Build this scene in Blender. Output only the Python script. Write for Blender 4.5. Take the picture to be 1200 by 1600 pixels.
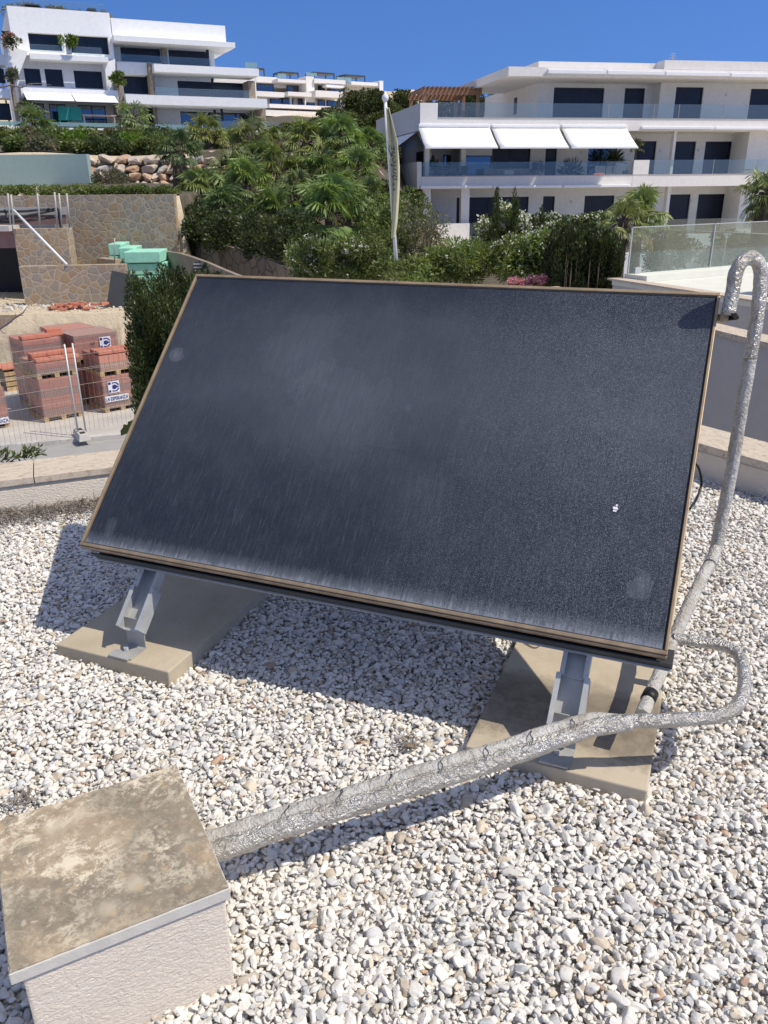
import bpy, math, random
import numpy as np
from mathutils import Vector, Matrix, noise

random.seed(7); RNG = np.random.default_rng(11)
rad = math.radians
for o in list(bpy.data.objects): bpy.data.objects.remove(o)
scene = bpy.context.scene

# ------------------------------------------------------------------ camera
FPX, CX, CY, EYE = 1260.0, 600.0, 800.0, 1.64
_dn = np.array([30.0, 3100.0, FPX]); _dn /= np.linalg.norm(_dn)
_fw = np.array([0, 0, 1.0])
_yw = _fw - _dn * _dn.dot(_fw); _yw /= np.linalg.norm(_yw)
_zw = -_dn; _xw = np.cross(_yw, _zw)
RC = np.array([_xw, _yw, _zw])
cam = bpy.data.cameras.new('camera'); camo = bpy.data.objects.new('camera', cam)
scene.collection.objects.link(camo); scene.camera = camo
cam.sensor_fit = 'VERTICAL'; cam.sensor_height = 24.0; cam.lens = 24.0 * FPX / 1600.0
cam.clip_start = 0.05; cam.clip_end = 2000
_m = RC @ np.diag([1, -1, -1.0])
camo.matrix_world = Matrix.Translation((0, 0, EYE)) @ Matrix(_m.tolist()).to_4x4()

# ------------------------------------------------------------------ light
SUN_AZ, SUN_EL = -19.0, 54.0
sd = Vector((math.cos(rad(SUN_AZ)) * math.cos(rad(SUN_EL)), math.sin(rad(SUN_AZ)) * math.cos(rad(SUN_EL)), math.sin(rad(SUN_EL))))
sl = bpy.data.lights.new('sun', 'SUN'); sl.energy = 4.2; sl.angle = rad(0.53); sl.color = (1.0, 0.92, 0.79)
so = bpy.data.objects.new('sun', sl); scene.collection.objects.link(so)
so.rotation_euler = sd.to_track_quat('Z', 'Y').to_euler()
world = bpy.data.worlds.new('World'); scene.world = world; world.use_nodes = True
wn = world.node_tree; bg = wn.nodes['Background']
sky = wn.nodes.new('ShaderNodeTexSky'); sky.sky_type = 'NISHITA'; sky.sun_disc = False
sky.sun_elevation = rad(SUN_EL); sky.sun_rotation = math.atan2(sd.x, sd.y)
sky.altitude = 600; sky.air_density = 1.0; sky.dust_density = 0.0; sky.ozone_density = 2.0
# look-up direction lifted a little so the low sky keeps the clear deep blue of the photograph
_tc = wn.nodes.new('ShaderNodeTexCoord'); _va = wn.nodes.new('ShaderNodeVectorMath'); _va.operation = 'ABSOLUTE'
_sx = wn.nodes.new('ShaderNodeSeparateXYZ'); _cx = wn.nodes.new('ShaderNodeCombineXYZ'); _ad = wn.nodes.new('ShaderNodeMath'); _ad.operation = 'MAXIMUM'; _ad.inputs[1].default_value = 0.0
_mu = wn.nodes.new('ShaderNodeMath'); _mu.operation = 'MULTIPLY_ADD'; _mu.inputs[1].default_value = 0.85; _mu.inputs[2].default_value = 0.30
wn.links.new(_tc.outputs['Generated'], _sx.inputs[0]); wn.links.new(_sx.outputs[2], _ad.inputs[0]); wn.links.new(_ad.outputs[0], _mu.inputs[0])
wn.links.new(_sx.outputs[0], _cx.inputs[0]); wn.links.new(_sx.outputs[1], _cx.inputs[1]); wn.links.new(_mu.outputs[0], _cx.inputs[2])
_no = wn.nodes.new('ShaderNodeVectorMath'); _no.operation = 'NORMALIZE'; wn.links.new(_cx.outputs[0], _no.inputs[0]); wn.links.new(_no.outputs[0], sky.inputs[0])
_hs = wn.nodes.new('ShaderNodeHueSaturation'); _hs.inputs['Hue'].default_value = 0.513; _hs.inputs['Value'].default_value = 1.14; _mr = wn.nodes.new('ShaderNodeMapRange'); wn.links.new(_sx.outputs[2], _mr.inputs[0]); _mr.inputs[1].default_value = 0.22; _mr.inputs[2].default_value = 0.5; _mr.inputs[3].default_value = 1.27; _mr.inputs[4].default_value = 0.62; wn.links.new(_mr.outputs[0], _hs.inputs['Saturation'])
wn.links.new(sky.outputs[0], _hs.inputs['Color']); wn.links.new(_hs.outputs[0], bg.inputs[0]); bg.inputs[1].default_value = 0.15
scene.view_settings.view_transform = 'Standard'; scene.view_settings.look = 'None'
scene.view_settings.exposure = 0.0; scene.view_settings.gamma = 1.0

# ------------------------------------------------------------------ pixel -> world helpers (authoring aid: real positions at real distances)
CAMP = np.array([0, 0, EYE])
def ray(px, py):
    v = RC @ np.array([px - CX, py - CY, FPX]); return v / np.linalg.norm(v)
def PZ(px, py, z): r = ray(px, py); return CAMP + r * ((z - EYE) / r[2])
def PY(px, py, Y): r = ray(px, py); return CAMP + r * (Y / r[1])
def PP(px, py, p, n): r = ray(px, py); return CAMP + r * ((np.array(p) - CAMP).dot(n) / r.dot(n))
def ztop(xy, px, py):  # height of a vertical line through xy seen at row py
    r = ray(px, py); return EYE + r[2] / math.hypot(r[0], r[1]) * math.hypot(xy[0], xy[1])
def azv(a): return np.array([math.cos(rad(a)), math.sin(rad(a)), 0.0])

# ------------------------------------------------------------------ object helpers
LINK = scene.collection.objects.link
def tag(o, label=None, cat=None, group=None, kind=None):
    if label: o['label'] = label
    if cat: o['category'] = cat
    if group: o['group'] = group
    if kind: o['kind'] = kind
    return o
def thing(name, label, cat, loc=(0, 0, 0), rz=0.0, group=None, parent=None):
    o = bpy.data.objects.new(name, None); LINK(o); o.empty_display_size = 0.1
    o.location = tuple(map(float, loc)); o.rotation_euler = (0, 0, rad(rz))
    return tag(o, label, cat, group)
def pmat(p):
    m = Matrix.Identity(4)
    while p is not None:
        m = p.matrix_basis @ m; p = p.parent
    return m
class MB:
    def __init__(s): s.v = []; s.f = []; s.s = []
    def add(s, vs, fs, smooth=False):
        b = len(s.v); s.v.extend([tuple(map(float, v)) for v in vs]); s.f.extend([tuple(i + b for i in f) for f in fs]); s.s.extend([smooth] * len(fs)); return s
    def box(s, x0, x1, y0, y1, z0, z1):
        v = [(x0, y0, z0), (x1, y0, z0), (x1, y1, z0), (x0, y1, z0), (x0, y0, z1), (x1, y0, z1), (x1, y1, z1), (x0, y1, z1)]
        return s.add(v, [(0, 3, 2, 1), (4, 5, 6, 7), (0, 1, 5, 4), (1, 2, 6, 5), (2, 3, 7, 6), (3, 0, 4, 7)])
    def fbox(s, O, U, V, W, a0, a1, b0, b1, c0, c1):
        O, U, V, W = map(np.array, (O, U, V, W))
        g = lambda a, b, c: O + U * a + V * b + W * c
        v = [g(a0, b0, c0), g(a1, b0, c0), g(a1, b1, c0), g(a0, b1, c0), g(a0, b0, c1), g(a1, b0, c1), g(a1, b1, c1), g(a0, b1, c1)]
        return s.add(v, [(0, 3, 2, 1), (4, 5, 6, 7), (0, 1, 5, 4), (1, 2, 6, 5), (2, 3, 7, 6), (3, 0, 4, 7)])
    def quad(s, a, b, c, d): return s.add([a, b, c, d], [(0, 1, 2, 3)])
    def prism(s, poly, vec):
        n = len(poly); vec = np.array(vec); p2 = [np.array(p) + vec for p in poly]
        return s.add([*poly, *p2], [tuple(range(n)), tuple(range(2 * n - 1, n - 1, -1))] + [(i, n + i, n + (i + 1) % n, (i + 1) % n) for i in range(n)])
    def tube(s, pts, r, n=8, smooth=True, disp=None, cap=True):
        pts = [np.array(p, float) for p in pts]; N = len(pts)
        rr = r if hasattr(r, '__len__') else [r] * N
        t0 = pts[1] - pts[0]; up = np.array([0, 0, 1.0]) if abs(t0[2]) < 0.8 * np.linalg.norm(t0) else np.array([1.0, 0, 0])
        vs = []; nrm = None
        for i in range(N):
            t = pts[min(i + 1, N - 1)] - pts[max(i - 1, 0)]; t /= (np.linalg.norm(t) + 1e-12)
            if nrm is None: nrm = up
            nrm = nrm - t * nrm.dot(t); nrm /= np.linalg.norm(nrm); b = np.cross(t, nrm)
            for k in range(n):
                a = 2 * math.pi * k / n; d = nrm * math.cos(a) + b * math.sin(a); q = rr[i]
                if disp: q = q * disp(pts[i] + d * rr[i], i, a)
                vs.append(pts[i] + d * q)
        fs = [(i * n + k, i * n + (k + 1) % n, (i + 1) * n + (k + 1) % n, (i + 1) * n + k) for i in range(N - 1) for k in range(n)]
        b = len(s.v); s.add(vs, fs, smooth)
        if cap:
            s.f.append(tuple(b + k for k in reversed(range(n)))); s.s.append(False)
            s.f.append(tuple(b + (N - 1) * n + k for k in range(n))); s.s.append(False)
        return s
    def build(s, name, mat, parent=None, world=False, bevel=0.0, seg=2, label=None):
        if parent is not None and world:
            mi = pmat(parent).inverted(); s.v = [tuple(mi @ Vector(v)) for v in s.v]
        off = (0, 0, 0)
        if parent is None and s.v:
            a = np.array(s.v); lo = a.min(0); hi = a.max(0); off = ((lo[0] + hi[0]) / 2, (lo[1] + hi[1]) / 2, lo[2])
            s.v = [tuple(v) for v in (a - np.array(off))]
        me = bpy.data.meshes.new(name); me.from_pydata(s.v, [], s.f); me.polygons.foreach_set('use_smooth', s.s); me.update()
        if mat is not None: me.materials.append(mat)
        o = bpy.data.objects.new(name, me); LINK(o); o.location = off
        if parent is not None: o.parent = parent
        if bevel > 0:
            md = o.modifiers.new('bevel', 'BEVEL'); md.width = bevel; md.segments = seg; md.limit_method = 'ANGLE'
        if label: o['label'] = label
        return o
def placed(mb, name, mat, loc, rz, bevel=0.0, seg=2):
    me = bpy.data.meshes.new(name); me.from_pydata(mb.v, [], mb.f); me.polygons.foreach_set('use_smooth', mb.s); me.update(); me.materials.append(mat)
    o = bpy.data.objects.new(name, me); LINK(o); o.location = tuple(map(float, loc)); o.rotation_euler = (0, 0, rad(rz))
    if bevel > 0:
        md = o.modifiers.new('bevel', 'BEVEL'); md.width = bevel; md.segments = seg; md.limit_method = 'ANGLE'
    return o
def npmesh(name, V, Fq, mat, parent=None, smooth=False, color=None, origin=None, tris=False):
    """V (n,3), Fq (m,k) index array, color (n,3) point colour"""
    V = np.asarray(V, np.float32).copy(); Fq = np.asarray(Fq, np.int32); k = Fq.shape[1]
    off = np.zeros(3)
    if parent is None:
        lo = V.min(0); hi = V.max(0); off = np.array([(lo[0] + hi[0]) / 2, (lo[1] + hi[1]) / 2, lo[2]]); V -= off
    elif origin is None:
        mi = np.array(pmat(parent).inverted()); V = V @ mi[:3, :3].T + mi[:3, 3]
    me = bpy.data.meshes.new(name); me.vertices.add(len(V)); me.vertices.foreach_set('co', V.astype(np.float32).ravel())
    me.loops.add(Fq.size); me.loops.foreach_set('vertex_index', Fq.ravel())
    me.polygons.add(len(Fq)); me.polygons.foreach_set('loop_start', np.arange(0, Fq.size, k, dtype=np.int32))
    me.polygons.foreach_set('use_smooth', np.full(len(Fq), smooth))
    if color is not None:
        at = me.color_attributes.new('tint', 'FLOAT_COLOR', 'POINT')
        c = np.ones((len(V), 4), np.float32); c[:, :3] = color; at.data.foreach_set('color', c.ravel())
    me.update(calc_edges=True); me.validate()
    if mat: me.materials.append(mat)
    o = bpy.data.objects.new(name, me); LINK(o); o.location = tuple(map(float, off))
    if parent is not None: o.parent = parent
    return o

# ------------------------------------------------------------------ materials
class NT:
    def __init__(s, name):
        s.m = bpy.data.materials.new(name); s.m.use_nodes = True; s.t = s.m.node_tree; s.p = s.t.nodes['Principled BSDF']; s.out = s.t.nodes['Material Output']
    def n(s, typ, **kw):
        nd = s.t.nodes.new(typ)
        for k, v in kw.items():
            if k.startswith('i_'): nd.inputs[k[2:].replace('_', ' ')].default_value = v
            else: setattr(nd, k, v)
        return nd
    def l(s, a, b): s.t.links.new(a, b)
    def coord(s, kind='Object', scale=None, rot=None):
        tc = s.n('ShaderNodeTexCoord'); o = tc.outputs[kind]
        if scale or rot:
            mp = s.n('ShaderNodeMapping'); s.l(o, mp.inputs[0])
            if scale: mp.inputs['Scale'].default_value = scale
            if rot: mp.inputs['Rotation'].default_value = rot
            o = mp.outputs[0]
        return o
    def noise(s, co, scale, detail=6, rough=0.6, dist=0.0):
        nd = s.n('ShaderNodeTexNoise'); s.l(co, nd.inputs['Vector']); nd.inputs['Scale'].default_value = scale
        nd.inputs['Detail'].default_value = detail; nd.inputs['Roughness'].default_value = rough; nd.inputs['Distortion'].default_value = dist
        return nd.outputs['Fac']
    def ramp(s, f, pts):
        r = s.n('ShaderNodeValToRGB'); s.l(f, r.inputs[0]); e = r.color_ramp.elements
        while len(e) > 1: e.remove(e[-1])
        e[0].position = pts[0][0]; e[0].color = (*col(pts[0][1]), 1)
        for p, c in pts[1:]:
            x = e.new(p); x.color = (*col(c), 1)
        return r.outputs[0]
    def mix(s, f, a, b, mode='MIX'):
        m = s.n('ShaderNodeMix', data_type='RGBA', blend_type=mode)
        for k, v in ((0, f), (6, a), (7, b)):
            if isinstance(v, bpy.types.NodeSocket): s.l(v, m.inputs[k])
            elif k == 0: m.inputs[0].default_value = v
            else: m.inputs[k].default_value = (*col(v), 1)
        return m.outputs[2]
    def math(s, op, a, b=None, clamp=False):
        m = s.n('ShaderNodeMath', operation=op, use_clamp=clamp)
        for i, v in enumerate((a, b)):
            if v is None: continue
            if isinstance(v, bpy.types.NodeSocket): s.l(v, m.inputs[i])
            else: m.inputs[i].default_value = v
        return m.outputs[0]
    def bump(s, h, strength=0.3, dist=0.01, prev=None):
        b = s.n('ShaderNodeBump'); s.l(h, b.inputs['Height']); b.inputs['Strength'].default_value = strength; b.inputs['Distance'].default_value = dist
        if prev is not None: s.l(prev, b.inputs['Normal'])
        s.l(b.outputs[0], s.p.inputs['Normal']); return b.outputs[0]
    def set(s, color=None, rough=None, metal=None, spec=None):
        if color is not None:
            if isinstance(color, bpy.types.NodeSocket): s.l(color, s.p.inputs['Base Color'])
            else: s.p.inputs['Base Color'].default_value = (*col(color), 1)
        if rough is not None:
            if isinstance(rough, bpy.types.NodeSocket): s.l(rough, s.p.inputs['Roughness'])
            else: s.p.inputs['Roughness'].default_value = rough
        if metal is not None: s.p.inputs['Metallic'].default_value = metal
        if spec is not None: s.p.inputs['Specular IOR Level'].default_value = spec
        return s
def col(c):
    if isinstance(c, (int, float)): return (c, c, c)
    return tuple(c[:3])
def m_plain(name, c, rough=0.6, metal=0.0, var=0.12, scale=3.0, bump=0.0, bscale=60, spec=0.4):
    t = NT(name); co = t.coord(); f = t.noise(co, scale, 8, 0.65)
    lo = [x * (1 - var) for x in col(c)]; hi = [min(1, x * (1 + var)) for x in col(c)]
    t.set(t.ramp(f, [(0.3, lo), (0.7, hi)]), rough, metal, spec)
    if bump: t.bump(t.noise(co, bscale, 5, 0.7), bump, 0.01)
    return t.m
def m_stucco(name, c, wave=True, var=0.06, stain=(0.35, 0.3, 0.25), amt=0.15, strength=0.8):
    t = NT(name); co = t.coord(); f = t.noise(co, 4, 8, 0.7)
    base = t.ramp(f, [(0.3, [x * (1 - var) for x in c]), (0.7, [x * (1 + var) for x in c])])
    st = t.noise(t.coord(scale=(1, 1, 0.35)), 2.3, 9, 0.7)
    base = t.mix(t.math('MULTIPLY', t.ramp(st, [(0.55, 0.0), (0.8, 1.0)]), amt), base, stain)
    t.set(base, 0.9, spec=0.15)
    h = t.noise(t.coord(scale=(1, 1, 1.9)), 68, 6, 0.65, 0.7)
    b = t.bump(h, strength, 0.012); t.bump(t.noise(co, 260, 3, 0.6), 0.25, 0.003, b)
    return t.m
def m_leaf(name, c1, c2, rough=0.45, trans=0.35, spec=0.4):
    t = NT(name); a = t.n('ShaderNodeAttribute', attribute_name='tint')
    co = t.coord(); f = t.noise(co, 2.2, 3, 0.6)
    base = t.mix(f, c1, c2); base = t.mix(1.0, base, a.outputs['Color'], 'MULTIPLY')
    t.set(base, rough, spec=spec)
    tr = t.n('ShaderNodeBsdfTranslucent'); t.l(t.mix(1.0, base, (1.25, 1.3, 0.6), 'MULTIPLY'), tr.inputs[0])
    mx = t.n('ShaderNodeMixShader'); mx.inputs[0].default_value = trans; t.l(t.p.outputs[0], mx.inputs[1]); t.l(tr.outputs[0], mx.inputs[2]); t.l(mx.outputs[0], t.out.inputs[0])
    return t.m
def m_glass(name, tint=(0.78, 0.88, 0.86), refl=0.12, haze=0.0, hazec=(0.6, 0.7, 0.68)):
    t = NT(name); nt = t.t
    tr = t.n('ShaderNodeBsdfTransparent'); tr.inputs[0].default_value = (*tint, 1)
    gl = t.n('ShaderNodeBsdfGlossy'); gl.inputs['Roughness'].default_value = 0.02
    lw = t.n('ShaderNodeLayerWeight'); lw.inputs[0].default_value = 0.25
    f = t.math('ADD', t.math('MULTIPLY', lw.outputs['Fresnel'], 0.35), refl * 0.5, True)
    m1 = t.n('ShaderNodeMixShader'); t.l(f, m1.inputs[0]); t.l(tr.outputs[0], m1.inputs[1]); t.l(gl.outputs[0], m1.inputs[2])
    df = t.n('ShaderNodeBsdfDiffuse'); df.inputs[0].default_value = (*hazec, 1)
    m2 = t.n('ShaderNodeMixShader'); m2.inputs[0].default_value = haze; t.l(m1.outputs[0], m2.inputs[1]); t.l(df.outputs[0], m2.inputs[2])
    t.l(m2.outputs[0], t.out.inputs[0]); return t.m

M = {}
M['white'] = m_stucco('white_render', (0.86, 0.86, 0.85), strength=0.15, amt=0.10)
M['cream'] = m_stucco('cream_render', (0.82, 0.785, 0.73), strength=0.15, amt=0.16)
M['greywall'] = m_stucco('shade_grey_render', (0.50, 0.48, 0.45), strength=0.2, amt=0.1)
M['stucco'] = m_stucco('roof_parapet_stucco', (0.83, 0.74, 0.62), strength=0.75, amt=0.12)
M['coping'] = m_plain('coping_grey', (0.46, 0.44, 0.40), 0.8, var=0.12, scale=14, bump=0.25, bscale=120)
M['shutter'] = m_plain('dark_shutter', (0.006, 0.011, 0.025), 0.35, var=0.3)
M['frame_dark'] = m_plain('dark_frame', (0.012, 0.014, 0.02), 0.4)
M['awning'] = m_plain('white_awning', (0.86, 0.86, 0.86), 0.7, var=0.03)
M['railglass'] = m_glass('railing_glass', (0.88, 0.93, 0.925), 0.1, 0.06, (0.55, 0.62, 0.62))
M['aquaglass'] = m_glass('aqua_glass', (0.55, 0.75, 0.74), 0.15, 0.45, (0.42, 0.60, 0.60))
M['greenglass'] = m_glass('green_glass', (0.87, 0.925, 0.91), 0.10, 0.035, (0.45, 0.56, 0.54))
M['cap_edge'] = m_plain('cap_edge_stone', (0.58, 0.555, 0.50), 0.8, var=0.10, scale=22, bump=0.3, bscale=150)
M['brownwall'] = m_plain('brown_render', (0.26, 0.215, 0.17), 0.9, var=0.25, scale=2.5, bump=0.3)
M['wood'] = m_plain('pergola_wood', (0.27, 0.145, 0.08), 0.6, var=0.25, scale=8)
M['palletwood'] = m_plain('pallet_wood', (0.50, 0.36, 0.20), 0.8, var=0.3, scale=9)
M['galv'] = m_plain('galvanised_steel', (0.52, 0.53, 0.52), 0.45, 0.35, var=0.15, scale=12, bump=0.1, bscale=80)
M['galvdull'] = m_plain('dull_galvanised_steel', (0.40, 0.40, 0.38), 0.6, 0.25, var=0.15, scale=15)
M['steel_dark'] = m_plain('dark_steel', (0.07, 0.075, 0.075), 0.5, 0.4)
M['black'] = m_plain('black_rubber', (0.012, 0.012, 0.012), 0.5)
M['bark'] = m_plain('bark', (0.10, 0.075, 0.055), 0.9, var=0.45, scale=14, bump=0.8, bscale=25)
M['drybark'] = m_plain('dry_twig', (0.22, 0.19, 0.17), 0.9, var=0.3, scale=20)
M['blueceramic'] = m_plain('grey_pot', (0.12, 0.13, 0.15), 0.5)
M['teal'] = m_plain('teal_chair', (0.02, 0.22, 0.19), 0.5)
M['coral'] = m_plain('coral_towel', (0.75, 0.18, 0.10), 0.8)
M['sofa'] = m_plain('sofa_fabric', (0.42, 0.36, 0.31), 0.9)
M['whitepaint'] = m_plain('white_paint', (0.8, 0.8, 0.8), 0.45, var=0.05)
M['concrete_pale'] = m_plain('pale_concrete', (0.52, 0.50, 0.47), 0.85, var=0.12, scale=5, bump=0.2)
M['mesh'] = m_plain('fence_wire', (0.30, 0.28, 0.26), 0.5, 0.6)
M['turquoise'] = m_stucco('turquoise_render', (0.30, 0.40, 0.385), strength=0.1, amt=0.2, stain=(0.22, 0.3, 0.3))
M['foam'] = m_plain('mint_foam', (0.34, 0.70, 0.53), 0.8, var=0.12, scale=6)
M['purpleboard'] = m_plain('reddish_board', (0.27, 0.17, 0.16), 0.8, var=0.2)
M['whitelabel'] = m_plain('white_label', (0.72, 0.73, 0.77), 0.6, var=0.04)
M['blueink'] = m_plain('blue_ink', (0.02, 0.03, 0.22), 0.6)
M['darkink'] = m_plain('dark_ink', (0.08, 0.02, 0.02), 0.7)
M['thatch'] = m_plain('dry_thatch', (0.20, 0.16, 0.12), 0.9, var=0.5, scale=20)

def m_pebble():
    t = NT('marble_gravel'); a = t.n('ShaderNodeAttribute', attribute_name='tint'); co = t.coord()
    f = t.noise(co, 90, 6, 0.7); base = t.mix(0.16, a.outputs['Color'], t.ramp(f, [(0.35, (0.46, 0.42, 0.36)), (0.6, (0.86, 0.84, 0.80))]))
    t.set(base, 0.72, spec=0.3); t.bump(t.noise(co, 240, 4, 0.6), 0.35, 0.003)
    return t.m
M['pebble'] = m_pebble()
def m_slab():
    t = NT('cast_concrete_slab'); co = t.coord(); f = t.noise(co, 3.2, 10, 0.7); g = t.noise(co, 26, 8, 0.75)
    base = t.ramp(f, [(0.3, (0.38, 0.32, 0.225)), (0.55, (0.49, 0.42, 0.305)), (0.75, (0.55, 0.475, 0.355))])
    base = t.mix(t.math('MULTIPLY', t.ramp(g, [(0.5, 0.0), (0.75, 1.0)]), 0.35), base, (0.26, 0.22, 0.17))
    v_ = t.n('ShaderNodeTexVoronoi', feature='F1'); t.l(co, v_.inputs['Vector']); v_.inputs['Scale'].default_value = 34; s_ = t.n('ShaderNodeSeparateColor'); t.l(v_.outputs['Color'], s_.inputs[0])
    base = t.mix(t.math('MULTIPLY', t.ramp(v_.outputs['Distance'], [(0.05, 1.0), (0.11, 0.0)]), t.ramp(s_.outputs[0], [(0.66, 0.0), (0.7, 0.7)])), base, (0.12, 0.10, 0.08))
    t.set(base, 0.85, spec=0.25); b = t.bump(g, 0.22, 0.005); t.bump(t.noise(co, 180, 3, 0.6), 0.12, 0.002, b); return t.m
M['slab'] = m_slab()
def m_slab_stained():   # the right slab: damp brown stain across its near third
    t = NT('stained_concrete_slab'); co = t.coord(); f = t.noise(co, 3.2, 10, 0.7); g = t.noise(co, 14, 9, 0.75)
    base = t.ramp(f, [(0.3, (0.42, 0.355, 0.26)), (0.55, (0.53, 0.455, 0.34)), (0.75, (0.58, 0.50, 0.385))])
    sp = t.n('ShaderNodeSeparateXYZ'); t.l(co, sp.inputs[0])
    y = t.math('ADD', sp.outputs[1], t.math('MULTIPLY', g, 0.22))
    st = t.ramp(y, [(0.0, 0.0), (0.18, 0.1), (0.25, 0.8), (0.42, 1.0), (0.52, 0.9), (0.60, 0.0)])
    base = t.mix(t.math('MULTIPLY', st, t.ramp(g, [(0.25, 0.45), (0.6, 0.85)])), base, (0.12, 0.095, 0.07))
    v_ = t.n('ShaderNodeTexVoronoi', feature='F1'); t.l(co, v_.inputs['Vector']); v_.inputs['Scale'].default_value = 34; s_ = t.n('ShaderNodeSeparateColor'); t.l(v_.outputs['Color'], s_.inputs[0])
    base = t.mix(t.math('MULTIPLY', t.ramp(v_.outputs['Distance'], [(0.05, 1.0), (0.11, 0.0)]), t.ramp(s_.outputs[0], [(0.66, 0.0), (0.7, 0.7)])), base, (0.12, 0.10, 0.08))
    t.set(base, 0.85, spec=0.25); b = t.bump(g, 0.22, 0.005); t.bump(t.noise(co, 180, 3, 0.6), 0.12, 0.002, b); return t.m
M['slab_stained'] = m_slab_stained()
def m_lichen():
    t = NT('lichen_stone'); co = t.coord(); f = t.noise(co, 4.2, 8, 0.62, 0.25); f2 = t.noise(co, 34, 10, 0.8)
    base = t.ramp(f, [(0.30, (0.205, 0.18, 0.14)), (0.46, (0.29, 0.25, 0.19)), (0.56, (0.41, 0.32, 0.22)), (0.70, (0.50, 0.425, 0.32))])
    base = t.mix(t.math('MULTIPLY', t.ramp(f2, [(0.40, 0.0), (0.65, 1.0)]), 0.45), base, (0.15, 0.12, 0.085))
    mask = t.noise(co, 5.5, 3, 0.5)
    p = t.noise(co, 19, 14, 0.85, 0.35); pm = t.math('MULTIPLY', t.ramp(p, [(0.49, 0.0), (0.56, 1.0)]), t.ramp(mask, [(0.38, 0.25), (0.56, 0.95)])); base = t.mix(pm, base, (0.72, 0.64, 0.49))
    q = t.noise(co, 110, 8, 0.8); base = t.mix(t.math('MULTIPLY', t.ramp(q, [(0.56, 0.0), (0.66, 1.0)]), 0.5), base, (0.56, 0.50, 0.40))
    nz = t.n('ShaderNodeTexNoise'); t.l(co, nz.inputs['Vector']); nz.inputs['Scale'].default_value = 40; nz.inputs['Detail'].default_value = 5
    wc = t.n('ShaderNodeMix', data_type='VECTOR'); wc.inputs[0].default_value = 0.022; t.l(co, wc.inputs[4]); t.l(nz.outputs['Color'], wc.inputs[5])
    for sc_, thr, cl, amt in ((15, 0.84, (0.62, 0.55, 0.42), 0.55), (34, 0.80, (0.50, 0.38, 0.24), 0.6), (60, 0.74, (0.60, 0.53, 0.42), 0.55)):
        v = t.n('ShaderNodeTexVoronoi', feature='F1'); t.l(wc.outputs[1], v.inputs['Vector']); v.inputs['Scale'].default_value = sc_; s_ = t.n('ShaderNodeSeparateColor'); t.l(v.outputs['Color'], s_.inputs[0])
        sp = t.math('MULTIPLY', t.ramp(t.math('ADD', v.outputs['Distance'], t.math('MULTIPLY', t.math('SUBTRACT', p, 0.5), 1.1)), [(0.15, 1.0), (0.42, 0.0)]), t.ramp(s_.outputs[0], [(thr, 0.0), (thr + .03, amt)])); base = t.mix(sp, base, cl)
    t.set(base, 0.88, spec=0.15); b = t.bump(p, 0.3, 0.003); t.bump(q, 0.35, 0.0015, b); return t.m
M['lichen'] = m_lichen()
def m_travertine():
    t = NT('weathered_coping'); co = t.coord(scale=(1, 2.2, 1)); f = t.noise(co, 11, 12, 0.8, 0.6)
    t.set(t.ramp(f, [(0.28, (0.27, 0.20, 0.14)), (0.42, (0.44, 0.36, 0.27)), (0.52, (0.62, 0.55, 0.45)), (0.60, (0.44, 0.34, 0.25)), (0.70, (0.60, 0.53, 0.43))]), 0.85, spec=0.2); t.bump(f, 0.3, 0.005); return t.m
M['travertine'] = m_travertine()
def m_foil(name, dirt=0.25, rough=0.3):
    t = NT(name); co = t.coord(); v = t.n('ShaderNodeTexVoronoi', feature='F1'); nz = t.n('ShaderNodeTexNoise'); t.l(co, nz.inputs['Vector']); nz.inputs['Scale'].default_value = 60; nz.inputs['Detail'].default_value = 4
    wc = t.n('ShaderNodeMix', data_type='VECTOR'); wc.inputs[0].default_value = 0.05; t.l(co, wc.inputs[4]); t.l(nz.outputs['Color'], wc.inputs[5]); t.l(wc.outputs[1], v.inputs['Vector']); v.inputs['Scale'].default_value = 48
    h = t.math('ADD', v.outputs['Distance'], t.math('MULTIPLY', t.noise(co, 90, 6, 0.7, 1.0), 0.6))
    t.bump(h, 0.9, 0.008)
    d = t.noise(co, 11, 8, 0.7)
    t.set(t.mix(t.ramp(d, [(0.45, 0.0), (0.75, 1.0)]), (0.58, 0.565, 0.52), (0.33, 0.295, 0.24)), t.ramp(d, [(0.35, rough), (0.7, rough + 0.3)]), 1.0 - dirt)
    return t.m
M['foil'] = m_foil('crinkled_foil', 0.2, 0.28); M['foildull'] = m_foil('weathered_foil', 0.7, 0.5)
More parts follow.
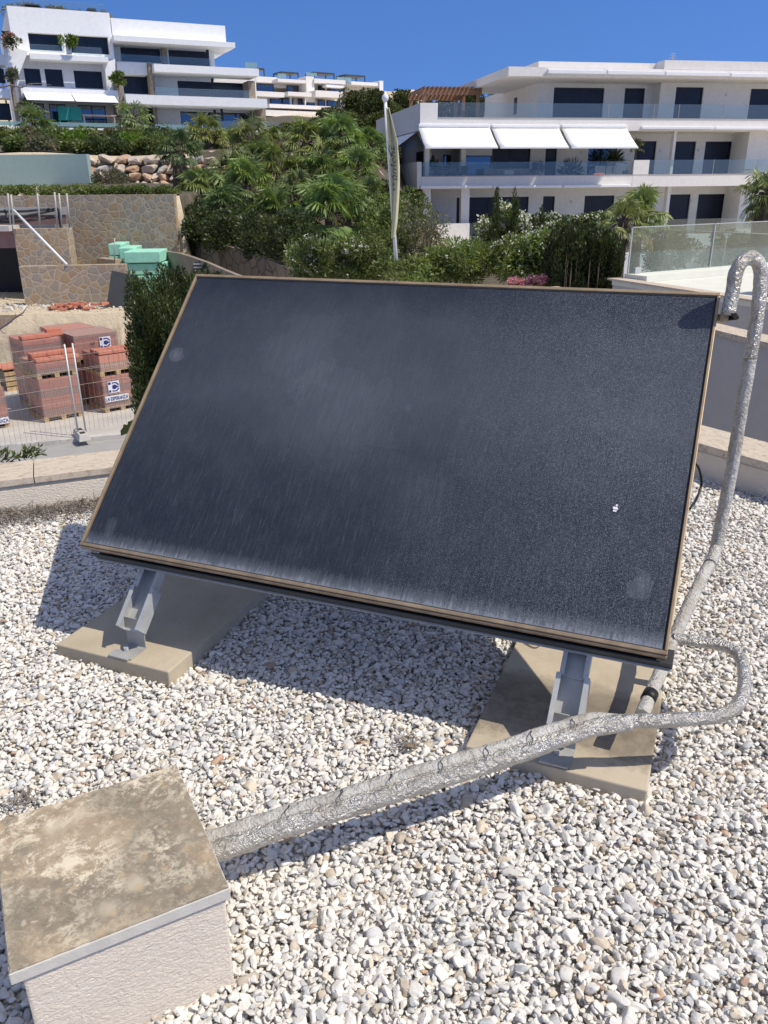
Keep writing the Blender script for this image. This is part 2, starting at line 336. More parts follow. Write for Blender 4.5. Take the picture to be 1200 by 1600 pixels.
def m_absorber():
    t = NT('dusty_painted_sheen_glass'); co = t.coord('Object')   # object space: x along width (0..2.1), y up the slope (0..1.27)
    big = t.noise(co, 1.3, 4, 0.55, 0.8); med = t.noise(co, 6, 8, 0.7, 0.4)
    wob = t.noise(co, 9, 3, 0.5)
    streak = t.noise(t.coord(scale=(1.0, 0.028, 1.0), rot=(0, 0, rad(-1))), 430, 4, 0.85)
    streak2 = t.noise(t.coord(scale=(1.0, 0.10, 1.0), rot=(0, 0, rad(1))), 110, 5, 0.75)
    speck = t.noise(co, 520, 3, 0.75); speck2 = t.noise(co, 260, 4, 0.8)
    sp = t.n('ShaderNodeSeparateXYZ'); t.l(co, sp.inputs[0]); X = sp.outputs[0]; Y = sp.outputs[1]
    Xw = t.math('ADD', t.math('DIVIDE', X, 2.1), t.math('MULTIPLY', t.math('SUBTRACT', big, 0.5), 0.35)); Yw = t.math('ADD', t.math('DIVIDE', Y, 1.27), t.math('MULTIPLY', t.math('SUBTRACT', big, 0.5), 0.25))
    rx = t.ramp(Xw, [(0.0, 0.08), (0.55, 0.16), (0.72, 0.7), (0.85, 1.0), (1.0, 0.9)])
    ly = t.ramp(Yw, [(0.0, 0.9), (0.09, 0.9), (0.28, 0.6), (0.6, 0.45), (1.0, 0.2)])
    s1 = t.math('MULTIPLY', t.ramp(streak, [(0.48, 0.0), (0.70, 1.0)]), t.ramp(streak2, [(0.38, 0.1), (0.68, 1.0)]))
    s1 = t.math('MULTIPLY', s1, t.math('MULTIPLY', ly, 0.17))
    s2 = t.math('MULTIPLY', t.math('MULTIPLY', t.math('MULTIPLY', t.ramp(speck, [(0.5, 0.0), (0.72, 1.0)]), t.ramp(speck2, [(0.45, 0.15), (0.62, 1.0)])), rx), 0.62)
    sky_sheen = t.ramp(Yw, [(0.0, 0.008), (0.10, 0.0), (0.30, 0.022), (0.58, 0.085), (0.85, 0.062), (0.97, 0.012)])  # pale sky reflection across the middle of the glass, put into the base colour
    fx = t.ramp(Xw, [(0.0, 0.55), (0.3, 1.0), (0.5, 1.0), (0.75, 0.7), (1.0, 0.8)])
    s3 = t.math('MULTIPLY', sky_sheen, fx); s4 = t.math('MULTIPLY', t.ramp(med, [(0.42, 0.0), (0.85, 1.0)]), 0.03)
    edge = t.math('MULTIPLY', t.ramp(t.math('ADD', Y, t.math('MULTIPLY', t.math('SUBTRACT', streak2, 0.5), 0.10)), [(0.018, 1.0), (0.030, 0.45), (0.07, 0.0)]), 0.30)
    def spot(cx, cy, r, amt, sx=1.0):
        d = t.math('SQRT', t.math('ADD', t.math('POWER', t.math('MULTIPLY', t.math('SUBTRACT', X, cx), sx), 2.0), t.math('POWER', t.math('SUBTRACT', Y, cy), 2.0)))
        return t.math('MULTIPLY', t.math('MULTIPLY', t.ramp(t.math('ADD', t.math('DIVIDE', d, r), t.math('MULTIPLY', med, 1.2)), [(0.45, 1.0), (1.0, 0.35), (1.7, 0.0)]), t.ramp(streak2, [(0.3, 0.45), (0.6, 1.0)])), amt)
    tot = t.math('ADD', t.math('ADD', s1, s2), t.math('ADD', s3, s4)); tot = t.math('ADD', tot, edge)
    for a in ((0.07, 0.86, 0.085, 0.16), (2.0, 0.20, 0.13, 0.14, 1.5), (0.10, 0.09, 0.09, 0.10, 1.6), (1.12, 0.72, 0.04, 0.05), (0.62, 0.92, 0.42, 0.055), (0.85, 0.66, 0.55, 0.05), (1.25, 0.36, 0.30, 0.03), (0.10, 1.02, 0.05, 0.05, 3.0)):  # wide spots over the middle paint more of the sky reflection
        tot = t.math('ADD', tot, spot(*a))
    tot = t.math('ADD', tot, 0.004, True)
    base = t.mix(tot, (0.010, 0.014, 0.025), (0.53, 0.58, 0.66))
    t.set(base, t.math('ADD', 0.17, t.math('MULTIPLY', tot, 1.8)), spec=0.5)
    t.p.inputs['IOR'].default_value = 1.5
    t.bump(med, 0.015, 0.01)
    return t.m
M['absorber'] = m_absorber()
M['bronze'] = m_plain('bronze_trim', (0.36, 0.27, 0.17), 0.5, 0.35, var=0.25, scale=10)
M['bronze_orange'] = m_plain('rusty_bronze_trim', (0.32, 0.24, 0.16), 0.5, 0.3, var=0.3, scale=14)
M['casing'] = m_plain('collector_casing', (0.085, 0.08, 0.07), 0.5, 0.3, var=0.2)
def m_rubble(name, c, scale, mortar=(0.46, 0.40, 0.32), bs=0.25):
    t = NT(name); co = t.coord(); nz = t.n('ShaderNodeTexNoise'); t.l(co, nz.inputs['Vector']); nz.inputs['Scale'].default_value = 1.5
    wc = t.n('ShaderNodeMix', data_type='VECTOR'); wc.inputs[0].default_value = 0.12; t.l(co, wc.inputs[4]); t.l(nz.outputs['Color'], wc.inputs[5])
    v = t.n('ShaderNodeTexVoronoi', feature='F1'); t.l(wc.outputs[1], v.inputs['Vector']); v.inputs['Scale'].default_value = scale
    e = t.n('ShaderNodeTexVoronoi', feature='DISTANCE_TO_EDGE'); t.l(wc.outputs[1], e.inputs['Vector']); e.inputs['Scale'].default_value = scale
    sc = t.n('ShaderNodeSeparateColor'); t.l(v.outputs['Color'], sc.inputs[0])
    base = t.ramp(sc.outputs[0], [(0.0, c[0]), (0.3, c[1]), (0.6, c[2]), (0.85, c[3]), (1.0, c[1])])
    base = t.mix(t.math('MULTIPLY', t.noise(co, 9, 8, 0.7), 0.55), base, (0.20, 0.15, 0.10))
    base = t.mix(t.ramp(t.math('ADD', e.outputs['Distance'], t.math('MULTIPLY', t.math('SUBTRACT', t.noise(co, 12, 5, 0.7), 0.5), 0.12)), [(0.015, 0.85), (0.06, 0.0)]), base, mortar)
    t.set(base, 0.9, spec=0.15); b = t.bump(t.ramp(e.outputs['Distance'], [(0.0, 0.0), (0.15, 1.0)]), bs, 0.03); t.bump(t.noise(co, 30, 5, 0.7), 0.3, 0.02, b); return t.m
M['rubble'] = m_rubble('rubble_masonry', [(0.44, 0.34, 0.23), (0.36, 0.33, 0.29), (0.50, 0.39, 0.26), (0.44, 0.30, 0.18)], 5.2, (0.50, 0.44, 0.35), 0.2)
M['fieldstone'] = m_rubble('fieldstone_cladding', [(0.34, 0.27, 0.19), (0.28, 0.25, 0.22), (0.38, 0.30, 0.21), (0.30, 0.22, 0.15)], 5.0)
M['greystone'] = m_rubble('dry_grey_stone', [(0.30, 0.27, 0.22), (0.24, 0.22, 0.19), (0.34, 0.30, 0.24), (0.27, 0.23, 0.18)], 2.6, (0.10, 0.08, 0.06), 0.7)
def m_bricks(name, c, side=False):
    t = NT(name); co = t.coord(); br = t.n('ShaderNodeTexBrick')
    sp = t.n('ShaderNodeSeparateXYZ'); t.l(co, sp.inputs[0]); cb = t.n('ShaderNodeCombineXYZ')
    t.l(t.math('ADD', sp.outputs[0], sp.outputs[1]), cb.inputs[0]); t.l(sp.outputs[2], cb.inputs[1]); t.l(cb.outputs[0], br.inputs['Vector'])
    br.offset = 0.0; br.inputs['Scale'].default_value = 1.0; br.inputs['Brick Width'].default_value = 0.25 if not side else 0.045; br.inputs['Row Height'].default_value = 0.24 if not side else 0.04; br.inputs['Mortar Size'].default_value = 0.006 if not side else 0.01
    br.inputs['Color1'].default_value = (*c, 1); br.inputs['Color2'].default_value = (c[0] * 1.15, c[1] * 1.2, c[2] * 1.2, 1); br.inputs['Mortar'].default_value = (c[0] * 0.42, c[1] * 0.42, c[2] * 0.42, 1)
    t.set(t.mix(t.math('MULTIPLY', t.noise(co, 8, 8, 0.7), 0.5), br.outputs['Color'], (c[0] * 1.1, c[1] * 1.6, c[2] * 1.6)), 0.8, spec=0.2); return t.m
M['brick'] = m_bricks('hollow_brick', (0.54, 0.22, 0.165)); M['brickholes'] = m_bricks('brick_holes', (0.52, 0.29, 0.24), True)
M['loosebrick'] = m_plain('red_brick', (0.52, 0.20, 0.13), 0.8, var=0.15)
M['wrap'] = m_glass('plastic_wrap', (0.95, 0.92, 0.92), 0.10, 0.13, (0.66, 0.56, 0.55))
def m_ground():
    t = NT('sandy_ground'); co = t.coord(); f = t.noise(co, 0.35, 10, 0.7); g = t.noise(co, 4, 10, 0.75)
    base = t.ramp(f, [(0.35, (0.55, 0.46, 0.33)), (0.5, (0.66, 0.56, 0.40)), (0.7, (0.54, 0.48, 0.38))]); base = t.mix(t.math('MULTIPLY', t.ramp(g, [(0.5, 0.0), (0.7, 1.0)]), 0.5), base, (0.30, 0.24, 0.18))
    t.set(base, 0.95, spec=0.1); t.bump(g, 0.8, 0.08); return t.m
M['ground'] = m_ground()
M['earth'] = m_plain('garden_earth', (0.10, 0.085, 0.06), 0.95, var=0.4, scale=2)
M['road'] = m_plain('pale_asphalt', (0.34, 0.335, 0.325), 0.9, var=0.08, scale=2, bump=0.2)
M['pave'] = m_plain('concrete_pavement', (0.50, 0.47, 0.43), 0.9, var=0.12, scale=1.2, bump=0.2)
M['terrace'] = m_plain('white_terrace', (0.70, 0.70, 0.62), 0.8, var=0.05)
M['boulder'] = m_plain('limestone_boulder', (0.50, 0.42, 0.34), 0.9, var=0.25, scale=2, bump=0.8, bscale=6)
M['boulder_orange'] = m_plain('orange_boulder', (0.48, 0.33, 0.22), 0.9, var=0.25, scale=2, bump=0.8, bscale=6)
M['boulder_grey'] = m_plain('grey_boulder', (0.44, 0.41, 0.37), 0.9, var=0.3, scale=2, bump=0.8, bscale=6)
M['flag'] = m_plain('cream_flag', (0.60, 0.57, 0.36), 0.85, var=0.06)
M['palm'] = m_leaf('fan_palm_leaf', (0.10, 0.142, 0.048), (0.18, 0.21, 0.085)); M['drypalm'] = m_leaf('dry_palm_leaf', (0.24, 0.18, 0.11), (0.32, 0.25, 0.16), 0.8)
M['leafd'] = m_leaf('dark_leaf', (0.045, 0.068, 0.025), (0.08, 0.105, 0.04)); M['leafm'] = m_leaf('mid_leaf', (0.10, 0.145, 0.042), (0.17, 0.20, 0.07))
M['leafo'] = m_leaf('olive_leaf', (0.13, 0.135, 0.085), (0.20, 0.195, 0.13)); M['leafp'] = m_leaf('pine_needles', (0.07, 0.085, 0.024), (0.12, 0.135, 0.04), trans=0.2)
M['leafy'] = m_leaf('bright_leaf', (0.10, 0.17, 0.025), (0.16, 0.22, 0.04)); M['cyp'] = m_leaf('cypress_sprig', (0.05, 0.072, 0.022), (0.10, 0.125, 0.042), trans=0.25)
M['petal'] = m_leaf('white_petal', (0.75, 0.75, 0.72), (0.8, 0.8, 0.78)); M['pink'] = m_leaf('pink_petal', (0.66, 0.24, 0.36), (0.78, 0.42, 0.50))
M['litter'] = m_leaf('dry_needle_litter', (0.30, 0.27, 0.24), (0.42, 0.38, 0.33), 0.9, 0.05, 0.1)
# ================================================================== FOREGROUND: the roof, parapets, gravel, slabs, collector, pipes
PA = -22.46; ang = rad(PA); tl = rad(44.59)
U = np.array([math.cos(ang), math.sin(ang), 0]); V = np.array([-math.sin(ang) * math.cos(tl), math.cos(ang) * math.cos(tl), math.sin(tl)]); NN = np.cross(U, V)
BL = np.array([-1.143, 2.760, -1.242 + EYE])
ST = 0.048                                    # slab top above the gravel
GZ = -3.3                                    # street level

# parapet lines
LWa = PZ(0, 808, 0); LWb = PZ(130, 790, 0); lwd = (LWb - LWa) / np.linalg.norm(LWb - LWa)
LWaz = math.degrees(math.atan2(lwd[1], lwd[0]))
RWa = PZ(1087, 740, 0); RWb = PZ(1200, 776, 0); rwd = (RWb - RWa) / np.linalg.norm(RWb - RWa); RWaz = math.degrees(math.atan2(rwd[1], rwd[0]))
# corner where both meet
A_ = np.array([[lwd[0], -rwd[0]], [lwd[1], -rwd[1]]]); k_ = np.linalg.solve(A_, (RWa - LWa)[:2]); CORN = LWa + lwd * k_[0]
hl = ztop(LWa, 0, 768); hr = ztop(RWa, 1087, 700)
LN = np.array([-lwd[1], lwd[0], 0]); RN = np.array([-rwd[1], rwd[0], 0])
print('parapets az', LWaz, RWaz, 'corner', CORN, 'heights', hl, hr)
hw = 0.20; HP = hl
lenL = np.linalg.norm(CORN - LWa)
PT = 0.26
par = thing('parapet', 'cream stuccoed roof parapet with weathered stone coping behind the left end of the solar collector', 'parapet', LWa, LWaz)
b = MB(); b.box(-3.0, lenL - 0.0, 0.0, PT, -0.3, HP); b.build('stucco_wall', M['stucco'], par)
b = MB(); b.box(-3.0, lenL + 0.02, 0.004, PT + 0.03, HP + 0.002, HP + 0.022); b.build('mortar_joint', M['coping'], par)
cp = MB()
for i in range(12):
    x0 = -3.0 + i * 0.8
    if x0 > lenL: break
    cp.box(x0 + 0.002, min(x0 + 0.797, lenL + 0.02), -0.007, PT + 0.05, HP + 0.023, HP + 0.062)
cp.build('coping', M['travertine'], par, bevel=0.003)
par2 = thing('parapet', 'low shaded parapet with weathered stone coping along the right side of the gravel roof', 'parapet', CORN, RWaz)
b = MB(); b.box(0.0, 9.0, 0.0, PT, -0.3, HP - 0.004); b.build('stucco_wall', M['stucco'], par2)
b = MB(); b.box(0.0, 9.0, -0.005, PT + 0.03, HP - 0.002, HP + 0.018); b.build('mortar_joint', M['coping'], par2)
cp = MB()
for i in range(12): cp.box(0.33 + i * 0.8, 0.33 + i * 0.8 + 0.797, -0.035, PT + 0.05, HP + 0.019, HP + 0.060)
cp.box(0.0, 0.328, 0.06, PT + 0.05, HP + 0.019, HP + 0.060)
cp.build('coping', M['travertine'], par2, bevel=0.003)

# the roof deck of our own building (gravel bed base) and its outer walls down to the street
def off(p, d, n, a, c): return p + d * a + n * c
P1 = off(LWa, lwd, LN, -3.0, 0.0); P2 = CORN; P3 = off(CORN, rwd, RN, 9.0, 0.0)
deck = MB(); poly = [(*P1[:2], -0.030), (-5.2, -3.0, -0.030), (4.8, -3.0, -0.030), (*P3[:2], -0.030), (*P2[:2], -0.030)]
deck.prism([np.array(p) for p in poly], (0, 0, -0.25)); o = deck.build('roof_deck', M['concrete_pale']); tag(o, kind='structure')
hb = MB(); ins = [P1 + LN * 0.13 + np.array([0, 0, 0]), np.array([-5.1, -2.9, 0]), np.array([4.7, -2.9, 0]), P3 + RN * 0.1, P2 + (LN + RN) * 0.1]
hb.prism([np.array([p[0], p[1], -0.31]) for p in ins], (0, 0, GZ + 0.31)); o = hb.build('house_wall', M['cream']); tag(o, 'cream rendered walls of the house under the gravel roof', 'house')

# concrete slabs (local x across, y away from the camera)
SLW = 0.50
lA = PZ(263, 1050, ST); sUz = PA
lorig = lA - U * 0.51
def slab(loc, w, L, mat):
    b = MB(); b.box(0, w, 0, L, -0.04, ST); return placed(b, 'concrete_slab', mat, (loc[0], loc[1], 0), PA, 0.005, 2)
o = slab(lorig, 0.51, 1.55, M['slab']); tag(o, 'tan concrete paving slab under the left leg of the solar collector', 'concrete slab', 'slabs carrying the collector')
rA = PZ(1012, 1236, ST); rorig = rA - U * 0.535
o = slab(rorig, 0.535, 1.6, M['slab_stained']); tag(o, 'brown stained concrete slab under the right leg, crossed by the foil pipe', 'concrete slab', 'slabs carrying the collector')

# ------------------------------------------------------------------ solar collector
LEG_U = (0.265, 1.845)
base0 = BL + U * 1.05; sc_ = thing('solar_collector', 'large dusty dark glass solar thermal collector tilted on a bronze edged frame', 'solar collector', (base0[0], base0[1], ST), PA)
W_, H_ = 2.10, 1.27
PM = Matrix([[U[0], V[0], NN[0], BL[0]], [U[1], V[1], NN[1], BL[1]], [U[2], V[2], NN[2], BL[2]], [0, 0, 0, 1]])
def pobj(mb, name, mat, bevel=0.0, parent=None, **k):   # mesh in panel coordinates
    o = mb.build(name, mat, sc_ if parent is None else parent, bevel=bevel, **k)
    o.matrix_basis = pmat(sc_ if parent is None else parent).inverted() @ PM; return o
b = MB(); b.box(0.004, W_ - 0.004, 0.004, H_ - 0.004, -0.072, -0.012); pobj(b, 'casing', M['casing'], 0.002)
g = MB(); g.box(0.016, W_ - 0.016, 0.016, H_ - 0.016, -0.0115, -0.003); pobj(g, 'glass_cover', M['absorber'])
tw = 0.012
b = MB(); b.box(0, W_, 0, tw, -0.014, 0.003); b.box(0.0, W_, -0.006, -0.0005, -0.026, -0.002); pobj(b, 'bottom_trim', M['bronze_orange'], 0.002)
b = MB(); b.box(0, W_, H_ - 0.012, H_, -0.014, 0.003); pobj(b, 'top_trim', M['bronze'], 0.002)
for x0 in (0, W_ - tw * 0.8):
    b = MB(); b.box(x0, x0 + tw * 0.8, tw + 0.0005, H_ - 0.0125, -0.014, 0.0028); pobj(b, 'side_trim', M['bronze'], 0.002)
# thin rubber gasket inside the trim
b = MB()
b.box(tw + 0.0005, W_ - tw, tw + 0.0003, tw + 0.004, -0.0028, -0.001); b.box(tw + 0.0005, W_ - tw, H_ - 0.0165, H_ - 0.0125, -0.0028, -0.001); pobj(b, 'gasket', M['steel_dark'])
# bottom support rail (angle)
b = MB(); b.box(0.02, W_ + 0.018, -0.012, -0.007, -0.100, -0.050); b.box(0.02, W_ + 0.018, -0.0065, 0.045, -0.100, -0.094); pobj(b, 'support_rail', M['steel_dark'], 0.001)
b = MB(); b.box(0.02, W_ + 0.016, -0.020, -0.0125, -0.102, -0.094); pobj(b, 'rail_lip', M['galvdull'], 0.001)
b = MB(); b.box(0.06, W_ - 0.06, H_ - 0.09, H_ - 0.05, -0.100, -0.073); pobj(b, 'top_rail', M['galv'], 0.001)
# bird dropping on the glass
X = PP(962, 794, BL, NN) - BL; du, dv = X.dot(U), X.dot(V)
b = MB()
for k in range(5):
    r_ = 0.007 * (1 - 0.12 * k); cu, cv = du + random.uniform(-.006, .006), dv + random.uniform(-.009, .009)
    pts = [(cu + r_ * math.cos(a) * random.uniform(.7, 1.2), cv + r_ * math.sin(a) * random.uniform(.7, 1.2), -0.0028) for a in np.linspace(0, 2 * math.pi, 9)[:-1]]
    b.prism(pts, (0, 0, 0.003 + 0.001 * k))
pobj(b, 'dried_dropping', M['whitepaint'])
def channel(b, u0, u1, v0, v1, n0, n1, t=0.0035, lip=0.010):   # U profile, open side toward +n... seen from the front
    b.box(u0, u1, v0, v1, n0, n0 + t)
    b.box(u0, u0 + t, v0, v1, n0 + t, n1); b.box(u1 - t, u1, v0, v1, n0 + t, n1)
    b.box(u0 + t, u0 + t + lip, v0, v1, n1 - t, n1); b.box(u1 - t - lip, u1 - t, v0, v1, n1 - t, n1)
for i, lu in enumerate(LEG_U):
    n0, n1 = -0.150, -0.103
    zf = ST + 0.070
    # v where the channel reaches the slab
    vb = (zf - (BL + NN * n0)[2]) / V[2]
    c1 = MB(); channel(c1, lu - 0.042, lu + 0.042, vb + 0.157, H_ - 0.05, n0 + 0.006, n1 - 0.001)
    leg = pobj(c1, 'front_leg', M['galv'])
    c2 = MB(); channel(c2, lu - 0.050, lu + 0.050, vb, vb + 0.16, n0 - 0.002, n1 + 0.006, 0.0035, 0.012)
    s = c2.build('leg_sleeve', M['galv'], leg)
    # foot: upright lug + plate lying on the slab
    wp = BL + U * lu + V * (vb + 0.02) + NN * (n0 + 0.01)
    Hd = np.array([-math.sin(ang), math.cos(ang), 0])    # horizontal direction away from camera
    f = MB(); f.fbox([wp[0], wp[1], 0], U, Hd, (0, 0, 1), -0.045, 0.035, 0.0, 0.005, ST + 0.006, wp[2] + 0.03)
    f.fbox([wp[0], wp[1], 0], U, Hd, (0, 0, 1), -0.045, 0.035, -0.085, 0.005, ST + 0.001, ST + 0.006)
    f.fbox([wp[0], wp[1], 0], U, Hd, (0, 0, 1), -0.055, 0.03, -0.10, -0.055, ST + 0.0065, ST + 0.013)
    f.build('foot_bracket', M['galvdull'], sc_, world=True)
    f = MB(); c_ = np.array([wp[0], wp[1], 0]) + U * -0.012 - Hd * 0.05; f.tube([c_ + (0, 0, ST + 0.0135), c_ + (0, 0, ST + 0.026)], 0.009, 6, False); f.build('bolt', M['galv'], sc_, world=True)
    # rear leg
    tp = BL + U * lu + V * (H_ - 0.14) + NN * (n0)
    r = MB(); r.fbox([tp[0], tp[1], 0], U, Hd, (0, 0, 1), -0.03, 0.03, 0.0, 0.004, ST + 0.003, tp[2]); r.fbox([tp[0], tp[1], 0], U, Hd, (0, 0, 1), -0.03, -0.026, 0.0045, 0.04, ST + 0.003, tp[2]); r.fbox([tp[0], tp[1], 0], U, Hd, (0, 0, 1), 0.026, 0.03, 0.0045, 0.04, ST + 0.003, tp[2]); r.build('rear_leg', M['galv'], sc_, world=True)
# outlet stub at the top right
cn = BL + U * (W_ + 0.0) + V * 1.203 - NN * 0.045
b = MB(); b.tube([cn - U * 0.01, cn + U * 0.035], 0.012, 12); b.tube([cn + U * 0.008, cn + U * 0.02], 0.019, 6, False); b.build('outlet_fitting', M['bronze'], sc_, world=True)

# ------------------------------------------------------------------ pipes
def spline(P, step=0.012):
    P = [np.array(p, float) for p in P]; out = []
    Q = [2 * P[0] - P[1]] + P + [2 * P[-1] - P[-2]]
    for i in range(1, len(Q) - 2):
        p0, p1, p2, p3 = Q[i - 1], Q[i], Q[i + 1], Q[i + 2]; n = max(2, int(np.linalg.norm(p2 - p1) / step))
        for k in range(n):
            t = k / n; out.append(0.5 * ((2 * p1) + (p2 - p0) * t + (2 * p0 - 5 * p1 + 4 * p2 - p3) * t * t + (3 * p1 - p0 - 3 * p2 + p3) * t ** 3))
    out.append(P[-1]); return out
def crinkle(amp, f1=24, f2=62, lobe=0.0):
    def d(p, i, a):
        v = Vector(p)
        crease = 0.5 * amp * (1 if noise.noise(Vector((p[0] * 16, p[1] * 16, 0.3))) > 0.12 else 0)
        n1 = noise.noise(v * f1); n2 = 1 - 2 * abs(noise.noise(v * f2 + Vector((3, 1, 7))))
        return 1 - crease + amp * (0.9 * n1 + 0.55 * n2 - 0.2) + amp * 0.5 * noise.noise(v * 9) + lobe * math.cos(2 * a + 0.9)
    return d
def foil_pipe(b, pts, r, amp=0.07, n=28, step=0.008, taper=None, lobe=0.0):
    sp = spline(pts, step); N = len(sp)
    if taper is None: rr = [r] * N
    else: rr = [np.interp(i / (N - 1), taper[0], taper[1]) for i in range(N)]
    return b.tube(sp, rr, n, True, crinkle(amp, lobe=lobe))
RX = np.array([1.290, 2.85])
end = cn + U * 0.045 + np.array([0, 0, 0.035])
endb = PY(1139, 486, 2.71); loop = [endb + np.array([0, 0, -0.004]), PY(1145, 455, 2.71), PY(1149, 430, 2.71), PY(1157, 411, 2.71), PY(1171, 403, 2.72), PY(1184, 410, 2.73), PY(1188, 432, 2.73), PY(1185, 480, 2.73), PY(1172, 560, 2.73), PY(1155, 660, 2.73), PY(1142, 740, 2.73), PY(1128, 810, 2.73), PY(1118, 860, 2.72)]
rs = thing('riser_pipe', 'foil wrapped pipe rising beside the collector and hooking into its top right corner', 'insulated pipe', (loop[-1][0], loop[-1][1], 0))
b = MB(); foil_pipe(b, loop[:9], 0.0225, 0.11); b.build('hook_insulation', M['foil'], rs, world=True)
b = MB(); foil_pipe(b, loop[8:], 0.0225, 0.05); b.build('riser_insulation', M['foildull'], rs, world=True)
low = [PY(1120, 852, 2.722), PZ(1112, 876, .35), PZ(1096, 905, .32), PZ(1072, 955, .27), PZ(1048, 1010, .22), PZ(1030, 1055, .20), PZ(1014, 1090, .19), PZ(1003, 1118, .19)]
b = MB(); foil_pipe(b, low, 0.021, 0.06); b.build('lower_insulation', M['foildull'], rs, world=True)
tp = [PZ(1017.5, 1083, .1955), PZ(1012, 1094, .192)]; b = MB(); b.tube(tp, 0.0228, 20, True); b.build('tape_band', M['black'], rs, world=True)
jt = spline([PZ(1113, 872, .352), PZ(1109, 882, .345)], .01); b = MB(); b.tube(jt, 0.0236, 18, True); b.build('joint_band', M['foil'], rs, world=True)
b = MB(); b.tube([cn + U * 0.03, cn + U * 0.06 + np.array([0, 0, 0.004]), endb + np.array([0, 0, 0.01])], 0.009, 8); b.build('elbow', M['black'], rs, world=True)

ret = [PZ(1052, 998, .235), PZ(1085, 1001, .24), PZ(1118, 1006, .245), PZ(1146, 1016, .25), PZ(1160, 1036, .25), PZ(1163, 1062, .245), PZ(1160, 1088, .24), PZ(1146, 1108, .235), PZ(1120, 1119, .23), PZ(1080, 1123, .228), PZ(1030, 1126, .226), PZ(980, 1127, .224), PZ(935, 1131, .222), PZ(900, 1141, .222)]
main = [PZ(985, 1127, .224), PZ(930, 1132, .222), PZ(880, 1146, .222), PZ(820, 1167, .21), PZ(760, 1187, .205), PZ(690, 1208, .20), PZ(610, 1233, .19), PZ(520, 1262, .18), PZ(430, 1290, .165), PZ(350, 1318, .15), PZ(300, 1334, .14)]
mp = thing('supply_pipe', 'thick crinkled silver foil pipe running from the plinth across the right slab', 'insulated pipe', (main[6][0], main[6][1], 0))
b = MB(); foil_pipe(b, ret, 0.0285, 0.085, taper=([0, .55, .8, 1], [.0195, .0195, .021, .020])); b.build('looped_insulation', M['foil'], mp, world=True)
def shift(pts, sx, sz):
    out = []
    for i in range(len(pts)):
        d = pts[min(i + 1, len(pts) - 1)] - pts[max(i - 1, 0)]; d = d / np.linalg.norm(d); s_ = np.cross(d, (0, 0, 1)); s_ /= np.linalg.norm(s_); out.append(pts[i] + s_ * sx + np.array([0, 0, sz]))
    return out
tp_ = ([0, .07, .2, .6, 1], [.019, .022, .0255, .026, .0275])
sgn = 1.0 if np.cross(main[8] - main[4], (0, 0, 1))[1] > 0 else -1.0   # side pointing away from the camera
b = MB(); foil_pipe(b, shift(main, -sgn * .010, -.005), 0.03, 0.12, n=32, taper=tp_); b.build('thick_insulation', M['foil'], mp, world=True)
b = MB(); rear_ = shift(main, sgn * .017, .007); rear_[0] = main[0] * .6 + rear_[0] * .4; foil_pipe(b, rear_, 0.027, 0.12, n=30, taper=([0, .08, .2, .6, 1], [.010, .0175, .0215, .022, .024])); b.build('rear_insulation', M['foildull'], mp, world=True)
sp_ = spline(main, .01)
for i in range(14, len(sp_) - 12, 1):
    if i % 13 == 3:
        b = MB(); d_ = sp_[i + 1] - sp_[i]; d_ /= np.linalg.norm(d_); r_ = np.interp(i / len(sp_), [0, .07, .2, .6, 1], [.019, .026, .034, .034, .036])
        side = np.cross(d_, (0, 0, 1)); side /= np.linalg.norm(side); upv = np.cross(side, d_)
        a0 = random.uniform(-0.3, .6); pts = []
        for k in range(9):
            a = a0 + k * 0.19; pts.append(sp_[i] + d_ * (0.0035 * math.sin(k * 1.3 + i) + 0.003 * k) + (side * math.cos(a + .5) + upv * math.sin(a + .5)) * (r_ * 1.035))
        b.tube(pts, [0.0006 + 0.0011 * math.sin(math.pi * k / 8) for k in range(9)], 5); b.build('tear', M['steel_dark'], mp, world=True)
# black sensor cable behind the collector edge
cb = MB(); cb.tube(spline([PY(1084, 722, 2.72), PY(1092, 732, 2.74), PY(1096, 755, 2.75), PY(1089, 778, 2.70), PY(1078, 795, 2.62)], .01), 0.0045, 8)
o = cb.build('sensor_cable', M['black']); tag(o, 'thin black cable looping out behind the right edge of the collector', 'cable')
cb = MB(); cb.tube(spline([PZ(810, 998, ST + .004), PZ(835, 1012, ST + .004), PZ(846, 1003, ST + .004), PZ(838, 992, ST + .004)], .01), 0.002, 6)
o = cb.build('wire_end', M['steel_dark']); tag(o, 'thin curled wire lying on the right slab just under the collector edge', 'wire')

# ------------------------------------------------------------------ plinth
pz = ztop((-0.3295, 1.257), 357, 1382)
ZP = 0.285
c = [PZ(0, 1282, ZP), PZ(275, 1195, ZP), PZ(357, 1382, ZP), PZ(13, 1523, ZP)]
paz = math.degrees(math.atan2(*(c[1] - c[0])[1::-1])); paz = 27.4
pu = azv(paz); pv = azv(paz + 90); org = c[3]
w1 = (c[2] - c[3]).dot(pu); w2 = (c[0] - c[3]).dot(pv); w2 = max(w2, (c[1] - c[2]).dot(pv))
print('plinth', paz, w1, w2)
pl = thing('pipe_plinth', 'square stuccoed plinth with a lichen stained stone cap in the bottom left corner', 'plinth', (org[0], org[1], 0), paz)
b = MB(); b.box(0.020, w1 - 0.009, 0.008, w2 - 0.02, -0.05, ZP - 0.036); b.build('stucco_body', M['stucco'], pl, bevel=0.006)
b = MB(); b.box(0.024, w1 - 0.012, 0.013, w2 - 0.022, ZP - 0.0355, ZP - 0.0305); b.build('mortar_joint', M['coping'], pl)
b = MB(); b.box(0, w1, 0, w2, ZP - 0.030, ZP - 0.002); b.build('cap_edge', M['cap_edge'], pl, bevel=0.002)
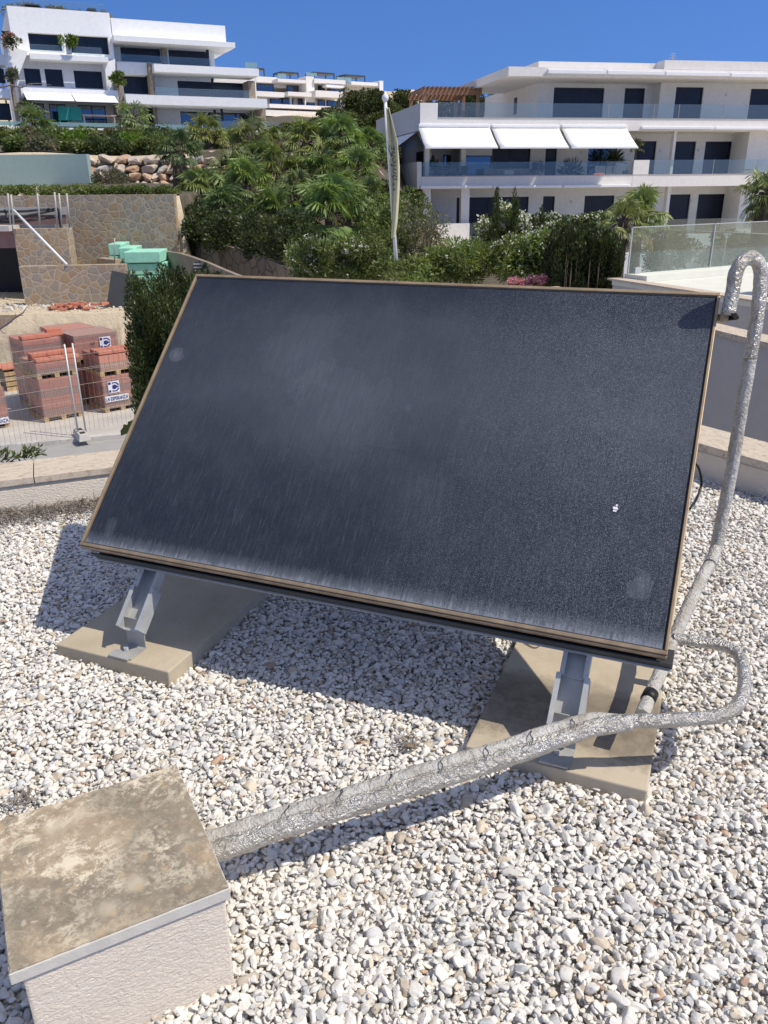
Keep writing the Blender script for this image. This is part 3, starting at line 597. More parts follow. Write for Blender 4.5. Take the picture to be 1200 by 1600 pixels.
# cap top: chipped outline
b = MB(); ring = []
for (x0, y0), (x1, y1) in (((0.002, .002), (w1 - .002, .002)), ((w1 - .002, .002), (w1 - .002, w2 - .002)), ((w1 - .002, w2 - .002), (.002, w2 - .002)), ((.002, w2 - .002), (.002, .002))):
    for k in range(40):
        t = k / 40; x = x0 + (x1 - x0) * t; y = y0 + (y1 - y0) * t; j = 0.004 * max(0, noise.noise(Vector((x * 40, y * 40, 3)))) if k else 0
        cx_, cy_ = w1 / 2 - x, w2 / 2 - y; L_ = math.hypot(cx_, cy_); ring.append((x + cx_ / L_ * j, y + cy_ / L_ * j, ZP - 0.0019))
b.prism(ring, (0, 0, 0.0035)); b.build('cap_stone', M['lichen'], pl)

# ------------------------------------------------------------------ gravel (one mass of stones, a real mesh)
def ico(sub):
    import bmesh
    bm = bmesh.new(); bmesh.ops.create_icosphere(bm, subdivisions=sub, radius=1.0)
    v = np.array([x.co[:] for x in bm.verts]); f = np.array([[q.index for q in x.verts] for x in bm.faces]); bm.free(); return v, f
def stone_proto(sub, k, rng):
    v, f = ico(sub); v = v.copy()
    for _ in range(k):
        n = rng.normal(size=3); n /= np.linalg.norm(n); d = rng.uniform(0.40, 0.80); e = v @ n; v -= np.maximum(0, e - d)[:, None] * n * 0.92
    v *= np.array([1.15, rng.uniform(0.62, 0.95), rng.uniform(0.42, 0.62)]); v += 0.02 * rng.normal(size=v.shape); return v, f
def rotm(rng, n, flat=0.35):
    ax = rng.normal(size=(n, 3)) * np.array([flat, flat, 0]); z = rng.uniform(0, 2 * math.pi, n)
    cx_, sx = np.cos(ax[:, 0]), np.sin(ax[:, 0]); cy_, sy = np.cos(ax[:, 1]), np.sin(ax[:, 1]); cz, sz = np.cos(z), np.sin(z)
    Rz = np.zeros((n, 3, 3)); Rz[:, 0, 0] = cz; Rz[:, 0, 1] = -sz; Rz[:, 1, 0] = sz; Rz[:, 1, 1] = cz; Rz[:, 2, 2] = 1
    Rx = np.zeros((n, 3, 3)); Rx[:, 0, 0] = 1; Rx[:, 1, 1] = cx_; Rx[:, 1, 2] = -sx; Rx[:, 2, 1] = sx; Rx[:, 2, 2] = cx_
    Ry = np.zeros((n, 3, 3)); Ry[:, 1, 1] = 1; Ry[:, 0, 0] = cy_; Ry[:, 0, 2] = sy; Ry[:, 2, 0] = -sy; Ry[:, 2, 2] = cy_
    return Rz @ Rx @ Ry
def scatter(pts, size, protos, rng, flat=0.35):
    """pts (n,3), size (n,) -> verts, faces, colours"""
    n = len(pts); which = rng.integers(0, len(protos), n); Vs = []; Fs = []; Cs = []; base = 0
    c = np.empty((n, 3)); g = rng.uniform(0.64, 0.84, n); c[:] = g[:, None] * np.array([1.0, 0.96, 0.885])
    r = rng.uniform(size=n); m = r < 0.10; c[m] = rng.uniform(0.40, 0.68, (m.sum(), 1)) * np.array([1.0, 0.85, 0.64])
    m = r < 0.012; c[m] = rng.uniform(0.30, 0.48, (m.sum(), 1)) * np.array([1.0, 0.62, 0.38])
    m = (r > 0.90); c[m] = rng.uniform(0.40, 0.58, (m.sum(), 1)) * np.array([0.98, 1.0, 1.0])
    for p in range(len(protos)):
        idx = np.nonzero(which == p)[0]
        if not len(idx): continue
        v, f = protos[p]; Rm = rotm(rng, len(idx), flat)
        w = np.einsum('nij,vj->nvi', Rm, v) * size[idx][:, None, None] + pts[idx][:, None, :]
        Vs.append(w.reshape(-1, 3)); Fs.append((f[None] + (np.arange(len(idx)) * len(v))[:, None, None] + base).reshape(-1, 3)); base += len(idx) * len(v)
        Cs.append(np.repeat(c[idx], len(v), 0))
    return np.vstack(Vs), np.vstack(Fs), np.vstack(Cs)
def jgrid(x0, x1, y0, y1, s, rng, j=0.42):
    nx, ny = int((x1 - x0) / s), int((y1 - y0) / s); gx, gy = np.meshgrid(np.arange(nx), np.arange(ny)); gx = gx + 0.5 * (gy % 2)
    p = np.stack([x0 + gx.ravel() * s, y0 + gy.ravel() * s * 0.92], 1); return p + rng.uniform(-j, j, p.shape) * s
rng = np.random.default_rng(3)
def keep(P):
    X, Y = P[:, 0], P[:, 1]
    # frustum in plan with margin
    k = (np.abs(X) < 0.62 * Y + 0.55) & (Y > 0.55)
    k &= ((P[:, :2] - LWa[:2]) @ LN[:2] < 0.0) & ((P[:, :2] - CORN[:2]) @ RN[:2] < 0.0)
    for org_, w, L in ((lorig, 0.51, 1.55), (rorig, 0.535, 1.6)):
        d = P[:, :2] - org_[:2]; a = d @ U[:2]; b_ = d @ np.array([-math.sin(ang), math.cos(ang)]); k &= ~((a > 0.012) & (a < w - 0.012) & (b_ > 0.012) & (b_ < L - 0.012))
    d = P[:, :2] - org[:2]; a = d @ pu[:2]; b_ = d @ pv[:2]; k &= ~((a > 0.03) & (a < w1 - 0.02) & (b_ > 0.03) & (b_ < w2 - 0.03))
    return k
SP = 0.0168
G0 = jgrid(-3.6, 3.8, 0.5, 6.0, SP * 0.98, rng); G0 = G0[keep(G0)]
G1 = jgrid(-3.6, 3.8, 0.5, 6.0, SP, rng, 0.5); G1 = G1[keep(G1)]
G2 = jgrid(-3.6, 3.8, 0.5, 6.0, SP * 1.3, rng, 0.55); G2 = G2[keep(G2)]
def und(P): return 0.006 * np.sin(P[:, 0] * 5 + 1.3 * np.sin(P[:, 1] * 3.1)) + 0.005 * np.sin(P[:, 1] * 7.3 + P[:, 0] * 2)
allp = np.vstack([np.c_[G0, -0.020 + und(G0)], np.c_[G1, -0.010 + und(G1) + rng.uniform(-.003, .004, len(G1))], np.c_[G2, -0.001 + und(G2) + rng.uniform(-.004, .004, len(G2))]])
size = np.clip(rng.lognormal(math.log(0.0102), 0.33, len(allp)), 0.005, 0.027)
near = np.hypot(allp[:, 0], allp[:, 1]) < 2.1
pr2 = [stone_proto(3, 11, rng) for _ in range(10)]; pr1 = [stone_proto(2, 9, rng) for _ in range(10)]
Va, Fa, Ca = scatter(allp[near], size[near], pr2, rng, 0.33); Vb, Fb, Cb = scatter(allp[~near], size[~near], pr1, rng, 0.33)
print('stones', len(allp), 'near', near.sum(), 'tris', len(Fa) + len(Fb))
o = npmesh('gravel', np.vstack([Va, Vb]), np.vstack([Fa, Fb + len(Va)]), M['pebble'], smooth=True, color=np.vstack([Ca, Cb])); tag(o, 'loose bed of white marble gravel covering the roof', 'gravel', kind='stuff')
del Va, Fa, Ca, Vb, Fb, Cb

# dry needle litter along the foot of the left parapet
def needles(n, cent, ln, rng, spread, zmax):
    P = cent(n); a = rng.uniform(0, 2 * math.pi, n); el = np.abs(rng.normal(0, 0.35, n)); L = rng.uniform(ln * .5, ln * 1.3, n)
    d = np.c_[np.cos(a) * np.cos(el), np.sin(a) * np.cos(el), np.sin(el)]; s_ = np.c_[-np.sin(a), np.cos(a), np.zeros(n)] * 0.0022
    q = P + d * L[:, None]; up = np.array([0, 0, 0.0022])
    Vv = np.stack([P - s_, P + s_, q + s_ * 0.3, q - s_ * 0.3], 1).reshape(-1, 3) + up; F = np.arange(len(Vv)).reshape(-1, 4)
    return Vv, F
def cent1(n):
    t = rng.uniform(0, 1, n) ** 1.0; s_ = -1.0 + t * 2.05; w = np.clip(0.20 * (1 - 0.3 * t), 0.05, 1); dd = np.abs(rng.normal(0, 0.55, n)) * w
    p = LWa[None] + lwd[None] * s_[:, None] - LN[None] * dd[:, None]; p[:, 2] = 0.01 + rng.uniform(0, 0.035, n) * (1 - np.clip(dd / w, 0, 1)); return p
Vn, Fn = needles(4200, cent1, 0.06, rng, 0, 0)
cn_ = np.repeat(rng.uniform(0.35, 1.0, (4200, 1)) * np.ones(3), 4, 0)
o = npmesh('needle_litter', Vn, Fn, M['litter'], color=cn_); tag(o, 'drift of dry grey pine needles at the foot of the left parapet', 'needle litter', kind='stuff')
# small dead tufts lying in the gravel
def tuft(px, py, r, n, label):
    c0 = PZ(px, py, 0.01)
    def ce(m): p = np.tile(c0, (m, 1)); p[:, :2] += rng.normal(0, r, (m, 2)); p[:, 2] += rng.uniform(0, .012, m); return p
    Vt, Ft = needles(n, ce, 0.035, rng, 0, 0); cc = np.repeat(rng.uniform(0.4, 1.0, (n, 1)) * np.ones(3), 4, 0)
    o = npmesh('dry_tuft', Vt, Ft, M['litter'], color=cc); tag(o, label, 'dead plant')
tuft(38, 1250, 0.018, 60, 'small dead weed tuft in the gravel just above the stained plinth cap')
tuft(640, 1163, 0.02, 50, 'few dry stalks in the gravel left of the stained slab')
# curled dry leaves
for px, py, sz, lab in ((641, 1168, .028, 'curled brown dry leaf on the gravel left of the stained slab'), (345, 1226, .016, 'small orange leaf scrap between the plinth and the foil pipe')):
    c0 = PZ(px, py, 0.022); b = MB(); k = 7
    vs = []; fs = []
    for i in range(k):
        t = i / (k - 1); w = math.sin(math.pi * (0.08 + 0.88 * t)) * sz * 0.33
        for j in (-1, 0, 1): vs.append((c0[0] + (t - .5) * sz * 1.6, c0[1] + j * w + 0.3 * (t - .5) * sz, c0[2] + abs(j) * w * 0.7 + 0.006 * math.sin(t * 5)))
    for i in range(k - 1):
        for j in (0, 1): a_ = i * 3 + j; fs.append((a_, a_ + 1, a_ + 4, a_ + 3))
    b.add(vs, fs, True); o = b.build('dry_leaf', M['bronze_orange']); md = o.modifiers.new('t', 'SOLIDIFY'); md.thickness = 0.0012; tag(o, lab, 'dead leaf')
# ================================================================== TERRAIN, STREET
def ss(x, a, b):
    t = np.clip((x - a) / (b - a), 0, 1); return t * t * (3 - 2 * t)
def hgt(X, Y):
    left = GZ + 1.8 * ss(Y, 21.9, 22.1) + 2.85 * ss(Y, 28.35, 28.6) * ss(-X, 6.4, 6.7) + 2.2 * ss(Y, 27, 38) * (1 - ss(-X, 6.4, 6.7)) + 0.65 * ss(Y, 34, 38) * (1 - ss(-X, 6.4, 6.7)) + 0.35 * ss(Y, 30, 37) + 1.3 * ss(Y, 38.6, 39.2) + 1.5 * ss(Y, 44, 60) + 3.9 * ss(Y, 66, 100)
    right = GZ + 1.7 * ss(Y, 15, 40) + 2.0 * ss(Y, 62, 80)
    w = ss(X - 0.06 * (Y - 20), -2.5, 2.5)
    h = left * (1 - w) + right * w
    r = np.hypot(X, Y); return h + 9.0 * ss(Y, 95, 170) + 0.15 * np.sin(X * 0.7) * np.sin(Y * 0.5) * ss(Y, 30, 40)
ys = np.unique(np.concatenate([np.arange(-30, 20, 2.0), np.arange(20, 30, 0.1), np.arange(30, 45, 0.4), np.arange(45, 110, 2.0), np.arange(110, 420, 10.0), np.arange(420, 900, 60)]))
xs = np.unique(np.concatenate([np.arange(-400, -60, 20), np.arange(-60, 60, 1.0), np.arange(-8, -5, 0.1), np.arange(60, 400, 20)]))
GX, GY = np.meshgrid(xs, ys); GH = hgt(GX, GY)
nx_ = len(xs); idx = np.arange(len(ys) * nx_).reshape(len(ys), nx_)
F = np.stack([idx[:-1, :-1], idx[:-1, 1:], idx[1:, 1:], idx[1:, :-1]], -1).reshape(-1, 4)
o = npmesh('ground', np.stack([GX.ravel(), GY.ravel(), GH.ravel()], 1), F, M['ground'], smooth=True); tag(o, kind='structure')
def gz(x, y): return float(hgt(np.array(x), np.array(y)))
# street strips, laid along the line of the far edge
ra = PZ(0, 700, GZ); rb = PZ(190, 682, GZ); rd = (rb - ra) / np.linalg.norm(rb - ra); rn = np.array([-rd[1], rd[0], 0])
def strip(name, a, b_, z, mat, x0=-40, x1=40):
    m = MB(); m.quad(ra + rd * x0 + rn * a + (0, 0, z), ra + rd * x1 + rn * a + (0, 0, z), ra + rd * x1 + rn * b_ + (0, 0, z), ra + rd * x0 + rn * b_ + (0, 0, z)); o = m.build(name, mat); tag(o, kind='structure')
strip('road', -12.0, -0.18, 0.004, M['road']); strip('pavement', 0.0, 6.0, 0.10, M['pave'])
m = MB(); m.fbox(ra, rd, rn, (0, 0, 1), -40, 40, -0.17, 0.0, -0.05, 0.104); o = m.build('kerb', M['concrete_pale'], bevel=0.01); tag(o, kind='structure')
# planting beds under the vegetation (dark earth)
bedv = MB()
def bed(poly):
    n = 70
    P = [np.array(p) for p in poly]; vs = []; fs = []
    for i in range(n + 1):
        for j in range(n + 1):
            a, c = i / n, j / n; q = (P[0] * (1 - a) + P[1] * a) * (1 - c) + (P[3] * (1 - a) + P[2] * a) * c; vs.append((q[0], q[1], gz(q[0], q[1]) + 0.05))
    for i in range(n):
        for j in range(n): k = i * (n + 1) + j; fs.append((k, k + n + 1, k + n + 2, k + 1))
    bedv.add(vs, fs, True)
bed([(-6.0, 27.0), (12, 14.0), (16, 44), (-9, 44)]); bed([(-10.5, 28.8), (-6.35, 28.8), (-6.35, 38.5), (-14.5, 38.5)]); bed([(-14, 45), (14, 44.2), (30, 110), (-30, 110)]); bed([(-40, 39.3), (-8, 39.3), (-6, 64), (-40, 60)])
o = bedv.build('garden_bed', M['earth']); tag(o, kind='structure')

# ================================================================== FRAMES for buildings
class Fr:
    def __init__(s, o, az): s.o = np.array([o[0], o[1], 0.0]); s.az = az; s.u = azv(az); s.v = azv(az + 90)
    def loc(s, px, py, yo=0.0): p = PP(px, py, s.o + s.v * yo, s.v); return (p - s.o).dot(s.u), p[2]
    def side(s, px, py, xo=0.0): p = PP(px, py, s.o + s.u * xo, s.u); return (p - s.o).dot(s.v), p[2]
    def rect(s, x0, y0, x1, y1, yo=0.0): a = s.loc(x0, y0, yo); c = s.loc(x1, y1, yo); return min(a[0], c[0]), max(a[0], c[0]), min(a[1], c[1]), max(a[1], c[1])
def fbox(fr, par, name, mat, px, yo, t, bevel=0, parent=None, grow=0.0):
    x0, x1, z0, z1 = fr.rect(*px, yo); m = MB(); m.box(x0 - grow, x1 + grow, yo, yo + t, z0, z1); return m.build(name, mat, parent or par, bevel=bevel)
def wall_holes(par, name, mat, x0, x1, z0, z1, y, holes, depth=0.16, winmat='shutter', split=None, frame=True):
    """front wall sheet with real recesses; windows set back inside"""
    holes = [(max(a, x0 + .01), min(b_, x1 - .01), max(c_, z0 + .01), min(d_, z1 - .01)) for a, b_, c_, d_ in holes]
    xs_ = sorted({x0, x1, *[h[0] for h in holes], *[h[1] for h in holes]}); zs_ = sorted({z0, z1, *[h[2] for h in holes], *[h[3] for h in holes]})
    m = MB()
    for i in range(len(xs_) - 1):
        for j in range(len(zs_) - 1):
            cx_, cz_ = (xs_[i] + xs_[i + 1]) / 2, (zs_[j] + zs_[j + 1]) / 2
            if any(h[0] < cx_ < h[1] and h[2] < cz_ < h[3] for h in holes): continue
            m.quad((xs_[i], y, zs_[j]), (xs_[i + 1], y, zs_[j]), (xs_[i + 1], y, zs_[j + 1]), (xs_[i], y, zs_[j + 1]))
    for a, b_, c_, d_ in holes:
        m.quad((a, y, c_), (a, y, d_), (a, y + depth, d_), (a, y + depth, c_)); m.quad((b_, y, c_), (b_, y + depth, c_), (b_, y + depth, d_), (b_, y, d_))
        m.quad((a, y, d_), (b_, y, d_), (b_, y + depth, d_), (a, y + depth, d_)); m.quad((a, y, c_), (a, y + depth, c_), (b_, y + depth, c_), (b_, y, c_))
    w = m.build(name, mat, par)
    for k, (a, b_, c_, d_) in enumerate(holes):
        wm = M[winmat] if isinstance(winmat, str) else winmat[k]
        e = 0.05; f = MB()
        f.box(a, a + e, y + depth - 0.07, y + depth - 0.002, c_, d_); f.box(b_ - e, b_, y + depth - 0.07, y + depth - 0.002, c_, d_)
        f.box(a + e, b_ - e, y + depth - 0.07, y + depth - 0.002, d_ - e, d_); f.box(a + e, b_ - e, y + depth - 0.07, y + depth - 0.002, c_, c_ + e)
        ns = (split[k] if split else 1)
        for q in range(1, ns): xx = a + (b_ - a) * q / ns; f.box(xx - 0.03, xx + 0.03, y + depth - 0.065, y + depth - 0.003, c_ + e, d_ - e)
        wo = f.build('window', M['frame_dark'], par)
        g_ = MB(); g_.box(a + 0.01, b_ - 0.01, y + depth - 0.03, y + depth - 0.01, c_ + 0.01, d_ - 0.01); g_.build('pane', wm, wo)
    return w
def m_winglass():
    t = NT('window_glass'); t.set((0.10, 0.13, 0.17), 0.03, 0.75, 0.8); return t.m
M['winglass'] = m_winglass()

# ================================================================== RIGHT APARTMENT BUILDING
rb0 = PY(656, 250, 48.0); RB = Fr(rb0, 11.0)
AR = thing('apartment_building', 'cream three storey apartment building with white awnings and glass balconies on the right', 'building', (RB.o[0], RB.o[1], 0), RB.az)
XR = 30.0
zL2t = RB.loc(900, 186)[1]; zL2b = RB.loc(900, 204)[1]; zL1t = RB.loc(900, 274.5)[1]; zL1b = RB.loc(900, 293)[1]; zG = RB.loc(760, 377)[1]; zL2pt = RB.loc(650, 160.5)[1]
zR = RB.loc(794.5, 104, 0.0)[1]
print('RB levels', zL2pt, zL2t, zL2b, zL1t, zL1b, zG, zR)
def bx(par, name, mat, x0, x1, y0, y1, z0, z1, bevel=0.0): m = MB(); m.box(x0, x1, y0, y1, z0, z1); return m.build(name, mat, par, bevel=bevel)
yb = 3.8   # side balcony depth seen on the left
yb2 = abs(RB.side(587.7, 200)[0]); print('side depth', yb2); yb2 = min(max(yb2, 4), 14)
CW, CR = M['white'], M['cream']
x684 = RB.loc(684, 180)[0]
# level 2 parapet: tall corner block, side wall, long front band
bx(AR, 'parapet', CR, 0.0, x684, 0.0, 0.2, zL2b, zL2pt); bx(AR, 'parapet', CR, 0.0, 0.2, 0.202, yb2, zL2b, zL2pt)
bx(AR, 'parapet', CR, x684 + .001, XR, 0.0, 0.2, zL2b, zL2t); bx(AR, 'parapet_cap', M['coping'], x684 + .001, XR, -0.02, 0.22, zL2t + .001, zL2t + 0.05)
bx(AR, 'floor_slab', CR, 0.201, XR, 0.203, 13.0, zL2b + 0.003, zL2b + 0.30)
# level 1 parapet
bx(AR, 'parapet', CR, RB.loc(659, 253)[0], XR, 0.0, 0.2, zL1b, zL1t); zc = RB.loc(659, 253)[1]
bx(AR, 'parapet', CR, -0.15, 0.099, -0.004, yb2, zL1b + 0.002, zc)
bx(AR, 'parapet_cap', M['coping'], 0.11, XR, -0.02, 0.22, zL1t + .001, zL1t + 0.04)
bx(AR, 'floor_slab', CR, 0.101, XR, 0.203, 13.0, zL1b + 0.003, zL1b + 0.30)
x990, x1013 = RB.loc(989, 270)[0], RB.loc(1013, 270)[0]; zp = RB.loc(1000, 250)[1]
bx(AR, 'balcony_pier', CR, x990, x1013, -0.01, 0.9, zL1b - 0.01, zp)
# rails
bx(AR, 'glass_railing', M['railglass'], x684 + 0.05, XR, 0.08, 0.10, zL2t + 0.05, RB.loc(860, 161)[1])
bx(AR, 'glass_railing', M['railglass'], 0.15, x990 - 0.02, 0.08, 0.10, zL1t + 0.04, RB.loc(760, 253)[1])
bx(AR, 'glass_railing', M['railglass'], x1013 + 0.02, XR, 0.08, 0.10, zL1t + 0.04, RB.loc(1080, 249.5)[1])
for px in (951.5, 1023, 1062, 1132.5, 1166):
    x = RB.loc(px, 175)[0]; bx(AR, 'rail_post', M['galvdull'], x - 0.012, x + 0.012, 0.075, 0.105, zL2t + 0.05, RB.loc(860, 161)[1] + 0.005)
for px in (1116, 1184):
    x = RB.loc(px, 260)[0]; bx(AR, 'rail_post', M['galvdull'], x - 0.012, x + 0.012, 0.075, 0.105, zL1t + 0.04, RB.loc(1080, 249.5)[1])
# recessed walls per level, windows by pixel rectangles at their plane
def H(*r, yo=2.5): return RB.rect(*r, yo)
y2 = 2.4
# level 2 : left part (window plane 3.2 back) and right part (1.8 back)
yl, yr = 3.0, 2.0
xs0 = RB.loc(838, 184, yl)[0]; xs1 = RB.loc(1031, 150, yr)[0]
wall_holes(AR, 'wall', CR, xs0, xs1, zL2b + 0.30, zR - 0.3, yl, [H(866, 136.5, 941, 183.5, yo=yl), H(977, 137.5, 1004, 184.2, yo=yl)])
wall_holes(AR, 'wall', CR, xs1, XR, zL2b + 0.30, zR - 0.3, yr, [H(1057, 136, 1094, 185, yo=yr), H(1174, 138.6, 1212, 187, yo=yr)])
m = MB(); m.quad((xs1, yr, zL2b + .3), (xs1, yl, zL2b + .3), (xs1, yl, zR - .3), (xs1, yr, zR - .3)); m.build('wall_return', CR, AR)
bx(AR, 'core', CR, xs0 + .01, XR, yl + 0.25, 13.0, zL2b + 0.31, zR - 0.29)
ysd = yl; dep = RB.side(793, 150, xs0)[0]; dep = min(max(dep, 5), 12); print('L2 side depth', dep)
m = MB(); m.quad((xs0, yl, zL2b + .3), (xs0, yl, zR - .3), (xs0, dep, zR - .3), (xs0, dep, zL2b + .3)); m.build('side_wall', CR, AR)
sy = sorted([RB.side(803, 153, xs0)[0], RB.side(807, 179, xs0)[0]]); zz = RB.side(805, 153, xs0)[1], RB.side(805, 179, xs0)[1]
bx(AR, 'slit_window', M['frame_dark'], xs0 - 0.03, xs0 - 0.003, sy[0], sy[0] + 0.5, min(zz), max(zz))
# roof: overhanging fascia, parapet above, awning boxes under it
xr0 = RB.loc(794.5, 104)[0]; zRb = RB.loc(830, 119)[1]
bx(AR, 'roof_slab', CR, xr0, XR, -0.05, 9.0, zRb, zR)
x842 = RB.loc(842, 95, 0.9)[0]; zt = RB.loc(842, 95, 0.9)[1]; bx(AR, 'roof_parapet', CR, x842, XR, 0.9, 9.2, zR + .003, zt - 0.02)
x1038 = RB.loc(1038.5, 94)[0]; bx(AR, 'roof_parapet', CR, x1038, XR, -0.055, 0.895, zR + .004, RB.loc(1038.5, 94)[1])
m = MB(); e0 = np.array(RB.loc(794.5, 104)); dpt = 8.5; m.box(xr0 - 0.001 - 0.0, xr0 + 0.45, 9.01, 9.01 + 0.4, zRb, zR); m.build('roof_beam', CR, AR)
bx(AR, 'roof_beam', CR, xr0 - 0.004, xr0 + 0.3, 9.0, 12.0, zRb + .002, zR - .002)
for px0, px1, py in ((857, 948, 108), (950, 1039, 109.5), (1041, 1141, 111.5), (1143, 1205, 114)):
    a = RB.loc(px0, py, -0.28)[0]; c_ = RB.loc(px1, py, -0.28)[0]; zz = RB.loc(px0, py, -0.28)[1]
    m = MB(); m.box(a, c_ - 0.03, -0.30, -0.06, zz - 0.20, zz - 0.02); m.box(a - 0.03, a, -0.27, -0.10, zz - 0.19, zz + 0.03); m.build('awning_box', M['awning'], AR, bevel=0.03)
for px0, px1, py in ((1003, 1117, 197), (1118, 1205, 198)):
    a = RB.loc(px0, py, -0.2)[0]; c_ = RB.loc(px1, py, -0.2)[0]; zz = RB.loc(px0, py, -0.2)[1]
    m = MB(); m.box(a, c_ - 0.03, -0.22, -0.025, zz - 0.16, zz); m.build('awning_box', M['awning'], AR, bevel=0.03)
for px0, px1, py in ((657, 770, 290.5), (771.5, 879, 290), (881, 985, 289)):
    a = RB.loc(px0, py, -0.3)[0]; c_ = RB.loc(px1, py, -0.3)[0]; zz = RB.loc(px0, py, -0.3)[1]
    m = MB(); m.box(a, c_ - 0.03, -0.32, -0.03, zz - 0.15, zz); m.build('awning_box', M['awning'], AR, bevel=0.03)
# open awnings, level 1
for k, (a0, a1, b0, b1) in enumerate((((653.5, 198), (764.5, 199), (665, 229.6), (779.5, 230)), ((768, 199.2), (873, 199.6), (782, 230), (891.5, 229.5)), ((877, 199.2), (979, 198.6), (894, 229.8), (1000, 229.6)))):
    yo = -0.05; xa, za = RB.loc(*a0, yo); xb, _ = RB.loc(*a1, yo); yf = -1.65
    xc, zc_ = RB.loc(*b0, yf); xd, zd = RB.loc(*b1, yf); zc_ = (zc_ + zd) / 2
    m = MB(); t_ = 0.02
    n = 10; vs = []; fs = []
    for i in range(n + 1):
        for j in range(5):
            q = j / 4; vs.append((xa + (xb - xa) * i / n, yo + (yf - yo) * q, za + (zc_ - za) * q - 0.05 * math.sin(math.pi * q) - 0.01 * math.sin(i * 1.9) * math.sin(math.pi * q)))
    for i in range(n):
        for j in range(4): a_ = i * 5 + j; fs.append((a_, a_ + 1, a_ + 6, a_ + 5))
    m.add(vs, fs, True); aw = m.build('awning', M['awning'], AR); md = aw.modifiers.new('s', 'SOLIDIFY'); md.thickness = 0.015
    m = MB(); m.box(xa, xb, yf - 0.05, yf + 0.03, zc_ - 0.07, zc_ - 0.002); m.build('front_bar', M['awning'], aw)
    m = MB()
    for xx in (xa + 0.03, xb - 0.03): m.tube([(xx, yo, za - 0.35), (xx, -0.9, (za + zc_) / 2 - 0.25), (xx, yf, zc_ - 0.04)], 0.025, 6)
    m.build('folding_arm', M['galvdull'], aw)
    m = MB(); m.box(xa, xb, -0.14, -0.001, za - 0.02, za + 0.14); m.build('cassette', M['awning'], aw, bevel=0.03)
# side awning on the left face
m = MB(); q0, q1 = 1.0, 5.5
m.add([(-0.02, q0, zL2b - 0.05), (-0.02, q1, zL2b - 0.05), (-1.3, q1 + .2, zL2b - 0.95), (-1.3, q0 + .2, zL2b - 0.95)], [(0, 1, 2, 3)]); aw = m.build('side_awning', M['awning'], AR); md = aw.modifiers.new('s', 'SOLIDIFY'); md.thickness = 0.02
# level 1 rooms
yw = 2.6; ywr = 2.3
xw0 = 1.15
x995 = RB.loc(990, 240, yw)[0]
holes1 = [H(727.5, 243, 768.5, 274, yo=yw), H(769.5, 231, 827, 274, yo=yw), H(853, 231, 868, 274, yo=yw), H(920, 231, 961, 273, yo=yw)]
wall_holes(AR, 'wall', CR, RB.loc(719, 250, yw)[0], x995, zL1b + .3, zL2b, yw, holes1, winmat=[M['winglass'], M['shutter'], M['shutter'], M['winglass']], split=[1, 2, 1, 2])
wall_holes(AR, 'wall', CR, x995 + .001, RB.loc(1141, 250, yw)[0], zL1b + .3, zL2b, yw, [H(996, 220.5, 1021, 272, yo=yw), H(1056, 221, 1082, 272, yo=yw), H(1103, 221, 1138, 272, yo=yw)])
xq = RB.loc(1166, 245, 0.9)[0]
m = MB(); m.quad((xq, 0.9, zL1b + .3), (xq, yw, zL1b + .3), (xq, yw, zL2b), (xq, 0.9, zL2b)); m.quad((xq, 0.9, zL1b + .3), (xq, 0.9, zL2b), (XR, 0.9, zL2b), (XR, 0.9, zL1b + .3)); m.quad((RB.loc(1141, 250, yw)[0], yw, zL1b + .3), (RB.loc(1141, 250, yw)[0], yw, zL2b), (xq, yw, zL2b), (xq, yw, zL1b + .3)); m.build('wall_return', CR, AR)
# dining corner at far left of level 1: back wall further in, blind over the picture window
bx(AR, 'wall', CR, 1.6, RB.loc(719, 250, yw)[0] - .002, 4.2, 4.4, zL1b + .301, zL2b - .001)
bx(AR, 'blind', M['awning'], *RB.rect(727.5, 232, 768.5, 243, yw - 0.05)[:2], yw - 0.05, yw - 0.01, RB.rect(727.5, 232, 768.5, 243, yw)[2], zL2b - 0.01)
a, c_, z0_, z1_ = RB.rect(693, 242, 704.5, 262, 4.15); bx(AR, 'wall_picture', M['frame_dark'], a, c_, 4.15, 4.19, z0_, z1_); bx(AR, 'picture_glass', M['winglass'], a + .06, c_ - .06, 4.14, 4.149, z0_ + .06, z1_ - .06)
bx(AR, 'core', CR, xw0 + 0.3, XR, 4.6, 12.9, zL1b + .302, zL2b - .002)
for px0, px1, y0_ in ((664.5, 671, 0.22), (720.5, 727.5, 0.9)):
    a = RB.loc(px0, 260, y0_)[0]; c_ = RB.loc(px1, 260, y0_)[0]; bx(AR, 'column', CR, a, c_, y0_, y0_ + 0.35, zL1b + .301, zL2b + .0)
a = RB.loc(1050, 240, 0.5)[0]; bx(AR, 'column', CR, a, a + 0.17, 0.5, 0.8, zL1b + .301, zL2b)
m = MB(); m.box(xw0, xw0 + 0.15, yw, 12.5, zL1b + .301, zL2b - .001); m.build('side_wall', CR, AR)
sy = RB.side(628, 262, xw0)[0]; 
yA = RB.side(641, 245, xw0)[0]; yB = RB.side(629, 245, xw0)[0]; zA = RB.side(635, 226, xw0)[1]; print('side win', yA, yB, zA)
bx(AR, 'side_window', M['frame_dark'], xw0 - 0.03, xw0 - 0.003, yw + 1.2, yw + 3.0, zL1b + .4, zL2b - 0.9)
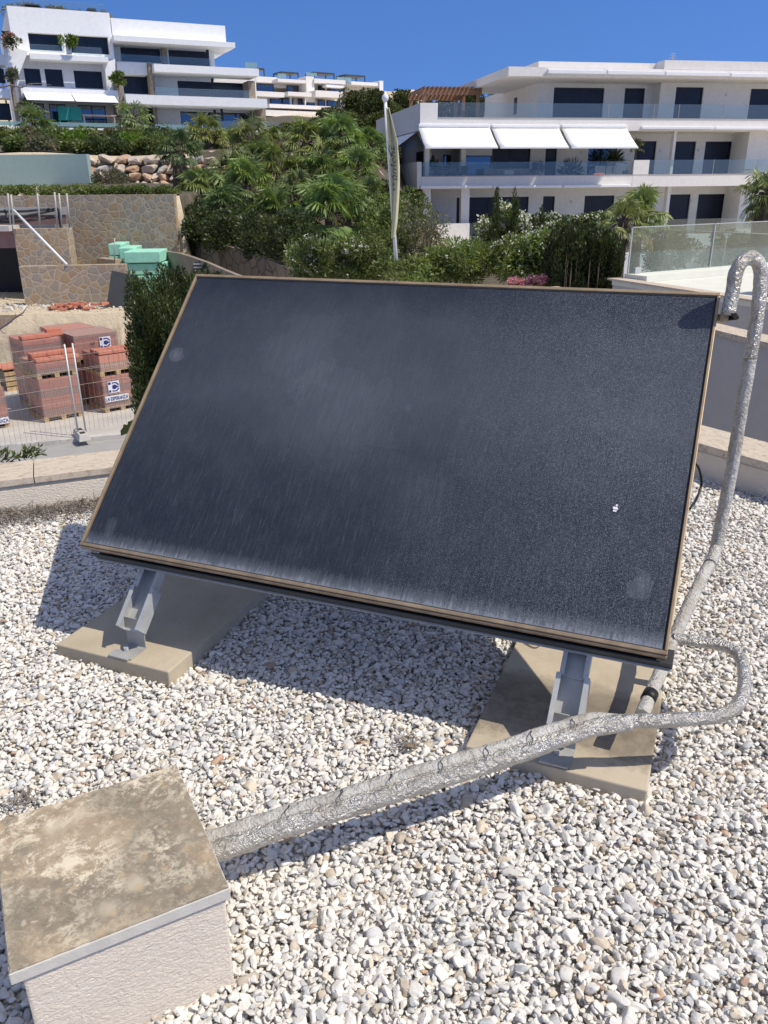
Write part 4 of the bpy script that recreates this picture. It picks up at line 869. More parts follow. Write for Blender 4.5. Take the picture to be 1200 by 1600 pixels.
# ground floor
xg0 = RB.loc(661, 340, 0.2)[0]
bx(AR, 'column', CR, RB.loc(660.5, 320, .1)[0], RB.loc(673, 320, .1)[0], 0.1, 0.45, zG - 0.6, zL1b); bx(AR, 'column', CR, RB.loc(720, 340, .1)[0], RB.loc(732.8, 340, .1)[0], 0.1, 0.45, zG - .2, zL1b)
holes0 = [H(713.7, 309, 717.6, 350, yo=yw), H(733, 308.5, 823, 372, yo=yw), H(849, 306.8, 863, 372, yo=yw), H(914, 306, 954.5, 372, yo=yw), H(981, 305, 1014, 371, yo=yw), H(1045, 304, 1071.5, 370, yo=yw), H(1092, 303.6, 1127, 369, yo=yw)]
wall_holes(AR, 'wall', CR, xw0 + .16, XR, zG, zL1b, yw, holes0, split=[1, 3, 1, 1, 1, 1, 1])
bx(AR, 'core', CR, xw0 + .17, XR, 4.6, 12.8, zG - 1, zL1b - .002)
m = MB(); m.box(xw0, xw0 + 0.15, yw, 12.5, zG - 1.0, zL1b - .001); m.build('side_wall', CR, AR)
bx(AR, 'side_window', M['frame_dark'], xw0 - 0.03, xw0 - 0.003, yw + 1.2, yw + 3.0, zG + .1, zL1b - 0.6)
a = RB.loc(1040, 330, .5)[0]; bx(AR, 'column', CR, a, a + 0.2, 0.5, 0.85, zG, zL1b)
xq2 = RB.loc(1155, 320, 0.9)[0]; m = MB(); m.quad((xq2, 0.9, zG), (xq2, yw, zG), (xq2, yw, zL1b), (xq2, 0.9, zL1b)); m.quad((xq2, 0.9, zG), (xq2, 0.9, zL1b), (XR, 0.9, zL1b), (XR, 0.9, zG)); m.build('wall_return', CR, AR)
bx(AR, 'ground_terrace', M['concrete_pale'], xw0 - 1, XR, -3.2, yw - .002, zG - 0.45, zG - 0.002)
bx(AR, 'terrace_wall', CR, xg0 + 0.6, RB.loc(731, 350, 0)[0], -0.35, -0.2, zG - .001, RB.loc(715, 349, -0.3)[1])
bx(AR, 'glass_railing', M['railglass'], RB.loc(733, 350, -.3)[0], XR, -0.3, -0.28, zG, RB.loc(760, 348, -0.3)[1])
bx(AR, 'terrace_curb', M['white'], xw0 - 1.0, XR, -3.35, -3.202, zG - 0.9, zG + 0.06)
# wall lamps
for px, py, yo in ((1137, 148.5, yr), (911, 238, yw), (1034, 235, yw), (1094, 235, yw), (895, 316, yw), (1083, 314, yw)):
    x, z = RB.loc(px, py, yo - .05); bx(AR, 'wall_lamp', M['whitepaint'], x - 0.11, x + 0.11, yo - 0.1, yo - 0.003, z - 0.06, z + 0.06)
# wooden pergola on the roof terrace
PW = M['wood']; yp0, yp1 = 6.0, 9.5
zpt = RB.loc(700, 135.5, yp0)[1]
pa = RB.loc(638, 140, yp1)[0]; pb = RB.loc(753, 140, yp0)[0]
m = MB()
for (x0, x1, y0_, y1_) in ((pa, pb, yp0, yp0 + .15), (pa, pb, yp1, yp1 + .15)): m.box(x0, x1, y0_, y1_, zpt - 0.42, zpt - 0.14)
for k in range(14): xx = pa + (pb - pa) * (k + .5) / 14; m.box(xx, xx + 0.07, yp0 - .3, yp1 + .4, zpt - 0.139, zpt)
pg = m.build('wooden_pergola', PW, AR)
for x, y in ((pa + .1, yp0), (pb - .3, yp0 - .05), (pa + .1, yp1), (pb - .2, yp1), ((pa + pb) / 2 + 1.2, yp1)):
    m = MB(); m.box(x, x + 0.2, y + .001, y + 0.19, zL2b + .3, zpt - 0.421); m.build('post', PW, pg)
# roof aerial
x, z = RB.loc(1051, 93, 4.0); ae = MB(); zz = zt - 0.02; ae.box(x - .02, x + .02, 4.0, 4.04, zz - .0, zz + 1.0)
for k in range(5): ae.box(x - .28 + .02 * k, x + .28 - .02 * k, 4.01, 4.03, zz + .45 + .12 * k, zz + .47 + .12 * k)
ae.box(x + .3, x + .75, 4.0, 4.3, zz, zz + .2); ae.build('roof_aerial', M['galvdull'], AR)

# ---- things standing on the level 1 balcony
def RW(x, y, z): p = RB.o + RB.u * x + RB.v * y; return np.array([p[0], p[1], z])
zf = zL1b + 0.302
def on_balc(px, yo): return RB.loc(px, 270, yo)[0]
t = thing('dining_table', 'long dark dining table on the first floor balcony at its left end', 'table', RW(on_balc(698, 1.6), 1.6, zf), 11); m = MB(); m.box(-1.3, 1.3, -.45, .45, .70, .75); m.build('tabletop', M['steel_dark'], t)
for sx in (-1.15, 1.1):
    for sy_ in (-.4, .35): m = MB(); m.box(sx, sx + .05, sy_, sy_ + .05, 0, .70); m.build('leg', M['steel_dark'], t)
for k, (dx, lb) in enumerate(((-.75, 'leftmost dark dining chair at the balcony table'), (0.05, 'middle dark dining chair at the balcony table'), (.8, 'right dark dining chair at the balcony table'))):
    c_ = thing('dining_chair', lb, 'chair', RW(on_balc(698, 1.6) + dx, 0.95, zf), 11, 'dining chairs on the balcony'); m = MB(); m.box(-.22, .22, -.2, .22, .42, .47); m.build('seat', M['steel_dark'], c_); m = MB(); m.box(-.22, .22, -.24, -.201, .42, .88); m.build('backrest', M['steel_dark'], c_)
    for sx in (-.2, .16):
        for sy_ in (-.18, .16): m = MB(); m.box(sx, sx + .04, sy_, sy_ + .04, 0, .42); m.build('leg', M['steel_dark'], c_)
t = thing('outdoor_sofa', 'low beige outdoor sofa in front of the dark balcony window', 'sofa', RW(on_balc(800, 1.7), 1.7, zf), 11)
m = MB(); m.box(-1.6, 1.6, -.45, .45, .15, .42); m.build('seat', M['sofa'], t, bevel=.04); m = MB(); m.box(-1.6, 1.6, .2, .45, .421, .75); m.build('backrest', M['sofa'], t, bevel=.04)
m = MB(); m.box(-.5, .1, -.1, .19, .422, .66); m.build('cushion', M['awning'], t, bevel=.05)
for k, (px, lb) in enumerate(((937, 'left white sun lounger with a coral towel on the balcony'), (955, 'right white sun lounger with raised back on the balcony'))):
    t = thing('sun_lounger', lb, 'sun lounger', RW(on_balc(px, 1.2), 1.2, zf), 75, 'loungers on the balcony')
    m = MB(); m.box(-.9, .35, -.3, .3, .26, .32); m.build('frame', M['whitepaint'], t); m = MB(); m.add([(.35, -.3, .3), (.35, .3, .3), (.95, .3, .85), (.95, -.3, .85)], [(0, 1, 2, 3)]); bk = m.build('backrest', M['whitepaint'], t); bk.modifiers.new('s', 'SOLIDIFY').thickness = .04
    for sx in (-.8, .2):
        for sy_ in (-.28, .22): m = MB(); m.box(sx, sx + .06, sy_, sy_ + .06, 0, .26); m.build('leg', M['whitepaint'], t)
m = MB(); m.box(-.3, .35, -.25, .28, 0, .12); o = m.build('towel', M['coral'], bevel=.05); p = RW(on_balc(934, 1.0), 1.0, zf + .33); o.location = tuple(p); tag(o, 'coral towel heaped on the left balcony lounger', 'towel')
def lathe(m, prof, n=16):
    vs = []; fs = []
    for r, z in prof: vs += [(r * math.cos(2 * math.pi * k / n), r * math.sin(2 * math.pi * k / n), z) for k in range(n)]
    for i in range(len(prof) - 1):
        for k in range(n): fs.append((i * n + k, i * n + (k + 1) % n, (i + 1) * n + (k + 1) % n, (i + 1) * n + k))
    fs.append(tuple(range(n - 1, -1, -1))); fs.append(tuple((len(prof) - 1) * n + k for k in range(n))); m.add(vs, fs, True)

# ================================================================== LEFT APARTMENT BUILDING
lb0 = PY(173, 100, 62.0); LB = Fr(lb0, 25.0)
AL = thing('apartment_building', 'bright white terraced apartment building with dark windows and stone pillars at top left', 'building', (LB.o[0], LB.o[1], 0), LB.az)
def L(name, mat, px, yo, t, parent=None, bevel=0): return fbox(LB, AL, name, M[mat], px, yo, t, bevel, parent)
def LZ(px, py, yo=0): return LB.loc(px, py, yo)[1]
def LX(px, py, yo=0): return LB.loc(px, py, yo)[0]
W = 'white'
xe = LX(353, 60); xe2 = LX(405, 110); xe3 = LX(418, 160)
# left wing (A): front wall with two big windows, band, recessed row, band, awnings, ground row
za0 = LZ(43, 135)
def LR(*r, yo=0.0): return LB.rect(*r, yo)
xA0 = LX(15, 40); xA1 = LX(173, 40)
wall_holes(AL, 'wall', M[W], xA0, xA1, LZ(100, 89), LZ(15, 9), 0.0, [LR(43, 50.5, 98, 80), LR(107, 54, 172, 85.5)], depth=0.5, split=[1, 2])
bx(AL, 'core', M[W], xA0 + .02, xA1 - .02, 1.3, 16, LZ(15, 9) - 13, LZ(15, 9) - .01)
m = MB(); m.quad((xA0, 0, LZ(15, 100)), (xA0, 0, LZ(15, 9)), (xA0, 10, LZ(15, 9)), (xA0, 10, LZ(15, 100))); m.quad((xA1, 0, LZ(173, 60)), (xA1, 3, LZ(173, 60)), (xA1, 3, LZ(173, 19)), (xA1, 0, LZ(173, 19))); m.build('wall_return', M[W], AL)
L('balcony', W, (46, 83, 170, 97.5), -1.2, 1.19); L('glass_railing', 'railglass', (46, 68.5, 101, 82.5), -1.15, 0.03); L('glass_railing', 'railglass', (114, 72, 160, 88), -1.15, 0.03)
L('planter', W, (103, 68, 113, 84), -1.18, 0.5)
# wing walls (fins) either side of the recessed row
for pxs in (((5, 70), (44, 80), (30, 116), (11, 121)), ((163, 98), (180, 92), (181, 150), (168, 140))):
    P = [LB.loc(*p, -0.6) for p in pxs]; m = MB(); m.prism([(p[0], -0.6, p[1]) for p in P], (0, 1.3, 0)); m.build('fin_wall', M[W], AL)
zr2a, zr2b = LZ(100, 137, 1.0), LZ(100, 100, 1.0)
wall_holes(AL, 'wall', M[W], LX(25, 120, 0.7), LX(178, 120, 0.7), zr2a - .4, zr2b + .6, 0.7, [LR(36.5, 106.5, 66, 134, yo=.7), LR(69, 107.5, 100.5, 136, yo=.7), LR(114.5, 110, 162, 139, yo=.7)])
L('balcony', W, (32, 136, 186, 158), -1.0, 1.65)
zr3a, zr3b = LZ(100, 196, .8), LZ(100, 155, .8)
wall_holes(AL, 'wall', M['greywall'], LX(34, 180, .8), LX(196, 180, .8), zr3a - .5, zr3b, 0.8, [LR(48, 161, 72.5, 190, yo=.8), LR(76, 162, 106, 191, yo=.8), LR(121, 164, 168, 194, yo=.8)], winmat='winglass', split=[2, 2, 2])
for k, (tl_, tr_, br_, bl_) in enumerate((((36, 144), (110, 147), (116, 159), (42, 156)), ((112, 147), (178, 150.5), (188, 161.5), (118, 158.5)))):
    xa, za = LB.loc(*tl_, -1.02); xb, zb = LB.loc(*tr_, -1.02); xc, zc_ = LB.loc(*bl_, -2.0); xd, zd = LB.loc(*br_, -2.0)
    m = MB(); m.add([(xa, -1.02, za), (xb, -1.02, za), (xb + .1, -2.0, (zc_ + zd) / 2), (xa + .1, -2.0, (zc_ + zd) / 2)], [(0, 1, 2, 3)]); aw = m.build('awning', M['awning'], AL); aw.modifiers.new('s', 'SOLIDIFY').thickness = .03
L('terrace_glass', 'aquaglass', (-10, 189, 188, 199), -2.4, 0.04); L('terrace_base', W, (38, 198.5, 194, 206), -2.45, 2.9); L('terrace_post', W, (188, 191, 194, 203), -2.5, 0.3)
L('stone_pillar', 'fieldstone', (16, 124, 32, 190), -0.9, 1.4); L('stone_pillar', 'fieldstone', (33, 167, 50, 205), -2.2, 0.8); L('stone_pillar', 'fieldstone', (177, 128, 196, 180), -0.8, 1.4); L('stone_pillar', 'fieldstone', (190, 178, 228, 206), -0.6, .9)
L('roof_box', 'steel_dark', (39, 5, 62, 9), 1.0, 1.0); L('roof_box', 'steel_dark', (137, 12, 150, 17), 1.0, 1.0)
L('glass_railing', 'railglass', (15, -4, 165, 15), 0.6, 0.03)
# left fragment beyond the wing
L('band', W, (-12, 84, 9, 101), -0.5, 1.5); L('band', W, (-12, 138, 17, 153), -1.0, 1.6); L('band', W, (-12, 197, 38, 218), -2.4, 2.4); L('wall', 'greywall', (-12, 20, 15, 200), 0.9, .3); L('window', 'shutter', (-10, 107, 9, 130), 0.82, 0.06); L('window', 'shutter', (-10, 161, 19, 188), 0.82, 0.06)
L('window', 'shutter', (2, 48, 19, 68), 0.82, 0.06); L('band', W, (5, 70, 24, 84), -0.2, 1)
# right wing (B)
m = MB(); zt_ = LZ(174, 28); m.box(LX(174, 40) + .002, xe, 0.0, 10, LZ(300, 66), zt_); m.build('roof_block', M[W], AL)
bx(AL, 'eave_slab', M[W], LX(174, 60), xe + 0.35, -1.0, 10.2, LZ(300, 66) - 0.32, LZ(300, 66) - .003)
wall_holes(AL, 'wall', M[W], LX(178, 90, 1.5), LX(335, 90, 1.5), LZ(260, 108, 1.5) - .3, LZ(300, 66) - .32, 1.5, [LR(187, 69, 252, 98.5, yo=1.5), LR(262.5, 75, 328, 104, yo=1.5)], split=[2, 2])
bx(AL, 'core', M[W], LX(178, 90), LX(330, 90), 2.2, 12, LZ(178, 200), LZ(300, 66) - .33)
L('stone_pillar', 'fieldstone', (252, 69, 262.5, 99.5), 1.0, 0.4); L('post', 'frame_dark', (322, 74.5, 327, 90), 0.6, .15)
L('band', W, (182, 96, 231, 117), 0.0, 1.45)
L('glass_railing', 'railglass', (187, 84, 330, 104), 0.3, .03)
L('stone_pillar', 'fieldstone', (231, 98, 242, 148), -0.3, 0.9)
L('balcony', W, (240, 99.5, 405, 119), -1.0, 2.45)
wall_holes(AL, 'wall', M[W], LX(186, 130, 1.2), LX(240, 130, 1.2), LZ(200, 152, 1.2), LZ(200, 112, 1.2), 1.2, [LR(190.5, 116, 236, 147.5, yo=1.2)])
wall_holes(AL, 'wall', M[W], LX(241, 130, 2.0), LX(400, 130, 2.0), LZ(300, 162, 2.0), LZ(300, 108, 2.0), 2.0, [LR(277, 126, 389.5, 154.5, yo=2.0)], split=[4])
L('post', 'frame_dark', (330, 122.5, 334.5, 140), 1.0, .15); L('stone_pillar', 'fieldstone', (388, 126, 400, 158), 0.2, 1.5)
L('glass_railing', 'railglass', (242, 136, 392, 155), -0.6, .03)
L('balcony', W, (196, 147, 418, 168.5), -1.6, 3.55)
wall_holes(AL, 'wall', M['cream'], LX(236, 180, 2.0), LX(408, 180, 2.0), LZ(300, 206, 2.0), LZ(300, 162, 2.0), 2.0, [LR(281.5, 174, 391.5, 200, yo=2.0)], winmat='winglass', split=[5])
wall_holes(AL, 'wall', M['cream'], LX(200, 180, 1.2), LX(241, 180, 1.2), LZ(220, 200, 1.2), LZ(220, 162, 1.2), 1.2, [LR(216.5, 169, 239.5, 195, yo=1.2)])
bx(AL, 'core', M[W], LX(236, 130), LX(398, 130), 2.4, 12, LZ(300, 230), LZ(300, 108, 2.0) - .01)
L('stone_pillar', 'fieldstone', (238.5, 165, 247.5, 197), 0.6, .6); L('stone_pillar', 'fieldstone', (406, 168, 416.5, 200), -0.6, 2.6)
L('post', 'frame_dark', (334, 171.5, 338.5, 190), 0.3, .15); L('post', 'frame_dark', (345, 169, 349.5, 190), 0.2, .15)
L('terrace_glass', 'aquaglass', (239, 194, 318, 205), -2.0, .04); L('glass_railing', 'railglass', (318, 188, 440, 206), -2.0, .03); L('terrace_base', W, (239, 203.5, 440, 222), -2.05, 3.9)
L('roof_glass', 'aquaglass', (383, 97, 402, 108), 3.0, .03)
# lower storey wall under the terrace
bx(AL, 'lower_wall', M['cream'], xA0 - 6, LX(437, 210), 0.2, 8, LZ(100, 206) - 5, LZ(100, 206) - 1.1)
# thatched pergola
m = MB(); a, c_, z0_, z1_ = LR(138, 204, 256, 214, yo=-4); 
for k in range(260):
    x = random.uniform(a, c_); l = random.uniform(.25, .8); m.quad((x, -4 + random.uniform(-.3, .3), z1_ - .1), (x + .07, -4, z1_ - .1), (x + .05 + random.uniform(-.1, .1), -4.1, z1_ - l), (x - .02, -4.1, z1_ - l))
m.box(a, c_, -3.8, -1.5, z1_ - .2, z1_ - .05); th = m.build('thatched_canopy', M['thatch'], AL)
for k in range(5): xx = a + (c_ - a) * k / 4; bx(AL, 'canopy_post', M['frame_dark'], xx - .05, xx + .05, -3.9, -3.801, z1_ - 2.5, z1_ - .21)
def LW(x, y, z): p = LB.o + LB.u * x + LB.v * y; return np.array([p[0], p[1], z])
for px, lb in ((102, 'left teal chair on the white terrace under the awning'), (118, 'right teal chair on the white terrace under the awning')):
    x, z = LB.loc(px, 191, -0.8); c_ = thing('terrace_chair', lb, 'chair', LW(x, -0.8, LZ(100, 197, -.8)), 25, 'teal terrace chairs')
    m = MB(); m.box(-.4, .4, -.3, .3, .35, .5); m.build('seat', M['teal'], c_); m = MB(); m.box(-.4, .4, -.36, -.301, .35, 1.15); m.build('backrest', M['teal'], c_)
    for sx in (-.36, .3):
        for sy_ in (-.3, .2): m = MB(); m.box(sx, sx + .06, sy_, sy_ + .06, 0, .35); m.build('leg', M['teal'], c_)
x, z = LB.loc(155, 190, -0.8); c_ = thing('terrace_table', 'low pale table on the white terrace beside the wide window', 'table', LW(x, -0.8, LZ(150, 199, -.8)), 25); m = MB(); m.box(-1.1, 1.1, -.4, .4, .68, .75); m.build('tabletop', M['sofa'], c_)
for sx in (-1, .95):
    for sy_ in (-.35, .3): m = MB(); m.box(sx, sx + .06, sy_, sy_ + .06, 0, .68); m.build('leg', M['sofa'], c_)

# ================================================================== FAR APARTMENT BLOCK
fb0 = PY(500, 150, 118.0); FB = Fr(fb0, 32.0)
AF = thing('apartment_building', 'distant pale terraced apartment block on the hill with rooftop pergolas', 'building', (FB.o[0], FB.o[1], 0), FB.az)
def FL(name, mat, px, yo, t, parent=None): return fbox(FB, AF, name, M[mat], px, yo, t, 0, parent)
FL('wall', 'cream', (400, 127, 592, 146), 3.2, 14); FL('wall', 'cream', (412, 148, 545, 170), 2.2, 0.95); FL('wall', 'cream', (414, 168, 500, 186), 1.6, 0.6)
FL('parapet', 'cream', (400, 119, 434, 130), 2, 1.19); FL('parapet', 'cream', (434, 122.5, 478, 130), 0.5, 2.65); FL('parapet', 'cream', (478, 119, 492, 160), 0.8, 2.35); FL('parapet', 'cream', (491, 122.5, 540, 132), 0.5, 2.6); FL('parapet', 'white', (549, 127, 598, 135), 0.5, 2.6); FL('end_wall', 'white', (593, 126, 599, 146), 0.3, 3.0)
FL('balcony', 'cream', (400, 142, 445, 152), -0.3, 2.4); FL('balcony', 'cream', (450, 143, 487, 151), -1.0, 3.1); FL('balcony', 'cream', (493, 141, 536, 153), -1.0, 3.1)
FL('balcony', 'cream', (421, 162, 520, 172), -1.5, 3.0); FL('balcony', 'cream', (415, 171.5, 500, 184), -2.5, 4.0); FL('awning', 'awning', (510, 131, 538, 137.5), 0.6, 1.2)
for r in ((400.5, 130.5, 428, 143), (448, 133.5, 478.5, 145), (497, 133.5, 507.5, 145), (512, 136.5, 538, 148)): wo = FL('window', 'frame_dark', r, 3.05, .1); FL('pane', 'winglass', (r[0] + 1, r[1] + 1, r[2] - 1, r[3]), 3.03, .015, wo)
for r in ((422, 152, 458.5, 164), (466, 154, 492, 167), (497, 155.5, 508, 168), (511, 157, 532, 168)): wo = FL('window', 'frame_dark', r, 2.05, .1); FL('pane', 'winglass', (r[0] + 1, r[1] + 1, r[2] - 1, r[3]), 2.03, .015, wo)
for px in (453.5, 476, 541): FL('column', 'cream', (px, 150, px + 2.5, 166), 0.6, .3)
for r in ((434, 114.5, 447, 122), (478, 113, 495, 119), (526, 120, 549, 128)): FL('roof_glass', 'aquaglass', r, 1.5, .03)
for a0, b0, a1, b1 in ((439, 111.5, 467, 125), (490, 112, 523, 124), (539, 116, 571, 129), (400, 106, 414, 121)):
    x0, x1, z0_, z1_ = FB.rect(a0, b0, a1, b1, 4.0); m = MB(); m.box(x0, x1, 4, 6.5, z1_ - .2, z1_)
    for xx in (x0, x1 - .12):
        for yy in (4, 6.38): m.box(xx, xx + .12, yy, yy + .12, z0_ - 1, z1_ - .201)
    m.build('roof_pergola', M['steel_dark'], AF)
# ================================================================== FOLIAGE BUILDERS
def unit(a): return a / (np.linalg.norm(a, axis=1, keepdims=True) + 1e-9)
def leafquads(P, D, Nn, L, Wd, rng):
    """rhombic leaves: base P, direction D, normal Nn"""
    S = unit(np.cross(D, Nn)); L = L[:, None]; Wd = Wd[:, None]
    V_ = np.stack([P, P + D * L * .5 + S * Wd, P + D * L, P + D * L * .5 - S * Wd], 1).reshape(-1, 3)
    return V_, np.arange(len(V_)).reshape(-1, 4)
def crown_pts(n, rad_, rng, clumps=30, cr=0.34, lower=-0.9, seedshape=0.25):
    """points on shells of clumps that fill an ellipsoid"""
    c = unit(rng.normal(size=(clumps, 3))); c *= rng.uniform(0.35, 0.86, (clumps, 1)) ** 0.6; c[:, 2] = np.clip(c[:, 2], lower, 1)
    c *= 1 + seedshape * (rng.uniform(-1, 1, (clumps, 1))) * 0.5
    k = rng.integers(0, clumps, n); r = cr * rng.uniform(0.6, 1.25, clumps)[k]
    d = unit(rng.normal(size=(n, 3)) + np.array([0, 0, 0.25])); q = c[k] + d * (r * rng.uniform(0.55, 1.0, n) ** 0.5)[:, None]
    return q / (0.88 + cr * 0.95) * np.array(rad_), d, k
def shrub(name, label, cat, base, rad_, mat, n=2600, L=0.10, W=0.03, clumps=26, cr=0.36, group=None, flowers=0, fmat='petal', fsize=0.05, stems=4, seed=0, upright=0.2, zc=None, bright=1.0):
    rng = np.random.default_rng(seed + 100); base = np.array(base, float)
    t = thing(name, label, cat, base, 0, group); rad_ = np.array(rad_, float); zc = rad_[2] * 0.95 if zc is None else zc
    q, d, k = crown_pts(n, rad_, rng, clumps, cr); D = unit(d * 0.8 + rng.normal(size=d.shape) * 0.6 + np.array([0, 0, upright])); Nn = unit(rng.normal(size=d.shape) + d * 0.9 + np.array([0, 0, .3]))
    P = q + base + np.array([0, 0, zc]); tone = rng.uniform(0.72, 1.25, clumps)[k] * rng.uniform(0.75, 1.25, n) * bright
    V_, F_ = leafquads(P, D, Nn, L * rng.uniform(.7, 1.3, n), W * rng.uniform(.7, 1.3, n), rng)
    hue = rng.uniform(-.1, .1, (clumps, 1))[k]; c = np.repeat(tone[:, None] * (np.array([1.0, 1, 1]) + hue * np.array([1.2, 0.2, -.5])), 4, 0)
    npmesh('foliage', V_, F_, M[mat], t, color=c)
    m = MB()
    for s_ in range(stems):
        a = rng.uniform(0, 6.28); r = rng.uniform(.2, .65); tip = base + np.array([math.cos(a) * rad_[0] * r, math.sin(a) * rad_[1] * r, zc + rad_[2] * rng.uniform(-.1, .5)])
        st = base + np.array([math.cos(a) * rad_[0] * .08, math.sin(a) * rad_[1] * .08, -0.1]); md_ = (st + tip) / 2 + rng.normal(size=3) * rad_[0] * .06
        w = 0.02 * rad_[2] + 0.012; m.tube([st, md_, tip], [w, w * .7, w * .25], 6)
    m.build('stem', M['bark'], t, world=True)
    if flowers:
        rn_ = np.linalg.norm(q / rad_, axis=1); cand = np.nonzero((rn_ > np.quantile(rn_, .72)) & (q[:, 1] < rad_[1] * .25))[0]; fi = rng.choice(cand, flowers); fp = base + np.array([0, 0, zc]) + q[fi] * 1.10 + np.array([0, 0, .02]); up = fp[:, 2] > base[2] + zc * 0.35; fp = fp[up]
        nf = len(fp); rep = 5; PPt = np.repeat(fp, rep, 0) + rng.normal(size=(nf * rep, 3)) * fsize * .5; DD = unit(rng.normal(size=PPt.shape) + np.array([0, -.3, .3])); NNn = unit(rng.normal(size=PPt.shape))
        Vf, Ff = leafquads(PPt, DD, NNn, np.full(len(PPt), fsize), np.full(len(PPt), fsize * .4), rng); npmesh('blossom', Vf, Ff, M[fmat], t, color=np.ones((len(Vf), 3)))
    return t
def tree(name, label, cat, base, H_, rad_, mat, n=6000, L=0.22, W=0.05, clumps=45, cr=0.26, group=None, seed=0, lean=(0, 0), trunk_r=None, bright=1.0):
    rng = np.random.default_rng(seed + 500); base = np.array(base, float); t = thing(name, label, cat, base, 0, group); rad_ = np.array(rad_, float)
    cz = H_ - rad_[2]; cen = base + np.array([lean[0], lean[1], cz]); q, d, k = crown_pts(n, rad_, rng, clumps, cr, -0.75, 0.5)
    D = unit(d + rng.normal(size=d.shape) * 0.7 + np.array([0, 0, .25])); Nn = unit(rng.normal(size=d.shape) + d); P = q + cen
    tone = rng.uniform(.75, 1.25, clumps)[k] * rng.uniform(.75, 1.2, n) * bright; V_, F_ = leafquads(P, D, Nn, L * rng.uniform(.7, 1.3, n), W * rng.uniform(.7, 1.3, n), rng)
    npmesh('crown', V_, F_, M[mat], t, color=np.repeat(tone[:, None] * np.ones(3), 4, 0))
    m = MB(); tr = trunk_r or H_ * 0.022
    m.tube([base - (0, 0, .2), base + np.array([lean[0] * .3, lean[1] * .3, cz * .55]), cen], [tr, tr * .75, tr * .4], 8)
    for s_ in range(7):
        a = s_ * 0.9 + rng.uniform(0, .6); tip = cen + rad_ * np.array([math.cos(a) * .7, math.sin(a) * .7, rng.uniform(-.3, .4)]); st = base + (cen - base) * rng.uniform(.5, .95)
        m.tube([st, (st + tip) / 2 + rng.normal(size=3) * .1, tip], [tr * .45, tr * .3, tr * .1], 6)
    m.build('trunk', M['bark'], t, world=True); return t
def fan_palm(name, label, crown, gbase, R, nf=30, group='fan palms on the garden slope', seed=0, mat='palm', dead=6, trunk_r=0.13, blades=18, bright=1.0):
    rng = np.random.default_rng(seed + 900); hue_ = rng.uniform(.78, 1.22) * np.array([rng.uniform(.85, 1.15), 1.0, rng.uniform(.75, 1.15)]); crown = np.array(crown, float); base = np.array([crown[0] + rng.uniform(-.2, .2), crown[1], gbase]); t = thing(name, label, 'palm', base, 0, group)
    def fronds(n, elr, droop):
        Pb, Db, Nb, Lb, Wb, Tb = [], [], [], [], [], []; stems = MB()
        for i in range(n):
            az = i * 2.399963 + rng.uniform(-.3, .3); el = rad(rng.uniform(*elr)); d = np.array([math.cos(az) * math.cos(el), math.sin(az) * math.cos(el), math.sin(el)])
            pl_ = R * rng.uniform(.38, .62); hub = crown + d * pl_ - np.array([0, 0, droop * pl_ * .25]); side_ = np.cross(d, (0, 0, 1)); side_ /= np.linalg.norm(side_) + 1e-6
            roll = rng.uniform(-.5, .5); nn_ = np.cross(side_, d); s2 = side_ * math.cos(roll) + nn_ * math.sin(roll)
            stems.tube([crown - np.array([0, 0, .05]), crown + d * pl_ * .5, hub], [.022, .017, .012], 4, cap=False)
            fr_ = R * rng.uniform(.45, .62); tn = rng.uniform(.75, 1.25) * bright
            for b_ in range(blades):
                th = (b_ / (blades - 1) - .5) * rad(230) * rng.uniform(.97, 1.03); dd = d * math.cos(th) + s2 * math.sin(th); dd = dd + np.array([0, 0, -.16 - droop * .35 * abs(math.sin(th))]); dd /= np.linalg.norm(dd)
                nb = np.cross(dd, np.cross(d, s2)); L_ = fr_ * (1 - .28 * abs(th) / rad(115)) * rng.uniform(.88, 1.08)
                Pb.append(hub); Db.append(dd); Nb.append(np.cross(d, s2) + rng.normal(size=3) * .25); Lb.append(L_ * .62); Wb.append(R * .034); Tb.append(tn * rng.uniform(.85, 1.15))
                # drooping outer half of the blade
                tip0 = hub + dd * L_ * .56; d3 = dd + np.array([0, 0, -.35 - droop * .6 - rng.uniform(0, .4)]); d3 /= np.linalg.norm(d3)
                Pb.append(tip0 - dd * L_ * .12); Db.append(d3); Nb.append(np.cross(d, s2) + rng.normal(size=3) * .3); Lb.append(L_ * .55); Wb.append(R * .02); Tb.append(tn * rng.uniform(.95, 1.3))
        V_, F_ = leafquads(np.array(Pb), np.array(Db), unit(np.array(Nb)), np.array(Lb), np.array(Wb), rng); return V_, F_, np.repeat(np.array(Tb)[:, None] * np.ones(3), 4, 0), stems
    V_, F_, c, st = fronds(nf, (-35, 80), 0.5); cr_ = npmesh('crown', V_, F_, M[mat], t, color=c * hue_); st.build('leaf_stalk', M['bark'], t, world=True)
    if dead: V_, F_, c, st2 = fronds(dead, (-85, -45), 1.0); npmesh('dead_skirt', V_, F_, M['drypalm'], t, color=c)
    h = crown[2] - gbase; m = MB(); n = 14; m.tube([base + (crown - base) * (i / n) - np.array([0, 0, .15]) * (i == 0) for i in range(n + 1)], [trunk_r * (1.25 - .3 * i / n) * (1 + .08 * (i % 2)) for i in range(n + 1)], 9, False); m.build('trunk', M['bark'], t, world=True); return t

